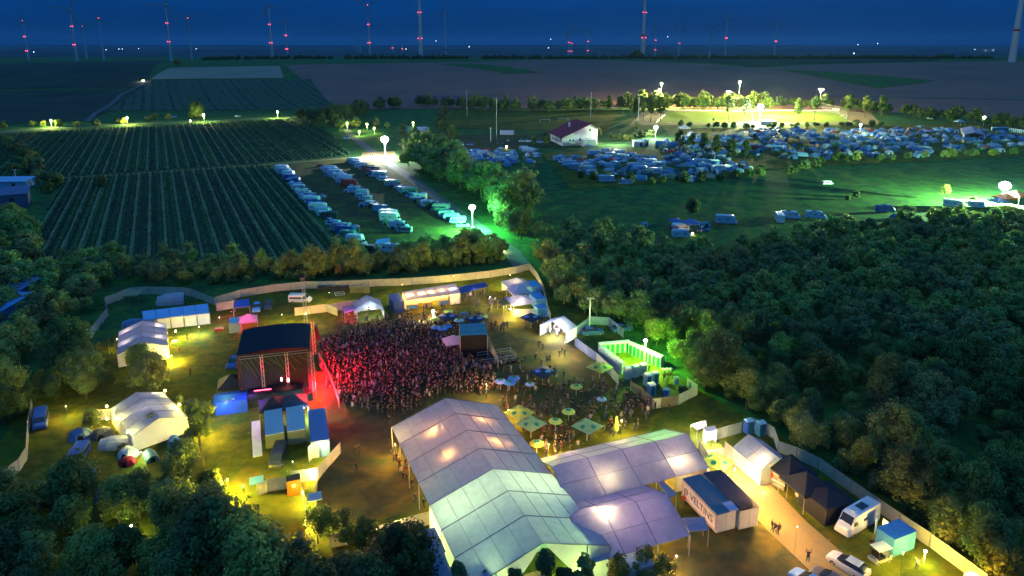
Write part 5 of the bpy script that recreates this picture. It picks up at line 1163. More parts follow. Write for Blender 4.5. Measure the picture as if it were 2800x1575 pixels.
for k, x, y, r, c, lab in (('mh', 2608, 568, -35, WH, 'white motorhome left of the brightest floodlight'), ('cv', 2668, 568, -30, WH, 'white caravan right of the white motorhome near the brightest floodlight'), ('camper', 2230, 598, -20, SB, 'blue lit camper van at the wood edge below the green meadow, right of two'), ('camper', 2160, 598, -15, SB, 'blue lit camper van at the wood edge below the green meadow, left of two'), ('mh', 2130, 606, 80, WH, 'small pale vehicle at the wood edge left of the two blue campers'), ('mh', 1985, 612, -12, SB, 'blue camper alone at the wood edge right of the small camp'), ('car', 1922, 633, 10, DB, 'blue car beside the dome tent of the small camp'), ('cv', 1860, 632, 5, WH, 'pale caravan in the small camp with the glowing lamp'), ('cv', 1860, 650, 0, SB, 'pale blue trailer in front of the caravan of the small camp'), ('van', 1842, 634, 90, RD, 'red van at the left of the small camp'), ('camper', 2420, 580, 5, DB, 'dark ribbed camper at the wood edge in the green meadow'),
    ('van', 822, 826, 0, WH, 'white minibus parked on the lit grass behind the stage'), ('car', 703, 848, -75, (.15, .4, .9), 'blue car right of the blue canopy behind the stage'), ('car', 735, 842, -78, DK, 'dark car beside the blue car behind the stage'), ('car', 640, 1000, -85, DB, 'dark blue car left of the stage'), ('van', 762, 1262, -84, (.04, .04, .05), 'black van with its bonnet to the viewer behind the truck boxes'),
    ('van', 214, 1262, -80, DB, 'dark blue pickup like van in the left camp'), ('car', 226, 1318, -85, (.08, .2, .6), 'blue estate car in the left camp'), ('van', 113, 1160, -60, DB, 'dark blue van under the trees at the far left'),
    ('camper', 2342, 1440, 212, WH, 'white high roofed camper van at the lower right'), ('car', 2318, 1556, 128, (.75, .75, .8), 'silver car parked diagonally at the lower right corner'), ('car', 2213, 1606, 125, (.05, .25, .7), 'blue roofed car cut off by the bottom edge'), ('car', 2270, 1600, 128, (.12, .1, .1), 'dark brown car cut off by the bottom edge'),
    ('car', 1620, 914, 10, DB, 'dark blue car in the dark yard behind the entrance tent'), ('car', 1700, 905, 20, DB, 'blue car at the right end of the dark yard behind the entrance tent'),
    ('van', 1170, 368, 5, (1, .45, .03), 'orange lorry in the far car park'), ('car', 1245, 397, 95, WH, 'white car facing us in the far car park, left of two'), ('car', 1264, 397, 95, WH, 'white car facing us in the far car park, right of two'), ('car', 1212, 398, 95, DK, 'black car in the far car park left of the two white ones'), ('car', 1228, 400, 95, GN, 'dark green car in the far car park'), ('car', 1218, 386, 0, RD, 'reddish car in the far car park'), ('car', 1285, 397, 0, DB, 'dark blue car in the far car park right of the white ones'), ('car', 1368, 393, 10, DK, 'black car between the far car park and the house'), ('car', 1428, 388, 0, (.8, .9, .8), 'pale car left of the conical tree, left of two'), ('car', 1443, 388, 0, (.8, .9, .8), 'pale car left of the conical tree, right of two'), ('car', 1476, 390, 0, SB, 'grey blue car right of the conical tree'), ('car', 1390, 386, 90, GY, 'grey car facing us behind the black one near the hut'),
    ('car', 948, 380, -20, SB, 'silver car beside the access road above the vineyard corner'), ('car', 906, 336, 0, RD, 'red car at the sandy lay-by'), ('car', 392, 222, 60, DK, 'car with headlights on driving down the far track')):
    park(k, (x, y), R(r), c, lab)
for i, (x, c) in enumerate(((404, SB), (475, SB), (540, DB), (650, SB), (828, DB), (848, SB), (872, DB), (898, SB))): park('car', (x, 322-i*.9), R(4), c, 'small car parked along the country road', 'cars along the country road')
hp = P(392, 222); t = thing('headlamp_pair', 'white headlights of the car on the far track', 'headlights', hp+Vector((1.2, -2.6, .8))); mb = MB(); mb.ball((-.7, 0, 0), .55); mb.ball((.9, 0, 0), .6); mb.build('lamps', G_warm, t); pl('headlamp_beam', hp+Vector((1.5, -6, 2.2)), (1, .9, .7), 4000, .2)
# golf buggy
t = thing('golf_buggy', 'open buggy with a pale striped roof full of bags at the lower right', 'buggy', P(2404, 1535), SITE)
mb = MB(); mb.box(0, 0, 1.95, 1.9, 1.3, .08); mb.build('roof', M_white, t); mb = MB()
for x in (-.85, .85):
    for y in (-.55, .55): mb.tube((x*.8, y, .6), (x, y, 1.95), .03)
mb.build('roof_posts', M_dmetal, t); mb = MB(); mb.box(0, 0, .5, 2.3, 1.2, .35); mb.box(1.0, 0, .8, .4, 1.15, .4, tx=.6); mb.build('body', M_board, t, (.5, .5, .45)); mb = MB(); mb.box(-.2, 0, .85, .9, 1.1, .3); mb.box(-.65, 0, 1.15, .15, 1.1, .5); mb.build('seat', M_black, t); wheels(t, (-.8, .8), .6, .24)
# ================================================================ BUILDINGS
def house():
    RA, RB, EA, EB = P(1565, 322, 12.5), P(1624, 337, 12.5), P(1506, 355, 5), P(1549, 376, 5)
    u = ((RB-RA)+(EB-EA)); u.z = 0; L = 27.0; u.normalize(); v = Vector((u.y, -u.x, 0)); c = (RB+EB)/2; c.z = 0; c -= u*L/2; W = 21.0
    t = thing('club_house', 'white house with a steep dark red roof beside the far car park', 'house', c, math.atan2(u.y, u.x)); h, w_, E, Rg, ry = L/2, W/2, 5.0, 12.3, 6.5
    mb = MB(); mb.add([(-h, -w_, 0), (h, -w_, 0), (h, w_, 0), (-h, w_, 0), (-h, -w_, E), (h, -w_, E), (h, w_, 9.4), (-h, w_, 9.4), (h, ry, Rg), (-h, ry, Rg)], [(0, 1, 5, 4), (2, 3, 7, 6), (1, 2, 6, 8, 5), (3, 0, 4, 9, 7)]); mb.build('wall', M_render, t)
    mb = MB(); o = .9
    mb.slab([(-h-o, -w_-1, E-.3), (h+o, -w_-1, E-.3), (h+o, ry, Rg+.2), (-h-o, ry, Rg+.2)], .22); mb.slab([(h+o, ry, Rg+.2), (h+o, w_+1, 9.0), (-h-o, w_+1, 9.0), (-h-o, ry, Rg+.2)], .22); r_ = mb.build('roof', M_roofred, t)
    mb = MB(); mb.box(-3, -1, 10.0, 1, 1, 3.2); mb.build('chimney', M_render, r_)
    mb = MB(); mb.box(-h-3, 0, 1.7, 6, 9, 3.4); mb.build('side_wing', M_render, t); mb = MB(); mb.box(h+3, 4, 1.9, 6, 7, 3.8); mb.build('annex', M_render, t); mb = MB(); mb.box(h+2, -3.5, 2.6, 4, 7, .15); mb.build('porch_roof', M_white, t)
    for y, z in ((-6, 3.1), (-4, 3.1), (0, 3.6), (3.4, 3.6), (6, 8.8)):
        mb = MB(); mb.box(h+.02, y, z, .08, .9, 1.3); f = mb.build('window', M_glass, t); mb = MB(); mb.box(h+.07, y, z-.7, .14, 1.1, .07); mb.build('sill', M_white, f)
    for x in (-6, -3, 0, 3, 6):
        mb = MB(); mb.box(x, -w_-.02, 2.2, 1.1, .08, 1.3); f = mb.build('window', M_glass, t); mb = MB(); mb.box(x, -w_-.06, 1.5, 1.3, .14, .07); mb.build('sill', M_white, f)
    return t, c
ht, hc = house(); pl('house_porch_light', hc+Vector((13, -7, 2.3)), (1, .9, .6), 1800, .2); pl('house_gable_light', hc+Vector((24, -12, 7)), (1, .95, .8), 22000, .3)
bc = P(1195, 285); t = thing('barn', 'long barn with a purple brown roof among dark trees', 'barn', bc, R(-8)); mb = MB(); mb.box(0, 0, 2.2, 40, 16, 4.4); mb.build('wall', mat('barn_wall', (.25, .3, .4), .9), t)
mb = MB(); mb.slab([(-21, -9, 4.2), (21, -9, 4.2), (21, 0, 8.5), (-21, 0, 8.5)], .2); mb.slab([(21, 0, 8.5), (21, 9, 4.2), (-21, 9, 4.2), (-21, 0, 8.5)], .2); mb.build('roof', mat('barn_roof', (.20, .08, .16), .9, nscale=.3), t)
for lab, px, L, W, H, a, col in (('pale blue flat roofed building at the left edge', (30, 512), 16, 7, 3, 5, (.35, .6, .9)), ('blue roofed shed cut off by the left edge', (8, 838), 13, 9, 4.5, -8, (.12, .25, .55)), ('lower blue shed below the first one at the left edge', (-8, 880), 10, 9, 4, -8, (.10, .35, .75)), ('dark house with a pale gable strip at the left edge', (10, 565), 16, 10, 5, 30, (.12, .14, .3)), ('small white kiosk on the lane behind the pitch camp', (1745, 400), 6, 3.5, 3, 5, (.95, .95, 1)), ('small bright kiosk beside the low lamp of the camping field', (1765, 398), 3, 3, 3.2, 5, (.9, .8, .9))):
    p = P(*px); t = thing('shed', lab, 'building', p, R(a)); mb = MB(); mb.box(0, 0, H/2, L, W, H); mb.build('wall', M_board, t, tuple(q*.8 for q in col)); mb = MB(); mb.slab([(-L/2-.3, -W/2-.3, H), (L/2+.3, -W/2-.3, H), (L/2+.3, W/2+.3, H+W*.12), (-L/2-.3, W/2+.3, H+W*.12)], .15); mb.build('roof', M_board, t, col); mb = MB(); mb.box(L*.2, -W/2-.03, H*.4, 1.2, .08, H*.7); mb.build('door', M_glass, t)
# goals, pitch fence
for px, rz in (((1800, 322), 80), ((2308, 322), 100), ((1490, 335), 0), ((1540, 332), 0)):
    o = thing('football_goal', 'white football goal, %s' % {1800: 'left end of the floodlit pitch', 2308: 'right end of the floodlit pitch', 1490: 'left one on the dark training pitch', 1540: 'right one on the dark training pitch'}[px[0]], 'goal', P(*px), R(rz)); mb = MB()
    mb.tube((-3.6, 0, 0), (-3.6, 0, 2.4), .1); mb.tube((3.6, 0, 0), (3.6, 0, 2.4), .1); mb.tube((-3.6, 0, 2.4), (3.6, 0, 2.4), .1); mb.tube((-3.6, 1.5, 0), (-3.6, 0, 2.4), .05); mb.tube((3.6, 1.5, 0), (3.6, 0, 2.4), .05); mb.build('frame', M_white, o)
t = thing('ball_fence', 'tall mesh fence with a sign at the right end of the floodlit pitch', 'fence', P(2245, 300), 0); g0 = P(2245, 300); g1 = P(2312, 318); mb = MB(); d = g1-g0
for i in range(14): p = d*i/13; mb.tube((p.x, p.y, 0), (p.x, p.y, 6), .08, n=4)
for z in (.3, 2, 4, 6): mb.tube((0, 0, z), (d.x, d.y, z), .07, n=4)
mb.build('mesh_panels', M_metal, t); mb = MB(); p = d*.6; mb.box(p.x, p.y-.4, 3.2, 6, .15, 2.2); mb.build('sign', M_white, t)
t = thing('perimeter_boards', 'pale advertising boards along the far side of the floodlit pitch', 'boards', P(1826, 304)); g0 = P(1826, 304); d = P(2288, 304)-g0; mb = MB()
for i in range(24): a, b = d*i/24, d*(i+.93)/24; mb.slab([(a.x, a.y, .1), (b.x, b.y, .1), (b.x, b.y, 1.1), (a.x, a.y, 1.1)], .06)
mb.build('boards', M_white, t)
for x, y in ((2290, 470),): 
    pass
t = thing('abandoned_sofa', 'pale sofa like heap lying on the green meadow', 'sofa', P(2262, 503), R(10)); mb = MB(); mb.box(0, 0, .3, 4.5, 1.6, .6); mb.box(0, .7, .8, 4.5, .3, .9); mb.box(-2, 0, .6, .4, 1.5, .9); mb.build('frame', M_lil, t)
# ================================================================ CAMPING FIELD
def mk_dome():
    t = thing('dome_tent', 'x', 'tent', (0, 0, 0)); mb = MB(); n = 8; rings = []
    for r, z in ((1.55, 0), (1.45, .55), (1.05, 1.15), (.5, 1.45), (.03, 1.52)): rings.append([(r*math.cos(6.2832*i/n+.39)*(1 if i % 2 else .97), r*.85*math.sin(6.2832*i/n+.39), z) for i in range(n)])
    mb.loft(rings, cap=False); mb.build('canopy', M_cloth, t); mb = MB(); mb.slab([(-.5, -1.30, .05), (.5, -1.30, .05), (.25, -1.06, .95), (-.25, -1.06, .95)], .03); mb.build('door', M_black, t)
    mb = MB(); [mb.path([(r*math.cos(a), r*.87*math.sin(a), z+.03) for r, z in ((1.55, 0), (1.45, .55), (1.05, 1.15), (.5, 1.45), (0, 1.52))], .025, 3) for a in (.39, 1.96, 3.53, 5.1)]; mb.build('poles', M_dmetal, t); return t
def mk_tunnel():
    t = thing('tunnel_tent', 'x', 'tent', (0, 0, 0)); mb = MB()
    mb.loft([[(x, r*math.cos(math.pi*i/8), z*math.sin(math.pi*i/8)) for i in range(9)] for x, r, z in ((-2.6, .3, .4), (-2.2, 1.2, 1.4), (-.8, 1.45, 1.85), (.8, 1.45, 1.9), (2.2, 1.4, 1.85), (2.4, 1.4, 1.85))], cap=False); mb.build('canopy', M_cloth, t)
    mb = MB(); mb.quad(*[(2.38, 1.35*math.cos(math.pi*i/8), 1.8*math.sin(math.pi*i/8)) for i in range(9)]); mb.build('end_wall', M_cloth, t)
    for x, r, z in ((-2.2, 1.22, 1.42), (-.8, 1.47, 1.88), (.8, 1.47, 1.93), (2.4, 1.42, 1.88)): mb = MB(); mb.path([(x, r*math.cos(math.pi*i/8), z*math.sin(math.pi*i/8)) for i in range(9)], .035, 3); mb.build('hoop', M_metal, t)
    mb = MB(); mb.slab([(2.41, -.5, .05), (2.41, .5, .05), (2.41, .4, 1.3), (2.41, -.4, 1.3)], .02); mb.build('door', M_black, t); return t
def mk_pav():
    t = pagoda('x', None, 3.0, 1.95, 2.7, 0, M_cloth, name='folding_canopy', base=(0, 0, 0), cat='canopy'); return t
PR.update(dome=mk_dome(), tun=mk_tunnel(), pav=mk_pav()); bpy.context.view_layer.update()
TC = [((.25, .50, .80), 'pale blue'), ((.6, .7, .8), 'whitish'), ((.08, .25, .6), 'blue'), ((.1, .3, .2), 'green'), ((.3, .35, .4), 'grey'), ((.55, .08, .06), 'red'), ((.8, .4, .1), 'orange'), ((.45, .5, .25), 'olive')]  # first tint puts the blue sky light into white tent cloth
TW = [8, 13, 5, 3, 5, 1.6, 1.4, 2.5]
for p in LOTX: park('pav' if random.random() < .5 else 'dome', None, random.uniform(-.3, .3), random.choice(((.3, .5, .7), (.1, .2, .4), (.6, .7, .75), (.15, .25, .2))), 'small canopy or tent pitched between the vehicles of the caravan lot', 'canopies and tents between the vehicles of the caravan lot', s=random.uniform(.8, 1.2), xy=p)
for p in scatter([(1500, 425), (1640, 412), (1790, 415), (1860, 440), (2050, 452), (2040, 478), (1950, 488), (1800, 492), (1640, 495), (1560, 470)], 6.2, .45)[:130]:
    c, cn = random.choices(TC, TW)[0]; k = random.choices(('dome', 'tun', 'pav'), (5, 4, 4))[0]
    park(k, None, random.uniform(0, 6.28), c, '%s %s among the motorhomes below the white house' % (cn, {'dome': 'dome tent', 'tun': 'tunnel tent', 'pav': 'folding canopy'}[k]), cn+' '+k.replace('tun', 'tunnel tents').replace('dome', 'dome tents').replace('pav', 'canopies')+' below the white house', s=random.uniform(.95, 1.3), xy=p)
for p in scatter([(1225, 408), (1480, 400), (1490, 440), (1400, 455), (1260, 450)], 7, .45)[:45]:
    c, cn = random.choices(TC, TW)[0]; k = random.choices(('dome', 'tun', 'pav'), (5, 4, 4))[0]
    park(k, None, random.uniform(0, 6.28), c, '%s %s in the camp behind the copse' % (cn, {'dome': 'dome tent', 'tun': 'tunnel tent', 'pav': 'folding canopy'}[k]), cn+' '+k.replace('tun', 'tunnel tents').replace('dome', 'dome tents').replace('pav', 'canopies')+' behind the copse', s=random.uniform(.95, 1.3), xy=p)
pts = scatter([(1905, 385), (2060, 362), (2160, 352), (2330, 358), (2560, 352), (2815, 372), (2830, 412), (2700, 418), (2520, 430), (2330, 438), (2180, 436), (2060, 428), (1960, 420)], 4.1, .45)
pts = random.sample(pts, min(len(pts), 480)) + scatter([(1790, 392), (1900, 375), (1960, 400), (2000, 440), (1840, 432)], 6.5, .45)
pts.sort(key=lambda p: p.length); random.shuffle(pts)
pts = pts[:520]
for p in pts:
    c, cn = random.choices(TC, TW)[0]; k = random.choices(('dome', 'tun', 'pav'), (6, 4, 3))[0]
    park(k, None, random.uniform(0, 6.28), c, '%s %s on the crowded camping field' % (cn, {'dome': 'dome tent', 'tun': 'tunnel tent', 'pav': 'folding canopy'}[k]), cn+' '+{'dome': 'dome tents', 'tun': 'tunnel tents', 'pav': 'folding canopies'}[k]+' on the crowded camping field', s=random.uniform(.95, 1.4), xy=p)
for k, x, y, r, c, s, lab in (('dome', 282, 1196, 20, (.15, .17, .2), 1.1, 'dark dome tent left of the pale tunnel tent'), ('dome', 222, 1200, 30, (.15, .3, .6), 1.15, 'blue dome tent at the left of the dark one in the left camp'), ('tun', 318, 1222, 5, (.7, .75, .75), .9, 'big pale tunnel tent in the left camp'), ('dome', 350, 1270, 0, (.75, .03, .05), .8, 'small red dome tent in front of the glowing white one'), ('dome', 352, 1248, 0, (.95, .92, .85), 1.0, 'white dome tent glaring beside the red one'), ('tun', 412, 1254, -50, (.15, .32, .3), .62, 'green tunnel tent right of the red dome tent'), ('tun', 478, 1216, -60, (.15, .4, .75), .62, 'blue tunnel tent with a pale rim before the lower gable tent'), ('dome', 310, 1362, 0, (.12, .16, .4), 1.5, 'dark blue dome tent half hidden in the lower left wood'),
    ('tun', 365, 892, 10, (.2, .4, .7), .85, 'small blue tunnel tent left of the long blue roofed tent'), ('tun', 468, 828, 15, (.55, .65, .75), 1.2, 'large tunnel tent with pale hoops inside the fence loop'), ('pav', 365, 826, 10, (.45, .45, .25), 1.1, 'olive canopy with lit cabins beneath inside the fence loop'), ('dome', 150, 950, 0, (.2, .2, .3), 1.1, 'dark dome tent inside the far left fence corner'), ('dome', 172, 985, 0, (.15, .2, .3), 1.1, 'dark tent with a pale side at the left end of the lit grass'),
    ('dome', 1928, 620, 0, (.25, .5, .5), 1.3, 'green blue dome tent right of the small camp'), ('pav', 1846, 622, 10, (.12, .25, .6), 1.2, 'blue canopy at the left of the small camp'), ('pav', 1890, 634, 10, (.12, .25, .6), 1.6, 'large blue canopy with the glowing lamp in the small camp'), ('dome', 1762, 618, 0, (.25, .5, .8), .9, 'single pale blue tent left of the small camp'), ('pav', 2480, 594, 0, (.2, .35, .25), 1, 'green canopy at the edge of the right wood'), ('dome', 2445, 598, 0, (.1, .2, .4), 1.1, 'dark blue tent at the edge of the right wood'), ('pav', 2745, 568, 10, (.9, .3, .08), 2.0, 'orange red canopy right below the brightest floodlight'), ('pav', 2770, 560, 30, (.85, .2, .1), 2.0, 'red canopy at the right edge beside the orange one'), ('pav', 2725, 572, 10, (.6, .6, .85), 1.6, 'pale canopy below the brightest floodlight'),
    ('pav', 2622, 345, 0, (.3, .5, .7), 1.8, 'blue canopy left of the glowing pale tent at the far right'), ('dome', 2550, 325, 0, (.4, .6, .55), 2.6, 'pale green dome alone on the bank at the far right'), ('dome', 2060, 372, 0, (.9, .9, .9), 2, 'large white tent on the camping field near the pitch lamp'), ('pav', 1870, 366, 0, (.95, .95, .95), 2.2, 'white canopy at the top of the camping field'), ('dome', 1890, 372, 0, (.95, .95, .95), 2.0, 'white dome beside the white canopy at the top of the camping field'), ('tun', 1916, 378, 20, (.9, .95, .95), 1.5, 'white tunnel tent near the top of the camping field')):
    park(k, (x, y), R(r), c, lab, None, s)
gtent('pale tent glowing yellow at the far right camp', P(2655, 345, 4.5), P(2668, 362, 4.5), 11, 2.8, 4.5, 2, 'LR', '', name='marquee')
# ================================================================ WIND TURBINES
def turbine(i, bx, D, hubpx, lights, label, rad=2.4, bands=()):
    dx, dy, dz = ray(bx, 160); X_ = dx/dy*D; z0 = terr(X_, D); H_ = zat(X_, D, hubpx)-z0
    t = thing('wind_turbine', label, 'wind turbine', (X_, D, z0-1), 0); mb = MB()
    mb.loft([[(r*math.cos(6.283*k/12), r*math.sin(6.283*k/12), z) for k in range(12)] for r, z in ((rad*1.1, 0), (rad, H_*.25), (rad*.62, H_*.7), (rad*.5, H_))]); mb.build('tower', M_tower, t)
    mb = MB(); mb.box(0, 1.5, H_+1.4, 3.4, 10, 3.6); mb.build('nacelle', M_tower, t)
    a0 = (i*37) % 120
    hub = Vector((0, -4.6, H_+1.4)); mb = MB(); mb.ball(hub, 1.8); mb.build('hub', M_tower, t)
    for k in range(3):
        a = R(a0+120*k); d = Vector((math.sin(a), 0, math.cos(a))); mb = MB(); R_ = H_*.40; e = Vector((d.z, 0, -d.x)); S = []
        for u, w_ in ((0, .9), (.12, 1.9), (.5, 1.2), (1, .25)): c = hub+d*R_*u; S.append([c-e*w_, c+Vector((0, -.35*w_, 0)), c+e*w_, c+Vector((0, .35*w_, 0))])
        mb.loft(S); mb.build('blade', M_blade, t)
    for y in lights:
        z = zat(X_, D, y)-z0+1; f = min(1, max(0, z/H_)); rr = rad*(1.1-.6*f)+.9; top = z > H_*.95
        mb = MB()
        for a in ((-.8,), (.8,)) if not top else ((0,),): mb.ball((a[0]*rr, -rr, z if not top else H_+4), 0.95*D/2200*(.62 if D > 2650 else 1))
        mb.build('warning_light', G_red, t)
    for y in bands:
        z = zat(X_, D, y)-z0+1; f = z/H_; r = rad*(1.1-.55*f)+.12; mb = MB(); mb.tube((0, 0, z-2), (0, 0, z+2), r, r, 12); mb.build('red_band', M_redband, t)
TB = [(78, 2300, 59, (139, 100, 57), 'leftmost wind turbine with three red lights', 3.2, ()), (210, 1900, 24, (122, 72), 'wind turbine with two rows of red lights, second from the left', 3.4, ()), (238, 2700, 74, (71,), 'thin wind turbine just right of the second one', 2.8, ()), (284, 2300, 52, (50,), 'thin wind turbine with one red light left of the far village lights', 2.8, ()), (468, 1800, 12, (114, 63), 'wind turbine standing beside the broad dark far tree', 3.2, ()), (525, 2400, 52, (50,), 'thin wind turbine right of the broad dark far tree', 2.4, ()), (745, 1850, 17, (117, 67), 'wind turbine left of a close pair above the pale strip', 3.3, ()), (787, 2400, 59, (134, 97, 57), 'wind turbine with three red lights, right of a close pair', 2.9, ()), (1012, 1850, 17, (117, 67, 15), 'wind turbine with three red lights left of the thickest middle one', 2.8, ()), (1151, 1500, -50, (105, 34), 'thick wind turbine with two bright red light pairs in the upper middle', 4.2, ()), (1219, 2000, 33, (), 'unlit wind turbine right of the thick middle one', 2.6, (136,)),
  (979, 5200, 110, (), 'tiny distant turbine, left of a faint pair', 4, ()), (986, 5200, 112, (), 'tiny distant turbine, right of a faint pair', 4, ()), (1075, 5600, 108, (131,), 'tiny distant turbine with white light', 5, ()), (1101, 5600, 112, (133,), 'tiny distant turbine with one red light', 4, ()), (1555, 3000, 78, (116, 140), 'distant turbine, left of a touching pair', 3.2, ()), (1562, 3050, 80, (118, 140), 'distant turbine, right of a touching pair', 3.2, ()), (1607, 2900, 81, (113, 138), 'distant turbine with two red lights right of the touching pair', 3.2, ()), (1757, 1500, -45, (103, 34), 'thick wind turbine beside the dark horizon bush in the right half', 4.3, (97,)), (1790, 2800, 76, (136, 110), 'distant turbine just right of the thick right one', 2.8, ()), (1855, 2700, 68, (118,), 'faint turbine with one light, first in the right group', 2.6, ()), (1939, 2400, 80, (), 'unlit faint turbine in the right group', 2.6, ()), (1982, 2150, 50, (104,), 'turbine with dark nacelle and one red light in the right group', 2.6, ()), (2117, 2600, 63, (113,), 'rightmost of the faint turbines in the right group', 2.6, ()), (2768, 1150, -120, (), 'very thick turbine tower with a red band at the right edge', 4.9, (83,))]
for i, a in enumerate(TB): turbine(i, a[0], a[1], a[2], a[3], a[4], a[5], a[6])
# distant lamps
DL = [(325, 134), (334, 134), (379, 133), (290, 136), (536, 134), (533, 144), (410, 157), (450, 152), (583, 155, 2), (596, 155, 2.2), (609, 155, 1.6), (92, 142, .9), (1072, 131), (1110, 134), (1151, 131), (1192, 112), (1283, 128), (1500, 131), (1506, 107), (2220, 143, 1.4), (2307, 144, 1.4), (2335, 146, 1.4), (2338, 146, 1.2), (2346, 122), (2400, 119), (2666, 135), (2695, 138), (2716, 137), (2061, 155), (1826, 100), (2574, 154), (2620, 154)]
DO = [(2640, 154, 1.4), (2647, 155, 1.4), (2654, 155, 1.2), (2660, 155), (2692, 156, 1.3), (2702, 156, 1.3), (2573, 153)]
for L_, m, nm in ((DL, G_dim, 'white'), (DO, G_dimo, 'orange')):
    for q in L_:
        x, y = q[:2]; s = q[2] if len(q) > 2 else .8; D = 4200+random.uniform(0, 2500); dx, dy, dz = ray(x, y); X_ = dx/dy*D; z = zat(X_, D, y); g_ = terr(X_, D)
        t = tag(thing('distant_lamp', 'x', 'lamp', (X_, D, min(g_, z)-1)), 'tiny distant %s lamp of the villages on the horizon' % nm, 'lamp', 'distant %s village lamps' % nm)
        mb = MB(); mb.ball((0, 0, z-min(g_, z)+1), 1.9*s*D/5000, n=6, k=4); mb.build('lamp_head', m, t); mb = MB(); mb.tube((0, 0, 0), (0, 0, max(1.2, z-min(g_, z)+1)), .3*D/5000, n=4); mb.build('pole', M_dmetal, t)
# ================================================================ LAMPS
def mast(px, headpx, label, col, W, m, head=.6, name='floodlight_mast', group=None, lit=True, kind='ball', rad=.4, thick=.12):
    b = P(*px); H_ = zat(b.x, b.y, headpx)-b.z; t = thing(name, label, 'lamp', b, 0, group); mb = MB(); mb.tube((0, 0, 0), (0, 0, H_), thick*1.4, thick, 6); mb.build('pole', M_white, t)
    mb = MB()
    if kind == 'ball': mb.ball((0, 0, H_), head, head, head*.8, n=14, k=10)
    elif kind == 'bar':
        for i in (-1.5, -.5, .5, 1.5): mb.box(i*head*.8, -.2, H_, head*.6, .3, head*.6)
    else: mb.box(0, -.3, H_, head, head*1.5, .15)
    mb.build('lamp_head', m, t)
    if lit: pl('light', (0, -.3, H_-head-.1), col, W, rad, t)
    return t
mast((1054, 432), 381, 'white lamp with glare sized head over the road junction beside the caravan lot', (.93, 1, .9), 130000, G_white, 1.9, thick=.15)  # ball heads of the big lamps are oversized to stand in for glare
mast((1292, 632), 567, 'green white floodlight on a mast at the near corner of the caravan lot', (.14, 1, .32), 75000, G_green, 1.0)
mast((1792, 380), 348, 'low white lamp with glare sized head left on the camping field', (.85, 1, .85), 50000, G_white, 1.15)
mast((2076, 338), 292, 'white lamp with large glare sized head between pitch and camping field', (.9, 1, .7), 420000, G_white, 2.2)
mast((2739, 562), 508, 'brightest white lamp with glare sized head at the right edge', (.5, 1, .45), 1100000, G_white, 1.9)
mast((1806, 292), 228, 'floodlight mast behind the pitch, left one of the tall pair', (1, .92, .35), 450000, G_warm, 1.1, kind='ball')
mast((2018, 297), 224, 'floodlight mast behind the pitch, right one of the tall pair', (1, .92, .35), 450000, G_warm, 1.2, kind='ball')
mast((1989, 290), 250, 'shorter floodlight mast glowing pinkish behind the pitch', (1, .9, .7), 15000, glow('pinkish_lamp', (1, .8, .75), 6), 1.3, kind='bar')
mast((2240, 297), 244, 'floodlight mast above the right end of the pitch', (1, .95, .6), 60000, glow('pale_lamp', (1, .9, .8), 6), 1.6, kind='bar')
for px, h, lab in (((1277, 320), 247, 'unlit tall mast left on the training pitch'), ((1358, 382), 268, 'tall unlit floodlight mast with a pale head near the white hut'), ((1744, 355), 260, 'unlit mast beside the left corner of the floodlit pitch'), ((1615, 322), 252, 'unlit mast behind the red roofed house'), ((1342, 388), 350, 'thin unlit pole near the parked cars'), ((45, 500), 464, 'street lamp on the left edge beside the pale building'), ((1612, 900), 815, 'thin unlit pole in the dark yard behind the entrance tent')):
    mast(px, h, lab, WHT, 0, M_metal, .5, 'unlit_mast', lit=False, kind='bar')
for px, h, w_, lab in (((142, 348), 328, 30000, 'street lamp with a yellow pool on the country road, leftmost'), ((350, 341), 321, 30000, 'street lamp with a yellow pool on the country road, second from the left'), ((559, 334), 313, 30000, 'street lamp with a yellow pool on the country road, third from the left'), ((760, 324), 305, 30000, 'street lamp with a yellow pool on the country road, rightmost'), ((521, 336), 330, 400, 'low faint path light on the country road')):
    mast(px, h, lab, (.9, 1, .25), w_, G_white, .4, 'street_lamp', kind='ball', thick=.1)
for px, h in (((915, 330), 316), ((950, 356), 336), ((1004, 356), 339), ((983, 372), 359), ((1130, 352), 335), ((1024, 366), 350)):
    mast(px, h, 'small yellow green street lamp among the trees of the access road', (.8, 1, .2), 3500, glow('yellow_lamp', (.9, 1, .2), 6), .7, 'street_lamp', 'street lamps among the trees of the access road')
mast((2688, 345), 321, 'small white lamp on a mast right of the glowing far tent', (.95, 1, 1), 7000, G_white, .9, 'street_lamp')
mast((1762, 1000), 931, 'white lamp on a mast shining over the toilet yard', (.34, 1, .06), 15000, G_white, .30, 'yard_lamp', thick=.06)
mast((1185, 888), 851, 'white lamp on a mast over the parasols at the back of the crowd', WARM, 2500, G_white, .3, 'yard_lamp', thick=.05)
mast((831, 1150), 1112, 'white lamp on a mast between the truck boxes', (.5, 1, .85), 2200, G_white, .3, 'yard_lamp', thick=.05)
mast((2650, 1640), 1583, 'orange street lamp flaring at the bottom edge', (1, .40, .03), 4500, G_orange, .8, 'street_lamp')
mast((2525, 1543), 1507, 'slanted white tube light at the corner of the lower right yard', (1, .9, .1), 800, G_white, .16, 'yard_lamp', thick=.05)
mast((363, 1470), 1438, 'small white lamp hidden in the lower left wood', (.9, 1, .2), 500, G_white, .12, 'yard_lamp', thick=.05)
mast((1385, 408), 400, 'small warm lamp on the lane before the far car park', (1, .8, .5), 700, G_warm, .35, 'yard_lamp')
mast((1008, 472), 468, 'small warm light beside a van in the right row of the caravan lot', (1, .7, .5), 300, G_warm, .3, 'yard_lamp')
mast((1378, 690), 680, 'small warm lit cabin light in the hedge by the gate', (1, .8, .3), 300, G_warm, .4, 'yard_lamp')
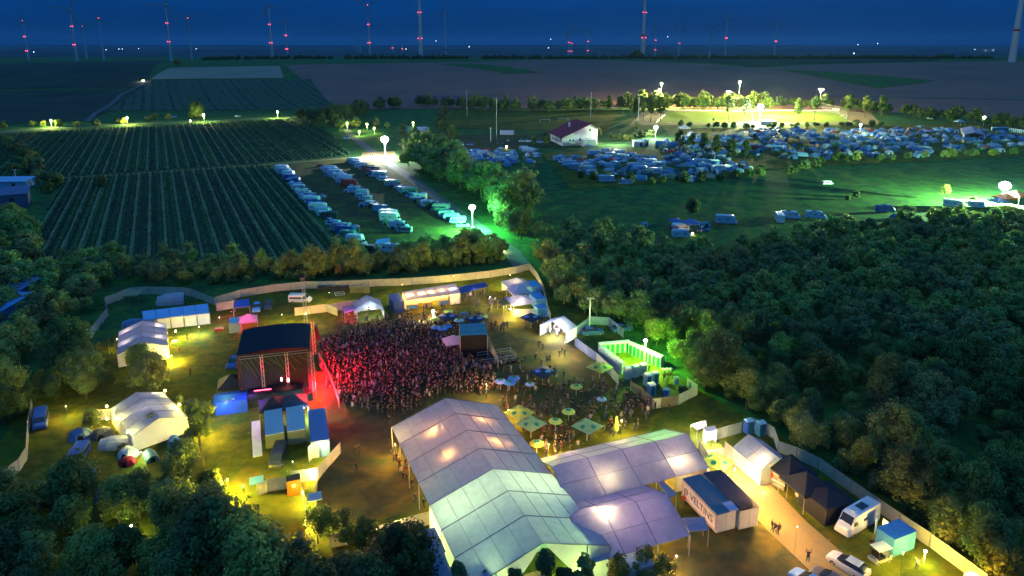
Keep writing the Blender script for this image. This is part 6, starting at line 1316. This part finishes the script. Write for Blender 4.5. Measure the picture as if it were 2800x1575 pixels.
mast((1893, 642), 638, 'lamp with warm sparks under the large blue canopy', (1, .6, .15), 500, G_warm, .3, 'yard_lamp')
# work lamps on tents, and small ones added for hidden sources: px at height z
def wl(px, z, col, W, label, r=.07, m=None, off=(0, 0, 0), name='work_lamp', group=None, glowm=G_warm):
    W = W*(2.3 if 430 < px[0] < 700 else 1.0 if px[0] < 430 else 1.7); p = P(*px, z)+Vector(off); t = thing(name, label, 'lamp', (p.x, p.y, 0), 0, group); mb = MB(); mb.ball((0, 0, p.z), r, n=8, k=5); mb.build('lamp_head', m or glowm, t); mb = MB(); mb.tube((0, 0, 0), (0, 0, p.z), .018, n=4); mb.build('stand', M_dmetal, t); pl('light', (0, 0, p.z-.25), col, W, .1, t); return t
def inner(p, col, W, r=.25, name='tent_light'): return pl(name, p, col, W, r)
# biggest tent: dim warm spots near the ridge at the far end, cold light in the near half
for u, y, z, W_ in ((.17, -3.2, 5.0, 170), (.17, 3.4, 5.0, 110), (.36, -3.2, 5.0, 110), (.36, 3.2, 5.0, 130)): inner(inbig(u, y, z-.35), (1, .36, .05), W_*7.0, .10)
inner(inbig(.28, 0, 3.2), (1, .42, .2), 260, .5); inner(inbig(.50, 0, 3.0), (1, .5, .35), 260, .5); inner(inbig(.10, -5, 2.4), (1, .42, .25), 260, .4)
for y in (-6, -3.6, -1.2, 1.2, 3.6, 6):
    for u in (.605, .68): inner(inbig(u, y, 2.4), (.85, 1, .30), 640, .8)
for u in (.78, .92): 
    for y in (-4, 4): inner(inbig(u, y, 2.6), (.30, 1, .45), 170, .8)
inner(inbig(.97, -5, 2.6), (.8, 1, .2), 900, .3); inner(inbig(.97, 5, 2.4), (.7, 1, .15), 700, .3)
# joined marquees
for px in ((1654, 1330), (1847, 1286)): inner(P(px[0]-7, px[1], 2.85)+Vector((.1, .75, .0)), (1, .62, .22), 480, .06); inner(P(px[0]+14, px[1]-5, 2.85)+Vector((.1, .75, .0)), (1, .62, .22), 480, .06)
for px in ((1590, 1300), (1720, 1270), (1830, 1240), (1700, 1230), (1560, 1250)): inner(P(*px, 2.6), (1, .50, .28), 380, .5)
inner(P(1650, 1403, 4.35)+Vector((0, 0, -.25)), (1, .62, .22), 1700, .1); inner(P(1760, 1420, 2.2), (1, .45, .36), 480, .5); inner(P(1690, 1450, 2.2), (1, .45, .36), 480, .5)
wl((1850, 1520), 2.6, (1, .6, .2), 600, 'warm lamp under the front edge of the shorter marquee')
# upper and lower gable tents
for u in (.12, .62): 
    for y in (-2.6, 2.6):
        a, b = P(388, 876, 4.1), P(388, 937, 4.1); d = Vector((b.x-a.x, b.y-a.y, 0)); n = Vector((-d.y, d.x, 0)).normalized(); p = Vector((a.x, a.y, 0))+d*u+n*y; inner((p.x, p.y, 2.5), (1, .70, .34), 330, .2)
wl((327, 927), 2.3, YEL, 420, 'lamp at the left eave of the upper gable tent', off=(-.5, 0, 0)); wl((463, 972), 1.6, YEL, 1500, 'lamp at the right corner of the upper gable tent', off=(.4, 0, 0))
a, b = P(372, 1073, 4.0), P(436, 1142, 4.0); d = Vector((b.x-a.x, b.y-a.y, 0)); n = Vector((-d.y, d.x, 0)).normalized()
for u, y, W_ in ((.02, 2.2, 260), (.5, 0, 300), (.9, 0, 200)): p = Vector((a.x, a.y, 0))+d*u+n*y; inner((p.x, p.y, 2.4), (1, .72, .40), W_, .2)
for u, s_, W_, lab in ((.03, -1, 420, 'small lamp above the left eave of the lower gable tent, far one'), (.62, -1, 900, 'small lamp at the left eave of the lower gable tent, near one'), (.40, 1, 420, 'small lamp above the right eave of the lower gable tent, far one'), (.90, 1, 420, 'small lamp above the right eave of the lower gable tent, near one'), (-.06, 1, 500, 'lamp on a pole at the far end of the lower gable tent')):
    p = Vector((a.x, a.y, 0))+d*u-n*(4.05*(-s_)*-1); p.z = 2.95; t = thing('work_lamp', lab, 'lamp', (p.x, p.y, 0)); mb = MB(); mb.ball((0, 0, p.z), .14, n=8, k=5); mb.build('lamp_head', G_warm, t); mb = MB(); mb.tube((0, 0, 0), (0, 0, p.z), .03); mb.build('stand', M_metal, t); pl('light', (0, 0, p.z+.25), YEL, W_, .1, t)
for px, z, col, W_, lab in (((292, 1145), 2.2, YEL, 1000, 'glaring lamp on the yellow lit fence left of the lower gable tent'), ((386, 1236), 1.5, (.9, 1, .4), 450, 'lamp at the near left corner of the lower gable tent'), ((180, 1110), 2.4, (1, .85, .1), 1000, 'yellow lamp over the bright patch at the far left'), ((622, 1310), 3.0, (1, .80, .03), 4500, 'yellow lamp over the brightest patch of grass left of the stage trucks'), ((560, 1150), 3.2, YEL, 900, 'lamp over the grass right of the lower gable tent'), ((480, 905), 2.4, YEL, 1100, 'star like lamp on the wall of the long blue roofed tent'),
    ((544, 893), 2.0, (.9, 1, .8), 600, 'cold lamp in the bright doorway of the long blue roofed tent'), ((836, 858), 2.6, YEL, 1100, 'lamp on the pale fence behind the stage roof'), ((770, 860), 2.4, (1, .85, .1), 500, 'lamp on the grass behind the stage beside the dark mast'), ((900, 800), 3.2, YEL, 900, 'lamp over the grass by the white minibus'), ((1100, 778), 3.2, YEL, 900, 'lamp over the grass behind the bar tent, left one'), ((1240, 756), 3.2, YEL, 1100, 'lamp over the grass behind the bar tent, middle one'), ((1395, 752), 3.2, YEL, 2000, 'lamp over the grass at the far right fence corner'),
    ((1012, 842), 2.9, (.85, 1, .75), 900, 'glaring lamp in the small white gable tent'), ((1404, 770), 3.2, WARM, 500, 'lamp above the far violet pagoda'), ((1395, 845), 2.3, (1, .8, .15), 1500, 'yellow lamp in front of the food counter'), ((1340, 812), 2.4, (1, .8, .6), 450, 'cold lamp at the right end of the clothes stall'), ((1420, 830), 2.2, (1, .72, .42), 700, 'lamp inside the white food tent'), ((1519, 900), 2.3, (1, .95, .75), 1500, 'lamp inside the entrance tent'), ((1545, 935), 3.4, (1, .85, .4), 1300, 'lamp on the lane before the entrance tent'),
    ((862, 1290), 1.8, WARM, 900, 'lamp glaring on the outer fence near the lit gate'), ((828, 1345), 2.0, YEL, 1500, 'lamp inside the lit gate corridor'), ((850, 1420), 1.8, YEL, 1500, 'yellow lamp in the near part of the lit gate corridor'),
    ((2066, 1285), 2.4, WARM, 1300, 'glaring lamp on the left wall of the cream merchandise tent'), ((2084, 1247), 3.6, WARM, 250, 'small lamp on the roof of the cream merchandise tent'), ((1909, 1165), 2.1, (1, .85, .45), 900, 'lamp under the yellow white lit canopy'), ((1946, 1195), 1.8, (1, .9, .6), 1000, 'lamp inside the white lit box canopy'), ((2010, 1280), 3.4, (1, .8, .3), 1500, 'lamp over the lane beside the yellow square parasol'), ((2090, 1345), 4.0, (1, .50, .09), 2300, 'lamp over the bright gravel lane between trailers and merchandise tents'), ((1990, 1300), 2.0, (1, .85, .5), 500, 'lamp beside the white board below the yellow square parasol'),
    ((2180, 1440), 4.0, (1, .6, .2), 700, 'lamp over the gravel lane left of the white camper van'), ((600, 868), 2.0, GRN, 60, 'faint green lamp by the bush behind the stage'), ((632, 852), 2.0, (1, .05, .2), 260, 'red lamp under the blue canopy behind the stage'), ((676, 878), 2.0, (1, .04, .1), 500, 'red lamp under the pink lit pagoda'), ((955, 858), 1.8, (1, .05, .2), 300, 'red lamp under the violet canopy'), ((800, 1262), 2.6, (.6, 1, .4), 260, 'green lamp beside the black van'), ((1200, 1370), 1.6, (.4, 1, .25), 260, 'green lamp at the left wall of the biggest tent'), ((1085, 1440), 2.2, (1, .7, .2), 500, 'lamp on the warm lit fence left of the biggest tent'), ((1080, 1215), 2.6, (1, .6, .1), 700, 'orange lamp at the far left corner of the biggest tent'),
    ((1390, 1120), 2.4, (1, .6, .1), 800, 'orange lamp beside the lime parasols at the biggest tent'), ((1500, 1215), 2.6, (1, .62, .12), 1200, 'warm lamp in the gap between the two large tents'), ((1330, 1050), 3, (1, .6, .15), 700, 'orange lamp on the earth right of the crowd'), ((1700, 1150), 3, (1, .75, .15), 900, 'warm lamp behind the long marquee'), ((2470, 1510), 3.0, (1, .9, .12), 550, 'yellow lamp over the grass of the lower right yard')):
    wl(px, z, col, W_, lab, r=.14 if any(q in lab for q in ('glaring', 'star', 'fence behind the stage', 'tent light', 'box canopy', 'food counter')) else .05, glowm=G_white if col[2] > .5 else G_red if col[1] < .1 else G_warm)
for i in range(5):
    u = (i+.5)/5; p = interp(P(1105, 808, 3.0), P(1251, 787, 3.0), u); p.z = 2.55; inner(p, (1, .50, .10) if i < 4 else (1, .6, .3), 1000 if i < 3 else 700, .2)
q = interp(P(1101, 799, 3.3), P(1112, 820, 2.7), .4); inner(q+Vector((.3, -.2, -.5)), (1, .35, .05), 160, .15)
inner(P(1295, 795, 2.1), (.9, .5, .9), 300, .2); inner(P(1960, 1262, 2.2), (1, .85, .2), 500, .2)
for px in ((1960, 358), (2140, 366), (2250, 385), (2420, 378), (2560, 372)): pass
mast((2350, 372), 340, 'low pale lamp among the tents of the camping field', (.5, .75, 1), 16000, G_dim, .6, 'yard_lamp')
pl('pitch_light', P(2120, 318)+Vector((0, 0, 18)), (1, .95, .3), 420000, 1.0).parent = None
# ================================================================ PEOPLE
def person_mesh(name, pose, sub, seed):
    rnd = random.Random(seed); J = dict(pelvis=(0, 0, .95), chest=(0, .02, 1.30), neck=(0, .02, 1.50), head=(0, -.01, 1.60), top=(0, 0, 1.72)); r = dict(pelvis=.15, chest=.17, neck=.06, head=.095, top=.075)
    E_ = [('pelvis', 'chest'), ('chest', 'neck'), ('neck', 'head'), ('head', 'top')]
    for s_, k in ((-1, 'l'), (1, 'r')):
        st_ = pose.get('stride', 0)*s_; ar = pose.get('arm'+k, (0, 0)); J['hip'+k] = (s_*.10, 0, .88); J['knee'+k] = (s_*.12, -.04-st_*.5, .50); J['ank'+k] = (s_*.13, .02-st_, .09); J['toe'+k] = (s_*.15, -.14-st_, .05)
        J['sho'+k] = (s_*.20, .02, 1.42); a, b = ar; J['elb'+k] = (s_*(.24+.1*math.sin(a)), .02-.28*math.sin(a), 1.42-.28*math.cos(a)); e = J['elb'+k]; J['wri'+k] = (e[0]-s_*.03, e[1]-.25*math.sin(a+b), e[2]-.25*math.cos(a+b)); J['han'+k] = (J['wri'+k][0]-s_*.01, J['wri'+k][1]-.09*math.sin(a+b), J['wri'+k][2]-.09*math.cos(a+b))
        r.update({'hip'+k: .10, 'knee'+k: .065, 'ank'+k: .045, 'toe'+k: .04, 'sho'+k: .07, 'elb'+k: .045, 'wri'+k: .032, 'han'+k: .035})
        E_ += [('pelvis', 'hip'+k), ('hip'+k, 'knee'+k), ('knee'+k, 'ank'+k), ('ank'+k, 'toe'+k), ('chest', 'sho'+k), ('sho'+k, 'elb'+k), ('elb'+k, 'wri'+k), ('wri'+k, 'han'+k)]
    ks = list(J); me = bpy.data.meshes.new('skel'); me.from_pydata([J[k] for k in ks], [(ks.index(a), ks.index(b)) for a, b in E_], []); o = bpy.data.objects.new('skel', me); sc.collection.objects.link(o)
    o.modifiers.new('s', 'SKIN'); 
    for i, k in enumerate(ks): me.skin_vertices[0].data[i].radius = (r[k], r[k]*(.75 if k in ('pelvis', 'chest') else 1)); me.skin_vertices[0].data[i].use_root = (k == 'pelvis')
    if sub: s2 = o.modifiers.new('u', 'SUBSURF'); s2.levels = 1; s2.render_levels = 1
    dg = bpy.context.evaluated_depsgraph_get(); m2 = bpy.data.meshes.new_from_object(o.evaluated_get(dg)); bpy.data.objects.remove(o); m2.name = name
    m2.materials.clear()
    for m in (M_shirt, M_jeans, M_skin, M_hair): m2.materials.append(m)
    reg = []
    for f in m2.polygons:
        c = f.center; k = 0
        if c.z > 1.53: k = 3 if (c.z > 1.66 or c.y > .03) else 2
        elif c.z > 1.49 and abs(c.x) < .1: k = 2
        elif abs(c.x) > .205 and c.z < 1.16: k = 2
        elif c.z < .92: k = 1
        reg.append(k); f.material_index = k; f.use_smooth = True
    return m2, reg
POSES = [dict(arml=(.15, .3), armr=(.1, .2)), dict(stride=.18, arml=(.4, .3), armr=(-.3, .3)), dict(arml=(.5, 1.6), armr=(.1, .3)), dict(arml=(2.7, .2), armr=(2.9, -.1)), dict(arml=(.2, .2), armr=(2.8, .1)), dict(stride=-.2, arml=(-.3, .2), armr=(.4, .5))]
PM = [person_mesh('person', p, True, i) for i, p in enumerate(POSES)]; PL = [person_mesh('personlow', p, False, i) for i, p in enumerate(POSES)]
SH = [(.02, .02, .025)]*5+[(.03, .03, .04)]*3+[(.08, .07, .08), (.22, .2, .2), (.15, .03, .04), (.05, .08, .2), (.5, .48, .46), (.08, .1, .07)]
def person(p, label, group=None, col=None, k=None, rz=None, s=None):
    k = random.randrange(6) if k is None else k
    o = link('person', PM[k][0], None, col or random.choice(SH)); o.location = p; o.rotation_euler = (0, 0, random.uniform(0, 6.28) if rz is None else rz); s = s or random.uniform(.93, 1.08); o.scale = (s, s, s); tag(o, label, 'person', group); return o
SOLO = [((975, 1246), 'person walking in dark clothes on the earth left of the biggest tent, left of two'), ((983, 1244), 'person in dark clothes on the earth left of the biggest tent, right of two'), ((975, 1295), 'lone person in dark clothes below the two at the biggest tent'), ((492, 972), 'person bending beside the blue sheet left of the stage'), ((513, 932), 'dark person standing on the lit grass right of the upper gable tent'), ((521, 1028), 'person in dark clothes walking on the brown grass left of the stage'), ((667, 1352), 'person in a blue top at the edge of the lower left wood'),
  ((2118, 1462), 'person standing with another on the dark ground right of the trailers, left one'), ((2128, 1464), 'person standing with another on the dark ground right of the trailers, right one'), ((2110, 1455), 'person walking behind the pair right of the trailers'), ((1869, 1385), 'person in red beside the lettered trailer'), ((2506, 1560), 'person with a white top at the corner of the lower right yard'), ((2380, 1505), 'person crouching left of the buggy'), ((2462, 1510), 'person holding something blue beside the bright blue container'), ((2208, 1540), 'person near the cut off blue car'), ((2436, 1478), 'person in the lit door of the bright blue container'), ((2178, 1375), 'person in pale clothes in front of the nearest black pagoda'), ((1826, 1050), 'person with a bright blue top in the toilet yard'), ((1845, 1050), 'person beside the white boiler in the toilet yard'), ((1815, 1045), 'person with dark hair at the washbasins'), ((1774, 1020), 'person walking between the toilet rows'), ((1765, 1012), 'person waiting between the toilet rows'),
  ((1222, 606), 'person standing on the access road near the green lamp'), ((1014, 428), 'person on the bright road junction, left of two'), ((1019, 429), 'person on the bright road junction, right of two'), ((875, 1238), 'person in the lit container doorway')]
for px, lab in SOLO: person(P(*px), lab, col=(.1, .3, .9) if 'blue top' in lab else (.6, .05, .05) if 'in red' in lab else (.8, .8, .8) if 'white' in lab or 'pale' in lab else (.05, .05, .06))
def group(px, n, spread, label, g_, cols=None):
    for i in range(n):
        p = P(*px)+Vector((random.gauss(0, spread), random.gauss(0, spread), 0)); p.z = 0; person(p, label, g_, col=random.choice(cols or SH))
group((1516, 915), 15, 1.3, 'person crossing the lit entrance tent', 'people in the entrance tent', [(.6, .6, .7), (.3, .35, .5), (.7, .65, .6), (.1, .1, .12)])
for px in ((1472, 952), (1480, 957), (1486, 962), (1538, 976), (1533, 978), (1543, 975), (1500, 992), (1492, 995), (1507, 990), (1462, 990), (1455, 985)): group(px, 1, .3, 'person walking on the lane below the entrance tent', 'people on the lane below the entrance tent')
group((1340, 835), 14, 1.6, 'person in the queue at the food stalls', 'people queueing at the food stalls'); group((1395, 850), 8, 1.0, 'person at the yellow lit food counter', 'people at the yellow lit food counter')
for x in (1125, 1160, 1172, 1178, 1205, 1240, 1218): group((x, 858-(x-1125)*.1), 1, .4, 'person standing before the orange bar tent', 'people before the orange bar tent')
group((1280, 818), 10, 1.8, 'person browsing the clothes stall', 'people at the clothes stall'); group((1005, 848), 5, 1.0, 'person in the small glowing gable tent', 'people in the small glowing gable tent')
group((1355, 905), 14, 1.8, 'person right of the mixing tower', 'people right of the mixing tower')
for i in range(26):
    person(Vector(inbig(random.uniform(.0, .55), -8.0+random.uniform(-.5, 2.5), 0)), 'person under the open left side of the biggest tent', 'people under the left side of the biggest tent')
for u in (.03, .25, .45): inner(inbig(u, -7, 2.6), (1, .5, .08), 260, .1)
def poly_people(poly, step): return [p for p in scatter(poly, step, .45, False)]
crowd = poly_people([(872, 955), (900, 930), (960, 908), (1060, 893), (1130, 888), (1200, 884), (1258, 890), (1250, 930), (1262, 985), (1345, 1010), (1360, 1060), (1330, 1092), (1230, 1080), (1170, 1100), (1110, 1135), (1060, 1140), (985, 1128), (935, 1112), (912, 1050), (895, 990)], .88)
crowd += poly_people([(905, 915), (960, 880), (1080, 868), (1200, 868), (1250, 885), (1100, 895), (960, 910)], 1.7)
crowd += poly_people([(935, 1112), (985, 1128), (1060, 1140), (1085, 1165), (1060, 1185), (985, 1150)], 3.0)
thin = poly_people([(1330, 980), (1480, 1000), (1600, 1050), (1700, 1060), (1780, 1100), (1850, 1130), (1720, 1190), (1600, 1225), (1500, 1270), (1400, 1150), (1370, 1110), (1340, 1060)], 1.5)
thin += poly_people([(1400, 1130), (1640, 1120), (1600, 1215), (1500, 1265)], 2.2)
thin += poly_people([(1280, 868), (1330, 862), (1335, 880), (1290, 884)], 1.2)+poly_people([(1420, 880), (1480, 875), (1490, 905), (1430, 905)], 1.4)+poly_people([(1170, 875), (1245, 858), (1260, 870), (1180, 885)], 1.3)
thin = [p for p in thin if random.random() < .72]
crowd = [p for p in crowd if (Vector((p.x, p.y, 0))-c2).length > 3.4 and random.random() < .93]
crowd.sort(key=lambda p: p.length)
def excl(p):
    d = (BB-BA).normalized(); n = Vector((-d.y, d.x, 0)); q = Vector((p.x, p.y, 0))-BA; return -1 < q.dot(d) < Lb+1 and abs(q.dot(n)) < 8.6
thin = [p for p in thin if not excl(p)]; crowd = [p for p in crowd if not excl(p)]
thin.sort(key=lambda p: p.length); NI = 300-118; NT_ = min(len(thin), 150)
for p in thin[:NT_]: p.z = 0; person(p, 'person standing in the loose crowd of the beer garden', 'people in the beer garden')
nc = NI-NT_
for p in crowd[:nc]: p.z = 0; person(p, 'person at the near edge of the dense crowd before the stage', 'people at the near edge of the dense crowd', rz=R(105)+random.gauss(0, .4)+R(165), k=random.choice((0, 2, 3, 4, 0)))
restp = crowd[nc:]+thin[NT_:]; vs, fs, cols = [], [], []
low = [([tuple(v.co) for v in m.vertices], [tuple(f.vertices) for f in m.polygons], rg_) for m, rg_ in PL]
for p in restp:
    v, f, rg_ = low[random.choice((0, 2, 3, 4, 0, 0))]; a = R(270)+random.gauss(0, .4); s = random.uniform(.93, 1.08); c, q = math.cos(a)*s, math.sin(a)*s; o_ = len(vs)
    vs += [(p.x+x*c-y*q, p.y+x*q+y*c, z*s) for x, y, z in v]; fs += [tuple(i+o_ for i in g_) for g_ in f]; sc_ = random.choice(SH); pal = (sc_, (.04, .045, .06), (.34, .20, .15), random.choice(((.04, .03, .025), (.10, .065, .04), (.02, .02, .02)))); cols += [pal[k] for k in rg_]
me = bpy.data.meshes.new('crowd'); me.from_pydata(vs, [], fs); at = me.color_attributes.new('Col', 'FLOAT_COLOR', 'CORNER'); buf = []
for f, c in zip(me.polygons, cols): buf += [c[0], c[1], c[2], 1]*f.loop_total
at.data.foreach_set('color', buf); m = mat('crowd_clothes', (.8, .8, .8), .85, nscale=5); n_ = m.node_tree; ca = n_.nodes.new('ShaderNodeVertexColor'); ca.layer_name = 'Col'
n_.links.new(ca.outputs[0], [x for x in n_.nodes if x.type == 'BSDF_PRINCIPLED'][0].inputs['Base Color']); me.materials.append(m); me.polygons.foreach_set('use_smooth', [True]*len(me.polygons))
tag(link('crowd', me), 'far part of the dense crowd packed before the stage', 'crowd', kind='stuff')
# security and crew in the red lit pit
for i in range(9): p = interp(P(885, 985), P(912, 1085), i/8.5)+Vector((-.6+random.uniform(-.4, .4), 0, 0)); p.z = 0; person(p, 'crew member in the red lit pit before the stage', 'crew in the red lit pit', col=(.5, .1, .1))
# litter
mb = MB()
for p in scatter([(880, 890), (1440, 860), (1850, 1100), (1600, 1230), (1080, 1200), (930, 1130)], 1.25, .5, False)+scatter([(1950, 1240), (2060, 1300), (2400, 1560), (2150, 1560)], 1.6, .5, False)+scatter([(560, 900), (800, 880), (900, 1200), (1000, 1400), (620, 1300)], 2.2, .5, False):
    a = random.uniform(0, 6.28); r = random.uniform(.04, .13); mb.quad(*[(p.x+r*math.cos(a+k*1.57)*random.uniform(.5, 1), p.y+r*math.sin(a+k*1.57), .13+random.uniform(0, .05)) for k in range(4)])
tag(mb.build('litter', M_white), 'small pale cups and litter strewn over the trodden ground', 'litter', kind='stuff')
# ================================================================ HAZE
mb = MB(); mb.box(0, 19500, 170, 34000, 43000, 460)
hz = mb.build('haze', None); hz.data.materials.clear(); hm = bpy.data.materials.new('haze'); hm.use_nodes = True; hn = hm.node_tree; hn.nodes.clear()
ho = hn.nodes.new('ShaderNodeOutputMaterial'); hv = hn.nodes.new('ShaderNodeVolumePrincipled'); hv.inputs['Density'].default_value = 0.000022; hv.inputs['Color'].default_value = (.35, .70, 1, 1)
hn.links.new(hv.outputs[0], ho.inputs['Volume']); hz.data.materials.append(hm); tag(hz, 'thin night haze over the fields', 'haze', kind='stuff')
